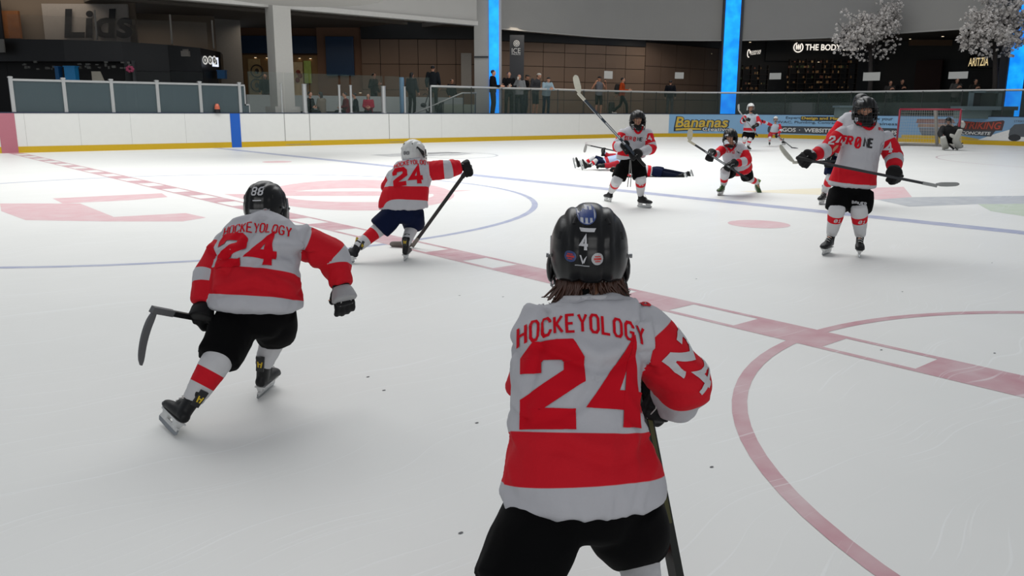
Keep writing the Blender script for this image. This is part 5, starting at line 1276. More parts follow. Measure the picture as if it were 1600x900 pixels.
jr = jersey(r2, [(V(400, 480, 3.27), .190, .135, vec(1, 0, .02)), (V(400, 470, 3.275), .190, .135, vec(1, 0, 0)), (V(400, 440, 3.30), .176, .122, vec(1, 0, -.05)), (V(402, 410, 3.34), .168, .115, la), (V(408, 382, 3.39), .168, .10, la), (V(413, 361, 3.43), .150, .085, la), (V(416, 348, 3.46), .10, .065, la), (V(417, 341, 3.475), .062, .052, la)],
     [(V(357, 385, 3.42), V(328, 432, 3.32), V(318, 472, 3.25), (.064, .064, .056, .050)), (V(468, 376, 3.44), V(521, 402, 3.50), V(533, 444, 3.45), (.066, .070, .062, .048))],
     1, .0075, RW, torso_bands=((.10, .335),), sleeve_bands=((.17, .60), (.76, 1.3)), seed=8.1, amp=.013, smooth=3, tilt=-.018,
     creases=[([V(350, 400, 3.2), V(390, 415, 3.2), V(420, 398, 3.2), V(458, 405, 3.2)], .022, .012), ([V(385, 352, 3.2), V(372, 390, 3.2), V(352, 425, 3.2)], .016, .009), ([V(462, 360, 3.2), V(456, 400, 3.2), V(462, 440, 3.2)], .014, .008), ([V(345, 455, 3.2), V(400, 440, 3.2), V(460, 462, 3.2)], .02, .009), ([V(490, 378, 3.2), V(515, 395, 3.2), V(540, 390, 3.2)], .014, .009), ([V(312, 400, 3.2), V(335, 408, 3.2), V(352, 398, 3.2)], .014, .009)])
bv = bvh_of(jr); up = (V(413, 361, 3.43)-V(400, 450, 3.30)).normalized()
drape('number', block_text('24', .086, .115, .038, .046), bv, V(397, 403, 3.34), vec(1, .02, -.0), up, LR_, jr, seg=.010, off=.003)
drape('lettering', block_text('HOCKEYOLOGY', .0165, .042, .0058, .0085), bv, V(409, 368, 3.40), vec(1, .02, .02), up, LR_, jr, seg=.007, off=.003, arch=.6)
collar(r2, V(417, 342, 3.475), vec(0, .2, 1), la, .054, LW, .8)
pants(r2, J, 1, .010, PB, rl=.088, wide=.98, end=.93, flare=.98, seed=2)
sock(r2, J['kL'], J['aL'], 1, .007, SW, bands=((.44, .72),), r0=.058, r1=.040, up=.06); sock(r2, J['kR'], J['aR'], 1, .007, SW, bands=((.0, .40),), r0=.054, r1=.037, up=.05)
Fl = vec(-.86, .35, -.30); Ul = vec(.55, .12, .80)
hp = G(276, 678)+vec(0, 0, .008)
boot(r2, J, 'L', .006, acc_back=True, accent=M('tongue_yellow', '#b89b1c', .6)); boot(r2, J, 'R', .006, acc_back=True)
hm = helmet(r2, V(415, 321, 3.55), vec(.22, 1, -.12), vec(0, .12, 1), .86, HB, cagecol='#8d8f92'); hb = bvh_of(hm)
drape('number', block_text('88', .016, .028, .0055, .009), hb, V(398, 300, 3.44), vec(1, -.15, 0), UPZ, LW, hm, seg=.004, off=.0015, reach=.2)
drape('size_tab', [[Vector(p) for p in [(-.017, -.002), (.017, -.002), (.017, .003), (-.017, .003)]]], hb, V(400, 314, 3.44), vec(1, -.15, 0), UPZ, LW, hm, seg=.005, off=.0015, reach=.2)
drape('name_band', [[Vector(p) for p in [(-.038, -.007), (.038, -.007), (.038, .007), (-.038, .007)]]], hb, V(404, 330, 3.44), vec(1, -.15, 0), UPZ, M('band_white', '#8f9092', .5), hm, seg=.005, off=.0015, reach=.2)
badge(411, 330.5, .010, M('stick_silver', '#a9a9ab', .4), M('stick_red', '#b8322c', .4), 'bars', hm, hb, 3.42)
GW_ = M('cuff_white', '#9a9a9c', .6)
g, c_ = glove(r2, J['wR'], J['dR'], J['nR'], 1, .92, .9, fore=(J['wR']-J['eR'])*-1, cuffmat=GW_)
drape('lettering', block_text('BAUER', .011, .018, .0045, .006), bvh_of(c_), J['wR']+vec(0, -.03, .035), vec(1, .1, .0), vec(0, 0, 1), LK, c_, seg=.005, off=.0015, reach=.2)
glove(r2, J['wL'], J['dL'], J['nL'], -1, .92, 2.6, fore=(J['wL']-J['eL'])*-1)
stick('hockey_stick', V(240, 484, 3.0), V(309, 497, 3.24), .80, vec(-.55, -.25, -1), 'black and grey hockey stick carried low by the left skater, blade out behind', '#1b1b1d', '#5d5e60', None, blen=.20, curve=-.07, r=(.011, .008), bh=.5)

# ---- 3: white helmet skater reaching right
r3 = person(G(620, 400), 'hockey player from behind in white helmet and navy pants, right arm stretched out')
J = dict(head=V(647, 240, 7.05), hf=vec(.3, 1, -.1), hu=vec(0, .15, 1), chest=V(648, 268, 6.95), pelvis=V(629, 330, 6.88),
         sL=V(615, 274, 6.98), sR=V(668, 266, 6.95), eL=V(606, 292, 7.10), eR=V(698, 265, 6.96), wL=V(625, 302, 7.22), wR=V(722, 260, 7.0),
         hL=V(614, 336, 6.84), hR=V(645, 334, 6.90), kL=V(592, 358, 6.80), kR=V(646, 350, 7.02), aL=V(561, 393, 6.76), aR=V(638, 382, 7.0), fL=vec(-.9, .3, -.2), fR=vec(0, 1, 0))
hand_basis(J, 'L', vec(.4, .5, -.6), vec(0, 0, 1), 1, 2.2); hand_basis(J, 'R', vec(.9, .1, -.35), vec(.1, -.2, 1), 1, 2.2)
foot(J, 'L', G(549, 413)+vec(0, 0, .01), vec(-.75, .65, 0), vec(.66, .1, .75), .86); foot(J, 'R', G(632, 408), vec(.05, 1, 0), vec(.08, 0, 1), .86)
body(r3, J, .72, .013)
la = vec(1, .05, .12)
jr = jersey(r3, [(V(631, 323, 6.88), .205, .125, vec(1, 0, .02)), (V(631, 317, 6.88), .203, .125, vec(1, 0, .02)), (V(636, 299, 6.90), .185, .12, vec(1, 0, .04)), (V(640, 285, 6.92), .170, .115, la), (V(644, 270, 6.95), .165, .105, la), (V(648, 259, 6.98), .135, .085, la), (V(649, 252, 7.0), .085, .065, la), (V(650, 248, 7.01), .058, .05, la)],
     [(V(616, 276, 6.98), V(606, 294, 7.10), V(625, 303, 7.2), (.060, .058, .05, .045)), (V(668, 267, 6.95), V(697, 265, 6.96), V(718, 261, 6.99), (.072, .080, .074, .055))],
     1, .010, RW, torso_bands=((.12, .37),), sleeve_bands=((.17, .56), (.75, 1.3)), seed=5.1, amp=.013, smooth=2, tilt=.05)
bv = bvh_of(jr); up = (V(646, 262, 6.97)-V(634, 300, 6.90)).normalized()
drape('number', block_text('24', .088, .125, .038, .044), bv, V(640, 280, 6.93), la, up, LR_, jr, seg=.014, off=.004)
drape('lettering', block_text('HOCKEYOLOGY', .0175, .040, .0068, .0095), bv, V(644, 257, 6.95), la, up, LR_, jr, seg=.01, off=.004, arch=.7)
pants(r3, J, 1, .012, PN, rl=.092, wide=1.0, end=.95, seed=4)
sock(r3, J['kL'], J['aL'], 1, .009, SW, bands=((.38, .68),), r0=.060, r1=.042, up=.06); sock(r3, J['kR'], J['aR'], 1, .009, SW, bands=((.0, .36),), r0=.058, r1=.04, up=.06)
boot(r3, J, 'L', .009, acc_back=True, accent=M('tongue_yellow', '#b89b1c', .6)); boot(r3, J, 'R', .009, acc_back=True)
hm = helmet(r3, V(646, 240, 7.05), vec(.45, 1, -.1), vec(0, .12, 1), .98, HW, cagecol='#1c1c1e'); hb = bvh_of(hm)
drape('number', block_text('88', .018, .022, .006, .01), hb, V(636, 239, 6.95), vec(1, -.3, 0), UPZ, M('decal_grey', '#55565a'), hm, seg=.006, off=.002, reach=.25)
mb = MB(); mb.tube([V(652, 229, 6.93), V(660, 238, 6.93), V(663, 245, 6.98)], [.006, .016, .01], 8); mb.build('helmet_stripe', HB, hm, True)
glove(r3, J['wR'], J['dR'], J['nR'], 1, .95, 2.6, .009, fore=(J['wR']-J['eR'])*-1); glove(r3, J['wL'], J['dL'], J['nL'], 1, .9, 2.6, .009)
hl = G(645, 387); stick('hockey_stick', hl+vec(0, 0, .02), V(733, 262, 7.02), 1.02, vec(-1, .1, -.02), 'black hockey stick planted on the ice by the white helmet skater', '#141416', '#77716a', None, blen=.22, curve=-.02)

# ---- generic front-view features
def front_logo(jr, o, u, up, wl, ht, s=1.0, seg=.014, off=.004):
    bv = bvh_of(jr); w_ = wl/8.2; th = ht*.22
    left = block_text('ZER', w_*.72, ht, th, w_*.35); right = block_text('NE', w_*.8, ht, th, w_*.35); zero = block_text('0', w_*.9, ht*1.25, th, 0)
    sh = lambda Q, dx: [[p+Vector((dx, 0)) for p in q] for q in Q]
    drape('lettering', sh(left, -wl*.30), bv, o, u, up, LR_, jr, seg, off); drape('lettering', sh(zero, wl*.02), bv, o-Vector(up).normalized()*ht*.12, u, up, LR_, jr, seg, off+.001)
    drape('lettering', sh(right, wl*.30), bv, o, u, up, LK, jr, seg, off)
    return bv

# ---- 4: the tall player facing us at the right
r4 = person(G(1312, 392), 'tall hockey player at the right facing camera, stick held across the waist')
f4 = facing(-8); la = vec(-1, 0, .10)
J = dict(head=V(1351, 173, 7.18), hf=facing(-4, -4), hu=vec(.02, -.05, 1), chest=V(1352, 212, 7.2), pelvis=V(1331, 292, 7.22),
         sR=V(1322, 208, 7.2), sL=V(1383, 214, 7.22), eR=V(1297, 236, 7.14), eL=V(1397, 246, 7.18), wR=V(1270, 243, 7.0), wL=V(1397, 264, 7.0),
         hR=V(1313, 300, 7.22), hL=V(1346, 304, 7.22), kR=V(1307, 334, 7.15), kL=V(1342, 336, 7.12), aR=V(1295, 374, 7.2), aL=V(1341, 374, 7.12), fR=facing(-35), fL=facing(-8))
hand_basis(J, 'R', vec(-.8, -.1, -.25), vec(-.2, -.6, .7), -1, 2.2); hand_basis(J, 'L', vec(.25, -.2, -.8), vec(.5, -.8, .2), 1, 2.2)
foot(J, 'R', G(1294, 396)+vec(.02, .02, 0), facing(-38), vec(.06, 0, 1), 1.0); foot(J, 'L', G(1342, 398)+vec(.0, .02, 0), facing(-20), vec(0.02, 0, 1), 1.0)
body(r4, J, .80, .011, SKIN2); face_parts(r4, J['head'], J['hf'].normalized(), J['hu'], .078*.80)
jr = jersey(r4, [(V(1331, 290, 7.22), .200, .135, vec(-1, 0, .22)), (V(1332, 284, 7.22), .198, .135, vec(-1, 0, .22)), (V(1336, 266, 7.21), .180, .128, vec(-1, 0, .18)), (V(1342, 244, 7.2), .166, .12, la), (V(1348, 222, 7.2), .168, .112, la), (V(1351, 206, 7.2), .165, .095, la), (V(1353, 195, 7.2), .11, .07, la), (V(1353, 190, 7.2), .068, .055, la)],
     [(V(1315, 209, 7.22), V(1291, 234, 7.18), V(1272, 242, 7.02), (.062, .066, .058, .046)), (V(1383, 216, 7.22), V(1396, 246, 7.18), V(1397, 263, 7.03), (.070, .078, .068, .052))],
     1, .010, RW, torso_bands=((.05, .27),), sleeve_bands=((.16, .58), (.84, 1.3)), seed=6.7, amp=.012, smooth=2)
bv = front_logo(jr, V(1347, 222, 7.0), vec(1, 0, -.12), vec(.12, 0, 1), .30, .066, seg=.009, off=.005)
drape('number', block_text('24', .036, .072, .016, .02), bv, V(1388, 231, 7.1), vec(.9, .3, .05), vec(-.02, 0, 1), LW, jr, seg=.012, off=.004, reach=.25)
drape('number', block_text('24', .034, .06, .015, .018), bv, V(1303, 219, 7.1), vec(.75, -.6, .05), vec(.1, 0, 1), LW, jr, seg=.012, off=.004, reach=.25)
drape('shoulder_mark', block_text('01', .018, .022, .006, .01), bv, V(1381, 199, 7.1), vec(1, .2, -.2), vec(.1, .5, 1), LR_, jr, seg=.01, off=.004, reach=.3)
collar(r4, V(1353, 192, 7.17), vec(0, 0, 1), vec(-1, 0, 0), .068, LR_, 1.0, .05, -FWD)
K = Cloth(); K.tube([(V(1353, 196, 7.17), .062, .062), (V(1352, 186, 7.16), .058, .06), (V(1352, 181, 7.13), .05, .055)], 4, 20); K.build('neck_guard', M('neck_black', '#0f1013', .8), r4, .008, 1)
pt_ = pants(r4, J, 1, .012, PB, rl=.098, wide=1.0, end=.78, flare=1.0, seed=6)
drape('lettering', block_text('BAUER', .015, .020, .0055, .008), bvh_of(pt_), V(1345, 318, 7.05), vec(1, 0, -.1), vec(.1, 0, 1), LW, pt_, seg=.01, off=.003, reach=.3)
for k, bn in (('R', ((.31, .53),)), ('L', ((.31, .53),))):
    so = sock(r4, J['k'+k]+vec(0, 0, .03), J['a'+k], 1, .009, SW, bands=bn, r0=.068, r1=.045, up=.06)
    drape('sock_mark', block_text('01', .020, .026, .006, .012), bvh_of(so), J['k'+k].lerp(J['a'+k], .30), RGT, UPZ, LW, so, seg=.008, off=.004, reach=.2)
boot(r4, J, 'R', .008); boot(r4, J, 'L', .008)
hm = helmet(r4, V(1351, 173, 7.18), facing(-4, -4), vec(0, -.04, 1), .98, HB, cagecol='#2e2e30'); hb = bvh_of(hm)
drape('helmet_tab', [[Vector(p) for p in [(-.035, -.008), (.035, -.008), (.035, .008), (-.035, .008)]]], hb, V(1351, 158, 7.0), RGT, UPZ, M('decal_pale', '#8b8d90'), hm, seg=.008, off=.002, reach=.25)
gR, cR = glove(r4, J['wR'], J['dR'], J['nR'], -1, 1.1, 2.5, .009, fore=(J['wR']-J['eR'])*-1); glove(r4, J['wL'], J['dL'], J['nL'], 1, 1.1, 2.5, .009, fore=(J['wL']-J['eL'])*-1)
drape('lettering', block_text('BAUER', .014, .022, .006, .008), bvh_of(cR), J['wR']+vec(.015, -.05, .03), vec(1, 0, -.25), vec(.2, 0, 1), LW, cR, seg=.008, off=.003, reach=.2)
stick('hockey_stick', V(1462, 290, 6.84), V(1262, 250, 6.93), 1.16, vec(1, -.15, .05), 'black hockey stick held across the waist by the tall front player', '#1a1c22', '#8d8f8e', None, blen=.19, curve=.02, r=(.010, .008), bh=.5)

# ---- 5: the player with the raised stick
r5 = person(G(980, 322), 'standing hockey player facing camera with stick raised diagonally to the left')
J = dict(head=V(996, 187, 10.6), hf=facing(8, -3), hu=vec(0, 0, 1), chest=V(994, 212, 10.62), pelvis=V(985, 258, 10.65),
         sR=V(974, 208, 10.62), sL=V(1011, 208, 10.64), eR=V(965, 229, 10.55), eL=V(1018, 233, 10.55), wR=V(974, 227, 10.36), wL=V(1000, 239, 10.34),
         hR=V(973, 262, 10.65), hL=V(998, 262, 10.65), kR=V(964, 285, 10.6), kL=V(1001, 284, 10.6), aR=V(953, 309, 10.75), aL=V(1004, 314, 10.6), fR=facing(-150), fL=facing(25))
hand_basis(J, 'R', vec(.45, -.4, -.5), vec(-.2, -.8, .3), -1, 2.2); hand_basis(J, 'L', vec(-.6, -.2, -.2), vec(.2, -.8, .6), 1, 2.2)
foot(J, 'L', G(999, 324)+vec(0, .03, 0), facing(45), vec(0, 0, 1), .95); foot(J, 'R', G(950, 316)+vec(.03, 0, 0), facing(-160), vec(.15, 0, 1), .9)
body(r5, J, .72, .012, SKIN); face_parts(r5, J['head'], J['hf'].normalized(), J['hu'], .078*.72)
la = vec(-1, 0, .05)
jr = jersey(r5, [(V(986, 246, 10.65), .185, .125, la), (V(986, 243, 10.65), .183, .125, la), (V(988, 232, 10.64), .172, .12, la), (V(991, 220, 10.63), .168, .11, la), (V(993, 210, 10.62), .165, .10, la), (V(995, 202, 10.62), .13, .08, la), (V(996, 197, 10.62), .07, .055, la)],
     [(V(974, 209, 10.62), V(965, 229, 10.55), V(973, 228, 10.40), (.066, .068, .058, .045)), (V(1011, 209, 10.64), V(1017, 232, 10.55), V(1002, 238, 10.38), (.068, .072, .06, .045))],
     1, .012, RW, torso_bands=((.06, .22),), sleeve_bands=((.15, .40), (.5, .68)), seed=7.7, amp=.012, smooth=2)
bv = front_logo(jr, V(992, 217, 10.45), vec(1, 0, -.08), UPZ, .25, .04, seg=.01, off=.006)
for px_, u_ in ((1015, vec(.8, .5, 0)), (968, vec(.8, -.5, 0))): drape('sleeve_mark', block_text('24', .03, .05, .014, .018), bv, V(px_, 216, 10.5), u_, UPZ, LW, jr, seg=.014, off=.005, reach=.25)
collar(r5, V(996, 198.5, 10.6), UPZ, vec(-1, 0, 0), .066, LR_, 1.1, .075, -FWD)
K = Cloth(); K.tube([(V(996, 203, 10.6), .05, .05), (V(996, 196, 10.58), .052, .055)], 4, 18); K.build('neck_guard', M('neck_black', '#0f1013', .8), r5, .008, 1)
pt_ = pants(r5, J, 1, .013, PB, rl=.090, wide=.95, end=.75, seed=7)
for k in 'RL':
    so = sock(r5, J['k'+k]+vec(0, 0, .03), J['a'+k], 1, .010, SW, bands=((.28, .46),), r0=.068, r1=.043, up=.06)
    drape('sock_mark', block_text('01', .02, .026, .006, .012), bvh_of(so), J['k'+k].lerp(J['a'+k], .26)+vec(0, -.02, .015), RGT, UPZ, LW, so, seg=.014, off=.004, reach=.2)
mb = MB(); 
for dx in (-.015, .012): mb.tube([V(985, 250, 10.5)+vec(dx*.3, 0, 0), V(985, 270, 10.5)+vec(dx, 0, 0), V(983, 292, 10.52)+vec(dx*1.4, 0, 0)], .006, 5)
mb.build('pants_lace', M('lace_grey', '#8d8c8a'), pt_, True)
boot(r5, J, 'L', .010); boot(r5, J, 'R', .010)
helmet(r5, V(996, 187, 10.6), facing(8, -3), UPZ, .98, HB, cagecol='#1d1d1f')
glove(r5, J['wR'], J['dR'], J['nR'], -1, 1.05, 2.5, .011, fore=(J['wR']-J['eR'])*-1); glove(r5, J['wL'], J['dL'], J['nL'], 1, 1.15, 2.5, .011, fore=(J['wL']-J['eL'])*-1)
stick('hockey_stick', V(904, 146, 10.2), V(980, 229, 10.28), 1.22, vec(-.25, 0, 1), 'hockey stick raised diagonally with a white taped blade by the centre background player', '#1c2b38', '#c9c6b6', '#cfccbc', blen=.22, curve=.03, ends='#b9bcbc', r=(.015, .011))

# ---- 6: the smiling skater bent forward with green skates
r6 = person(G(1140, 303), 'small hockey player in green skates striding and leaning forward near the blue line')
J = dict(head=V(1140, 214, 12.1), hf=facing(-4, -12), hu=vec(0, -.2, 1), chest=V(1147, 236, 12.2), pelvis=V(1154, 264, 12.5),
         sR=V(1129, 232, 12.2), sL=V(1163, 234, 12.2), eR=V(1119, 241, 12.1), eL=V(1168, 252, 12.1), wR=V(1111, 241, 11.95), wL=V(1144, 257, 11.9),
         hR=V(1143, 268, 12.5), hL=V(1165, 266, 12.5), kR=V(1133, 270, 12.15), kL=V(1168, 278, 12.65), aR=V(1130, 293, 12.2), aL=V(1176, 289, 12.95), fR=facing(-20), fL=facing(10))
hand_basis(J, 'R', vec(-.3, -.6, -.3), vec(0, -.6, .8), -1, 2.2); hand_basis(J, 'L', vec(-.6, -.4, -.3), vec(0, -.7, .7), 1, 2.2)
foot(J, 'R', G(1130, 305)+vec(0, .05, 0), facing(-35), vec(.1, 0, 1), .95); foot(J, 'L', V(1180, 294, 13.0)-vec(0, 0, .02), facing(10, -35), vec(0, -.7, .8), .9)
body(r6, J, .70, .013, SKIN); face_parts(r6, J['head'], J['hf'].normalized(), J['hu'], .078*.70)
la = vec(-1, 0, .03)
jr = jersey(r6, [(V(1154, 263, 12.5), .20, .13, vec(-1, 0, .12)), (V(1153, 260, 12.45), .20, .13, vec(-1, 0, .12)), (V(1150, 250, 12.36), .18, .125, la), (V(1147, 239, 12.27), .172, .115, la), (V(1144, 231, 12.2), .15, .095, la), (V(1142, 226, 12.18), .085, .065, la)],
     [(V(1129, 233, 12.2), V(1120, 241, 12.1), V(1112, 241, 11.98), (.062, .062, .052, .044)), (V(1162, 235, 12.2), V(1167, 251, 12.1), V(1148, 256, 11.95), (.066, .070, .06, .045))],
     1, .013, RW, torso_bands=((.04, .18),), sleeve_bands=((.15, .58), (.8, 1.3)), seed=9.7, amp=.012, smooth=2)
bv = front_logo(jr, V(1149, 243, 12.0), vec(1, 0, .0), vec(0, -.4, 1), .25, .035, seg=.016)
drape('number', block_text('24', .034, .055, .014, .018), bv, V(1161, 239, 12.0), vec(.9, .4, .0), vec(0, -.3, 1), LW, jr, seg=.014, off=.005, reach=.25)
collar(r6, V(1141, 227, 12.12), vec(0, -.3, 1), vec(-1, 0, 0), .066, LR_, 1.2, .07, -FWD)
pants(r6, J, 1, .013, PB, rl=.092, wide=1.0, end=.80, seed=8)
so = sock(r6, J['kR'], J['aR'], 1, .010, SW, bands=((.42, .66),), r0=.068, r1=.045, up=.05); sock(r6, J['kL'], J['aL'], 1, .010, SW, bands=((.42, .66),), r0=.06, r1=.043, up=.04)
GB = M('boot_green', '#2f4a1c', .45, vary=.4, scale=30)
boot(r6, J, 'R', .010, GB, M('tongue_lime', '#57802a', .5), '#5a7a3a'); boot(r6, J, 'L', .010, GB, M('tongue_lime', '#57802a'), '#5a7a3a')
hm = helmet(r6, V(1141, 214, 12.1), facing(-4, -12), vec(0, -.2, 1), 1.02, HB, cagecol='#1d1d1f')
drape('helmet_tab', [[Vector(p) for p in [(-.035, -.012), (.035, -.012), (.035, .012), (-.035, .012)]]], bvh_of(hm), V(1137, 208, 11.9), RGT, vec(0, .3, 1), M('decal_pale2', '#b9bbbd'), hm, seg=.01, off=.003, reach=.3)
glove(r6, J['wR'], J['dR'], J['nR'], -1, 1.1, 2.5, .011); glove(r6, J['wL'], J['dL'], J['nL'], 1, 1.1, 2.5, .011)
stick('hockey_stick', V(1076, 220, 11.9), V(1110, 242, 11.85), 1.0, vec(.10, 0, 1), 'hockey stick with cream blade pointing up left, held by the green skates player', '#24262a', '#b3ad97', '#b8b29c', blen=.17, curve=.02, ends='#a5a8a8')

# ---- 7: the player half hidden behind the tall one
r7 = person(G(1310, 322), 'hockey player mostly hidden behind the tall front player, one shoulder and leg showing')
J = dict(head=V(1345, 160, 11.0), hf=facing(-10), hu=UPZ, chest=V(1335, 190, 11.0), pelvis=V(1315, 248, 11.0), sR=V(1315, 188, 11.0), sL=V(1355, 190, 11.0), eR=V(1298, 215, 11.0), eL=V(1372, 215, 11.0), wR=V(1296, 246, 10.9), wL=V(1350, 250, 10.85),
         hR=V(1303, 254, 11.0), hL=V(1330, 254, 11.0), kR=V(1299, 276, 10.95), kL=V(1336, 276, 10.95), aR=V(1291, 304, 11.0), aL=V(1338, 302, 11.1), fR=facing(-30), fL=facing(0))
hand_basis(J, 'R', vec(-.1, -.2, -.9), vec(-.5, -.8, .2), -1, 2.2); hand_basis(J, 'L', vec(-.4, -.4, -.6), vec(.3, -.8, .2), 1, 2.2)
foot(J, 'R', G(1290, 319)+vec(.0, .06, 0), facing(-38), UPZ, 1.0); foot(J, 'L', G(1340, 318)+vec(0, .08, 0), facing(0), UPZ, 1.0)
body(r7, J, .80, .014, SKIN2); la = vec(-1, 0, .0)
jersey(r7, [(V(1318, 246, 11.0), .185, .13, la), (V(1320, 240, 11.0), .183, .13, la), (V(1328, 215, 11.0), .17, .12, la), (V(1333, 190, 11.0), .165, .10, la), (V(1337, 179, 11.0), .12, .07, la), (V(1338, 174, 11.0), .07, .055, la)],
     [(V(1316, 190, 11.0), V(1298, 215, 11.0), V(1296, 244, 10.9), (.064, .062, .055, .045)), (V(1353, 190, 11.0), V(1366, 215, 11.0), V(1350, 248, 10.88), (.064, .062, .055, .045))], 1, .014, RW, torso_bands=((.05, .2),), sleeve_bands=((.15, .58), (.84, 1.3)), seed=1.7, amp=.006)
collar(r7, V(1338, 175, 11.0), UPZ, vec(-1, 0, 0), .07, LR_, 1.2, .05, -FWD)
pants(r7, J, 1, .014, PN, rl=.095, wide=.95, end=.85, seed=9)
for k in 'RL': sock(r7, J['k'+k], J['a'+k], 1, .012, SW, bands=((.2, .5),), r0=.066, r1=.045)
boot(r7, J, 'R', .011); boot(r7, J, 'L', .011)
helmet(r7, J['head'], facing(-10), UPZ, .98, HB, detail=False)
glove(r7, J['wR'], J['dR'], J['nR'], -1, 1.15, 2.5, .012); glove(r7, J['wL'], J['dL'], J['nL'], 1, 1.15, 2.5, .012)
stick('hockey_stick', V(1240, 254, 10.5), V(1296, 252, 10.75), 1.2, vec(-.9, 0, .75), 'hockey stick of the half hidden player, white taped blade pointing left', '#17181a', '#b5b3a6', '#b8b6aa', blen=.30, curve=.06, r=(.014, .010))

# ------------------------------------------------------------------ far players
def simple_hockey(root, J, s, vox, top, pantm, sockm, helm, glovem=None, bands=((.05, .22),), sl=((.15, .58), (.84, 1.3)), cage='#1d1d1f', pw=.9, skin=SKIN2, rj=1.0, skates='RL'):
    body(root, J, s, vox, skin)
    ch, pe = J['chest'], J['pelvis']; up = (ch-pe).normalized(); lat = (J['sR']-J['sL']).normalized(); k = s
    jr = jersey(root, [(pe-up*.02*k, .215*k*rj, .15*k, lat), (pe+up*.01*k, .215*k*rj, .15*k, lat), (pe.lerp(ch, .35), .205*k*rj, .145*k, lat), (pe.lerp(ch, .7), .20*k*rj, .135*k, lat), (ch, .20*k*rj, .12*k, lat), (ch+up*.07*k, .15*k*rj, .09*k, lat), (ch+up*.11*k, .08*k, .07*k, lat)],
        [(J['s'+q], J['e'+q], J['w'+q], (.078*k, .08*k, .07*k, .055*k)) for q in 'RL'], 1, vox, top, torso_bands=bands, sleeve_bands=sl, seed=s*5, amp=.006)
    pants(root, J, k, vox, pantm, rl=.112, wide=pw, end=.85)
    for q in 'RL':
        sock(root, J['k'+q], J['a'+q], k, vox, sockm, bands=((.4, .6),), r0=.075, r1=.05)
        if q in skates: boot(root, J, q, vox*.8)
        glove(root, J['w'+q], J['d'+q], J['n'+q], J['t'+q], 1.3*k, 2.4, vox*.8, glovem)
    helmet(root, J['head'], J['hf'], J['hu'], 1.22*k, helm, detail=True, cagecol=cage)
    return jr
GJ = MP('jersey_pale_blue', '#a9b2bb', '#b0202c', .8, .2)
r = person(G(1168, 237), 'far hockey player in white helmet and pale jersey before the gold lettering advert'); d = 26.4
J = dict(head=V(1173, 168, d), hf=facing(0), hu=UPZ, chest=V(1173, 183, d), pelvis=V(1171, 205, d), sR=V(1164, 182, d), sL=V(1182, 182, d), eR=V(1160, 190, d-.1), eL=V(1187, 192, d-.1), wR=V(1165, 187, d-.35), wL=V(1181, 196, d-.35),
         hR=V(1166, 208, d), hL=V(1176, 208, d), kR=V(1164, 216, d-.1), kL=V(1172, 217, d-.1))
hand_basis(J, 'R', vec(.7, -.5, .1), vec(0, -.7, .7), -1, 2.3); hand_basis(J, 'L', vec(-.6, -.4, -.3), vec(0, -.7, .7), 1, 2.3)
foot(J, 'R', G(1162, 233.5), facing(-20), UPZ, 1.0); foot(J, 'L', G(1168, 236), facing(10), UPZ, 1.0)
jr = simple_hockey(r, J, .92, .016, GJ, PB, SW, HW, sl=((.12, .62), (.8, 1.3)))
drape('number', block_text('8', .1, .2, .04, .03), bvh_of(jr), V(1173, 190, d-.3), RGT, UPZ, M('decal_slate', '#3a4656'), jr, seg=.03, off=.008)
stick('hockey_stick', V(1154, 172, 25.9), V(1165, 187, 26.0), 1.1, vec(-.15, 0, 1), 'hockey stick held up by the far white helmet player in pale jersey', '#8f8f90', '#a5a5a2', blen=.18)
r = person(G(1212, 229), 'small far hockey player in white helmet and red pants before the design slogan advert'); d = 29.6
J = dict(head=V(1212, 186, d), hf=facing(-20), hu=UPZ, chest=V(1211, 197, d), pelvis=V(1209, 208, d+.1), sR=V(1204, 195, d), sL=V(1218, 196, d), eR=V(1195, 191, d-.05), eL=V(1220, 204, d-.1), wR=V(1189, 189, d-.15), wL=V(1214, 211, d-.25),
         hR=V(1204, 209, d+.1), hL=V(1214, 209, d+.1), kR=V(1203, 215, d), kL=V(1216, 215, d))
hand_basis(J, 'R', vec(-.8, -.3, 0), vec(0, -.3, .9), -1, 2.0); hand_basis(J, 'L', vec(-.2, -.5, -.6), vec(.5, -.7, .3), 1, 2.3)
foot(J, 'R', G(1202, 228), facing(-15), UPZ, .9); foot(J, 'L', G(1222, 226), facing(25), UPZ, .9)
simple_hockey(r, J, .66, .014, GJ, M('pants_red', '#a3202a', .8), SW, HW, sl=((.0, .4), (.6, .9)), cage='#8d8f92')
stick('hockey_stick', G(1238, 232)+vec(0, 0, .02), V(1214, 212, 29.3), 1.15, vec(.8, -.3, 0), 'black hockey stick reaching to the ice from the small far player', '#1b1b1d', '#26282a', blen=.2)
# goalkeeper
r = person(G(1482, 234), 'goalkeeper in black jersey and white leg pads kneeling at the right goal post'); d = 27.9
WP = M('pad_white', '#a9a8a2', .6, vary=.1)
J = dict(head=V(1482, 189, d), hf=facing(-25, -15), hu=UPZ, chest=V(1482, 202, d), pelvis=V(1484, 220, d+.15), sR=V(1473, 200, d), sL=V(1492, 200, d), eR=V(1469, 209, d-.1), eL=V(1500, 205, d-.1), wR=V(1474, 218, d-.35), wL=V(1502, 199, d-.3),
         hR=V(1480, 221, d+.15), hL=V(1488, 221, d+.15), kR=V(1473, 221, d-.35), kL=V(1492, 218, d-.35))
hand_basis(J, 'R', vec(.1, -.6, -.6), vec(-.5, -.7, .2), -1, 2.3); hand_basis(J, 'L', vec(.1, -.3, 1), vec(.3, -1, .2), 1, 1.0)
J['aR'] = V(1476, 230, d+.05); J['aL'] = V(1497, 229, d); J['fR'] = vec(.3, .8, 0); J['fL'] = vec(.5, .5, 0)
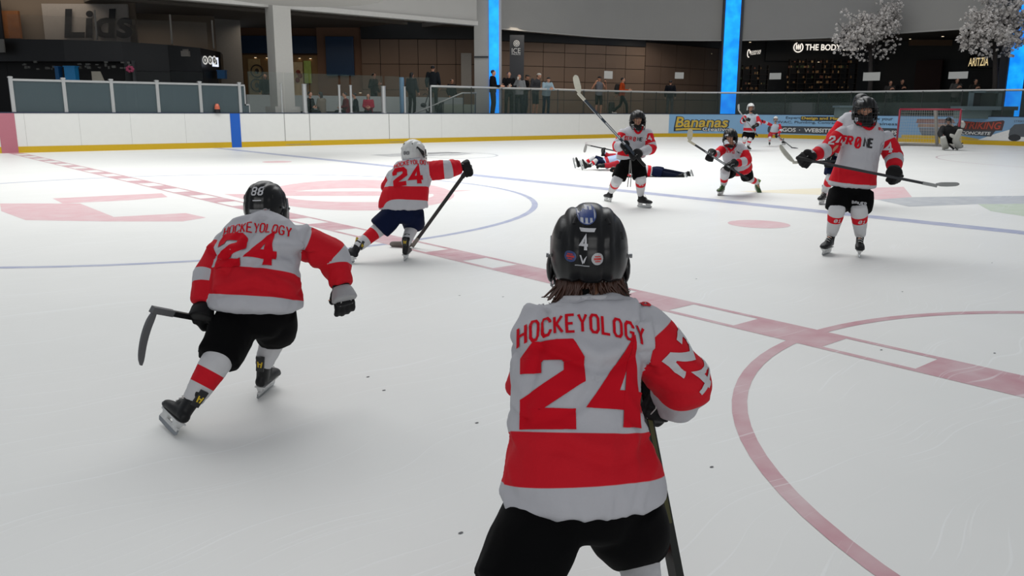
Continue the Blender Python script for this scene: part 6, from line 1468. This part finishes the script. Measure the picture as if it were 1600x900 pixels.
body(r, J, .80, .016, SKIN2); ch, pe = J['chest'], J['pelvis']; la = vec(-1, 0, 0)
BJ = M('jersey_black', '#0c0c0e', .8, vary=.2)
jr = jersey(r, [(pe, .22, .17, la), (pe.lerp(ch, .3), .23, .17, la), (pe.lerp(ch, .7), .235, .16, la), (ch, .22, .13, la), (ch+UPZ*.08, .14, .10, la), (ch+UPZ*.12, .07, .07, la)],
    [(J['s'+q], J['e'+q], J['w'+q], (.09, .09, .08, .06)) for q in 'RL'], 1, .016, BJ, None, None)
drape('emblem', [[Vector(q) for q in c] for c in ([(-.10, -.06), (.10, .02), (.08, .06), (-.06, .0)], [(-.05, .02), (.02, .10), (.05, .09), (.0, .0)])], bvh_of(jr), V(1480, 210, d-.4), RGT, UPZ, M('emblem_red', '#9a6a62'), jr, seg=.03, off=.008)
pants(r, J, .85, .016, PB, rl=.12, wide=.95, end=.8)
for q, l in (('R', .56), ('L', .66)):
    K = Cloth(); kn, an = J['k'+q], J['a'+q]; dd = (an-kn).normalized(); o_ = vec(0, -.06, 0); top = kn-dd*.22+(vec(.10, -.12, .22) if q == 'L' else vec(0, 0, .06))
    K.tube([(top+o_, .085, .05, la), (kn+o_, .105, .065, la), (kn.lerp(an, .5)+o_, .10, .06, la), (an+o_, .10, .055, la), (an+o_+dd*.08+vec(0, 0, .02), .08, .05, la)], 5, 20, e=3.2, dome=.3)
    pd = K.build('leg_pad', WP, r, .014, 1); mb = MB()
    for t in (.2, .5, .8): c = kn.lerp(an, t)+o_; mb.tube([c-vec(.10, 0, 0), c-vec(.0, .068, 0), c+vec(.10, 0, 0)], .008, 5)
    mb.build('pad_strap', M('strap_dark', '#2c2c2e'), pd)
    foot(J, q, an-UPZ*.13, vec(.2, 1, -.1), vec(0, -.5, .8), .9)
K = Cloth(); K.tube([(V(1504, 199, d-.35), .07, .05), (V(1505, 194, d-.35), .10, .06), (V(1504, 190, d-.38), .07, .04)], 4, 18, dome=.6); K.build('catching_glove', WP, r, .012, 1)
K = Cloth(); c = V(1487, 214, d-.4); K.tube([(c+vec(-.05, 0, .06), .07, .04), (c+vec(.05, 0, .02), .09, .05)], 4, 18, e=3, dome=.4); K.build('blocker', WP, r, .012, 1)
glove(r, J['wR'], J['dR'], J['nR'], -1, 1.1, 2.4, .012); helmet(r, J['head'], J['hf'], UPZ, 1.0, HB, cagecol='#77787a')
for q in 'RL': boot(r, J, q, .012)
stick('goalkeeper_stick', G(1490, 234)+vec(0, 0, .03), V(1474, 219, 27.4), .95, vec(.7, -.3, .55), 'black goalkeeper stick with wide paddle angled over the ice at the net', '#161618', '#1c1c1e', blen=.34, curve=.02, bh=1.3, r=(.03, .012))
# lying on their backs / fronts in the middle distance
r = person(G(950, 264), 'hockey player lying back on the ice with knees bent, one glove raised'); d = 17.6
J = dict(head=V(984, 247, d+.1), hf=vec(-.3, -.2, .9), hu=vec(1, 0, .35), chest=V(968, 249, d), pelvis=V(946, 255, d), sR=V(965, 244, d+.16), sL=V(968, 254, d-.16), eR=V(950, 244, d+.2), eL=V(955, 258, d-.28), wR=V(943, 239, d+.2), wL=V(940, 259, d-.3),
         hR=V(941, 253, d+.1), hL=V(942, 257, d-.08), kR=V(927, 248, d+.12), kL=V(931, 252, d-.12))
hand_basis(J, 'R', vec(-.1, 0, 1), vec(-.6, -.6, 0), -1, 2.2); hand_basis(J, 'L', vec(-1, 0, -.1), vec(0, -.3, .9), 1, 1.4)
foot(J, 'R', V(899, 259, d+.1)-vec(.02, 0, .03), vec(-.2, .25, .9), vec(1, 0, .25), .95); foot(J, 'L', V(910, 264, d-.15)-vec(.02, 0, .0), vec(-.3, -.3, .9), vec(1, 0, .3), .95)
simple_hockey(r, J, .74, .014, MP('jersey_blue_red', '#9db0cc', '#a51d2c', .8, .2), PN, SW, HB, sl=((.2, .9),))
stick('hockey_stick', V(915, 226, 17.8), V(943, 232, 17.8), 1.15, vec(-.12, 0, -1), 'hockey stick lifted off the ice by the lying player, blade hanging down at left', '#26282a', '#9a9a96', '#a3a39f', blen=.17, r=(.013, .009), bh=.8)
r = person(G(1030, 279), 'hockey player in dark blue pants lying face down on the ice'); d = 15.9
J = dict(head=V(975, 262, d+.1), hf=vec(-.3, 0, -.9), hu=vec(-1, 0, .1), chest=V(994, 265, d), pelvis=V(1015, 268, d), sR=V(990, 263, d-.18), sL=V(990, 262, d+.18), eR=V(972, 270, d-.2), eL=V(975, 264, d+.3), wR=V(985, 277, d-.25), wL=V(962, 264, d+.3),
         hR=V(1021, 268, d-.08), hL=V(1021, 267, d+.10), kR=V(1036, 272, d-.12), kL=V(1038, 268, d+.14))
hand_basis(J, 'R', vec(1, -.2, 0), vec(0, -.6, .7), 1, 1.6); hand_basis(J, 'L', vec(-1, 0, 0), vec(0, 0, 1), -1, 1.6)
foot(J, 'R', V(1068, 271, d-.14)+vec(.06, 0, .0), vec(.25, -.25, -1), vec(-1, 0, .15), .95); foot(J, 'L', V(1080, 267, d+.14)+vec(.02, 0, -.0), vec(.35, -.1, -1), vec(-1, 0, .15), .95)
simple_hockey(r, J, .76, .014, RW, PN, M('sock_navy', '#0b1124', .85, spec=.1), HB, pw=1.0)
# ------------------------------------------------------------------ onlookers in the mall
def onlooker(px, dh, h, face, top, bottom, label, head='short', long_sleeve=True, pose=None, shoes='#c0c0bd', shorts=False, skin=SKIN2, floor=FZ, sit=False, cat=None, vox=.02, loose=1.0, cloth_extra=None, group=None):
    p = V(px, 171, dh); base = Vector((p.x, p.y, floor)); s = h/1.75; f = facing(face); rt = f.cross(UPZ)
    P = lambda x, y, z: base+rt*x*s+f*y*s+UPZ*z*s
    r = person(base, label, group)
    J = dict(head=(0, .03, 1.62), chest=(0, 0, 1.38), pelvis=(0, 0, .95), sR=(.19, 0, 1.42), sL=(-.19, 0, 1.42), eR=(.25, -.02, 1.14), eL=(-.25, -.02, 1.14), wR=(.25, .12, .93), wL=(-.25, .12, .93),
             hR=(.09, 0, .92), hL=(-.09, 0, .92), kR=(.11, .03, .50), kL=(-.11, .03, .50), aR=(.12, -.02, .09), aL=(-.12, -.02, .09))
    if sit: J.update(head=(0, .06, 1.18), chest=(0, .0, .92), pelvis=(0, 0, .48), sR=(.18, 0, .96), sL=(-.18, 0, .96), eR=(.22, .05, .70), eL=(-.22, .05, .70), wR=(.10, .26, .66), wL=(-.10, .26, .66), hR=(.09, .05, .48), hL=(-.09, .05, .48), kR=(.11, .42, .48), kL=(-.11, .42, .48), aR=(.11, .42, .10), aL=(-.11, .42, .10))
    if pose: J.update({k: v for k, v in pose.items() if isinstance(v, tuple)})
    J = {k: P(*v) for k, v in J.items()}
    J['hf'] = (f+UPZ*(pose or {}).get('nod', -.05)).normalized(); J['hu'] = UPZ; J['fR'] = f; J['fL'] = f
    for q in 'RL':
        dd = (J['w'+q]-J['e'+q]).normalized(); nn = (rt if q == 'R' else -rt)
        if abs(dd.dot(nn)) > .9: nn = f
        hand_basis(J, q, dd, nn, -1 if q == 'R' else 1, 1.3)
    body(r, J, s, vox*.8, skin); pe, ch = J['pelvis'], J['chest']; lo = loose
    up = (ch-pe).normalized()
    arms = []
    for q in 'RL':
        if long_sleeve: arms.append((J['s'+q], J['e'+q], J['w'+q], (.066*s, .062*s, .052*s, .04*s)))
        else: arms.append((J['s'+q], J['s'+q].lerp(J['e'+q], .5), J['s'+q].lerp(J['e'+q], .8), (.065*s, .064*s, .062*s, .06*s)))
    if long_sleeve is None: arms = []
    jersey(r, [(pe-up*.06*s, .165*s*lo, .125*s*lo, rt), (pe.lerp(ch, .2), .165*s*lo, .125*s*lo, rt), (pe.lerp(ch, .6), .17*s*lo, .125*s, rt), (ch, .185*s, .115*s, rt), (ch+up*.07*s, .13*s, .08*s, rt), (ch+up*.12*s, .06*s, .06*s, rt)], arms, 1, vox, top, None, None, name='shirt', amp=.01*s)
    K = Cloth(); K.tube([(pe+up*.06*s, .14*s, .105*s, rt), (pe, .155*s, .12*s, rt), (pe-up*.06*s, .13*s, .10*s, rt)], 4, 20)
    for q in 'RL':
        e_ = J['k'+q].lerp(J['a'+q], .05) if shorts else J['a'+q]
        K.tube([(J['h'+q], .085*s, .09*s), (J['k'+q], .066*s, .07*s), (e_ if shorts else J['k'+q].lerp(e_, .5), .062*s, .066*s)]+([] if shorts else [(e_, .055*s, .06*s)]), 4, 14, dome=.1)
    K.build('shorts' if shorts else 'trousers', bottom, r, vox, 1)
    for q in 'RL':
        K = Cloth(); a = J['a'+q]; K.tube([(a-f*.04*s-UPZ*.03*s, .04*s, .045*s), (a+f*.06*s-UPZ*.05*s, .045*s, .035*s), (a+f*.17*s-UPZ*.06*s, .04*s, .025*s)], 4, 14, dome=.6); K.build('shoe', M('shoe'+shoes[1:], shoes, .6), r, vox*.6, 1)
    hc = J['head']; hs = .078*s; ax = (rt, J['hf'], UPZ)
    if head in ('short', 'long', 'hood'):
        K = Cloth(); K.ball(hc+UPZ*hs*.5-f*hs*.3, hs*1.1, hs*1.2, hs*1.05, ax)
        if head == 'long': K.tube([(hc+UPZ*hs*.3-f*hs*.6, hs*1.0, hs*.8, rt), (hc-UPZ*hs*1.2-f*hs*.9, hs*1.0, hs*.5, rt), (hc-UPZ*hs*3.0-f*hs*1.0, hs*.7, hs*.35, rt)], 4, 14)
        K.build('hair', HAIRD, r, vox*.7, 1)
    elif head.startswith('cap'):
        cm = {'cap_black': M('cap_black', '#0c0c0d', .7), 'cap_white': M('cap_white', '#b3b0a8', .7)}[head]
        K = Cloth(); K.ball(hc+UPZ*hs*.62-f*hs*.1, hs*1.1, hs*1.25, hs*.8, ax); bf = f if (pose or {}).get('brim', 1) > 0 else -f
        K.tube([(hc+UPZ*hs*.5+bf*hs*.8, hs*.8, hs*.14, rt), (hc+UPZ*hs*.42+bf*hs*2.0, hs*.6, hs*.12, rt)], 4, 14); K.build('cap', cm, r, vox*.6, 1)
        K = Cloth(); K.ball(hc+UPZ*hs*.1-f*hs*.5, hs*1.03, hs*.9, hs*.8, ax); K.build('hair', HAIRD, r, vox*.7, 1)
    return r, P, J
def C_(name, c): return M('cloth_'+name, c, .85, vary=.12, spec=.15)
make_cup = lambda pos, lab: tag((lambda mb: (mb.tube([pos-UPZ*.05, pos+UPZ*.05], [.032, .042], 12), mb.tube([pos+UPZ*.05, pos+UPZ*.062], .044, 12), mb.build('paper_cup', M('cup_white', '#c4bcae', .5)))[-1])(MB()), lab, 'cup')
onlooker(770, 34.1, 1.82, 75, C_('black', '#0a0a0c'), C_('ink', '#0c0e16'), 'person in black sweater and dark pants in front of the blue light strip, hands forward', head='short', pose=dict(wR=(.14, .34, 1.12), wL=(-.12, .34, 1.12), eR=(.24, .05, 1.13), eL=(-.24, .05, 1.13)))
r, P, J = onlooker(795, 35.2, 1.80, 5, C_('charcoal', '#121214'), C_('black', '#0a0a0c'), 'person in dark jacket at the rail holding a pale cup at chest height', pose=dict(wR=(.05, .26, 1.16), wL=(-.05, .26, 1.14), eR=(.25, .02, 1.12), eL=(-.25, .02, 1.12)))
make_cup(P(0, .36, 1.17), 'pale paper cup held by the person in the dark jacket')
r, P, J = onlooker(811, 35.3, 1.70, -5, C_('light_grey', '#77797a'), C_('navy', '#0e1420'), 'person in open light grey jacket at the rail drinking from a pale cup', head='none', pose=dict(wR=(.06, .24, 1.50), wL=(-.1, .2, 1.12), eR=(.24, .1, 1.22)), loose=1.15)
make_cup(P(0.03, .30, 1.56), 'pale paper cup raised to the mouth by the person in the grey jacket')
onlooker(820, 37.3, 1.80, 60, C_('black', '#0a0a0c'), C_('denim_dark', '#10182a'), 'person in black top and black cap behind the grey jacket at the rail', head='cap_black', pose=dict(head=(0, .12, 1.60), chest=(0, .06, 1.36), wR=(.2, .42, 1.06), wL=(-.2, .42, 1.06)))
onlooker(836, 36.5, 1.83, 50, C_('grey', '#3c3d40'), C_('navy', '#0e1420'), 'person in grey hoodie, pale cap and dark shorts leaning at the rail', head='cap_white', shorts=True, pose=dict(head=(0, .2, 1.60), chest=(0, .1, 1.36), wR=(.2, .42, 1.10), wL=(-.2, .42, 1.10), brim=-1))
onlooker(853, 36.0, 1.68, 25, C_('pale_blue', '#8fa3ad'), C_('denim', '#132238'), 'person in pale blue long sleeve shirt and black cap resting forearms on the rail', head='cap_black', pose=dict(head=(0, .22, 1.56), chest=(0, .12, 1.34), sR=(.19, .12, 1.38), sL=(-.19, .12, 1.38), eR=(.25, .22, 1.14), eL=(-.25, .22, 1.14), wR=(.08, .48, 1.15), wL=(-.1, .46, 1.15)), loose=1.2)
onlooker(935, 40.3, 1.84, 20, C_('heather', '#5d5f66'), C_('black', '#0a0a0c'), 'person in grey tank top, black cap and dark shorts with both hands raised to shoulders', head='cap_black', long_sleeve=None, shorts=True, pose=dict(wR=(.27, .16, 1.42), wL=(-.27, .16, 1.42), eR=(.36, .0, 1.16), eL=(-.36, .0, 1.16)))
r, P, J = onlooker(971, 40.8, 1.80, 70, C_('orange', '#9a3a14'), C_('black2', '#101216'), 'person in orange top with black backpack walking right and pulling a suitcase', pose=dict(kR=(.1, .25, .52), aR=(.1, .30, .10), kL=(-.1, -.08, .50), aL=(-.1, -.42, .16), wR=(.22, .35, 1.15), wL=(-.25, -.25, .95)))
K = Cloth(); K.tube([(P(0, -.20, 1.02), .14, .08, RGT), (P(0, -.22, 1.22), .16, .10, RGT), (P(0, -.20, 1.42), .13, .08, RGT)], 4, 18, e=3); b = K.build('backpack', M('bag_black', '#0d0d0f', .8), None, .02, 1); tag(b, 'black backpack worn by the walking person in orange', 'backpack')
mb = MB(); q = P(-.3, -.55, 0); mb.tube([q+UPZ*.06, q+UPZ*.5], .001, 4)
K = Cloth(); K.tube([(q+UPZ*.08, .15, .10, RGT), (q+UPZ*.35, .16, .11, RGT), (q+UPZ*.62, .14, .10, RGT)], 4, 18, e=4, dome=.2); su = K.build('suitcase', M('case_black', '#0c0d0f', .5), None, .02, 1); tag(su, 'black rolling suitcase standing behind the walking person in orange', 'suitcase')
mb = MB(); mb.tube([q+UPZ*.62-RGT*.06, q+UPZ*.9-RGT*.06, q+UPZ*.9+RGT*.06, q+UPZ*.62+RGT*.06], .01, 6); mb.build('handle', M('handle_grey', '#3a3a3c'), su)
for dx in (-.1, .1): mb = MB(); mb.tube([q+RGT*dx+UPZ*.035-FWD*.02, q+RGT*dx+UPZ*.035+FWD*.02], .035, 10); mb.build('wheel', BLK, su)
onlooker(1046, 42.8, 1.76, 165, C_('ink', '#0c0e16'), C_('grey', '#3c3d40'), 'dark silhouetted person in grey pants walking away before the tan wall', shoes='#2a2a2a')
onlooker(677, 34.5, 1.85, 175, C_('slate', '#1d2125'), C_('black', '#0a0a0c'), 'tall person in dark grey shirt seen from behind above the stair rail', floor=FZ+.15, shoes='#1a1a1a')
onlooker(644, 33.5, 1.68, 150, C_('ink2', '#15171c'), C_('black', '#0a0a0c'), 'person with long dark hair and dark coat behind the blue pole', head='long', shoes='#1a1a1a')
onlooker(706, 36.2, 1.52, 40, C_('ink', '#0c0e16'), C_('black', '#0a0a0c'), 'shorter person in dark top standing beside the tall person from behind', shoes='#1a1a1a')
onlooker(585, 35.5, 1.72, 60, C_('umber', '#1d1613'), C_('black', '#0a0a0c'), 'dim person in dark brown top at the tan panels above the ledge', shoes='#1a1a1a', pose=dict(wR=(.2, .4, 1.25)))
onlooker(417, 37.5, 1.75, 10, C_('black', '#0a0a0c'), C_('maroon', '#3a0d10'), 'slim dark person before the round emblem poster, left of the two', head='long', shoes='#1a1a1a')
onlooker(427, 38.3, 1.75, -20, C_('umber', '#1d1613'), C_('maroon', '#3a0d10'), 'person in dark brown top half hidden by the grey column', shoes='#1a1a1a')
mb_ = None
for px, dh, lab, top, hd, fc, c in ((503, 30.3, 'seated person with long hair and pale beige top behind the glass', C_('beige', '#6b6358'), 'long', -120, 0), (484, 30.0, 'seated dark figure half hidden by the thick metal post', C_('black', '#0a0a0c'), 'short', 60, 0),
        (541, 31.0, 'seated person in red and black hooded jacket bending over behind thin posts', C_('dark_red', '#54121a'), 'hood', -60, 0), (556, 31.9, 'seated person in dark blue jacket beside the hooded one', C_('ink', '#0c0e16'), 'short', -80, 0), (576, 31.3, 'seated person in bright red coat facing the rink', C_('crimson', '#8c1630'), 'long', 5, 0)):
    onlooker(px, dh, 1.50 if px != 576 else 1.42, fc, top, C_('black', '#0a0a0c'), lab, head=hd, sit=True, floor=FZ-.28 if px != 576 else FZ-.25, loose=1.15, shoes='#1a1a1a')
# bench they sit on
a_, b_ = V(470, 171, 30.8), V(600, 171, 32.2); mb = MB(); mb.wall(a_, b_, FZ+.08, FZ+.14, .35); t_ = empty('bench', (a_+b_)/2-UPZ*.1, 'long low dark bench behind the tall glass barrier', 'bench'); mb.build('seat', M('bench_dark', '#2b2420', .6), t_)
for t in (.05, .5, .95): c = a_.lerp(b_, t); mb = MB(); mb.obox(Vector((c.x, c.y, FZ+.04)), RGT, FWD, .04, .12, .04); mb.build('leg', BLK, t_)
for px, dh, lab, c, nm, hh in ((1387, 38.5, 'dim person right of the left blossom tree trunk', '#3b3836', 'dim1', 1.65), (1405, 39.5, 'dim person in dark top, second right of the left blossom tree', '#161618', 'dim2', 1.75), (1490, 36.5, 'dim person in pale top under the notice below the gold sign', '#4a4846', 'dim3', 1.7), (1519, 37.5, 'dim person beside the right blossom tree trunk', '#2a2826', 'dim4', 1.7)):
    onlooker(px, dh, hh, 0, C_(nm, c), C_('black', '#0a0a0c'), lab, shoes='#1a1a1a', pose=dict(wR=(.1, .25, 1.3), wL=(-.1, .25, 1.3)))
# folded stroller and bag near the stairs
t_ = empty('stroller', V(661, 177, 34.4), 'small dark stroller frame beside the stair hand rail', 'stroller'); t_.location.z = FZ; bpy.context.view_layer.update()
c = Vector((t_.location.x, t_.location.y, FZ)); mb = MB(); mb.tube([c+RGT*-.2+UPZ*.1, c+RGT*.1+UPZ*.45, c+RGT*.22+UPZ*.8, c+RGT*.1+UPZ*.86, c+UPZ*.8], .02, 6); mb.tube([c+RGT*.2+UPZ*.1, c+UPZ*.45], .02, 6); mb.build('frame', BLK, t_, True)
mb = MB(); mb.ball(c+UPZ*.4, .16, .14, .1, 12); mb.build('seat', M('fabric_dark', '#17181c', .8), t_, True)
for dx in (-.2, .2): mb = MB(); mb.tube([c+RGT*dx+UPZ*.08-FWD*.02, c+RGT*dx+UPZ*.08+FWD*.02], .08, 14); mb.build('wheel', BLK, t_)
K = Cloth(); c = V(690, 177, 34.6); c.z = FZ; K.tube([(c+UPZ*.04, .2, .15, RGT), (c+UPZ*.28, .2, .15, RGT), (c+UPZ*.5, .08, .07, RGT)], 4, 18); tag(K.build('duffel_bag', M('bag_navy', '#0d1018', .8), None, .02, 1), 'dark bag standing at the foot of the stairs', 'bag')
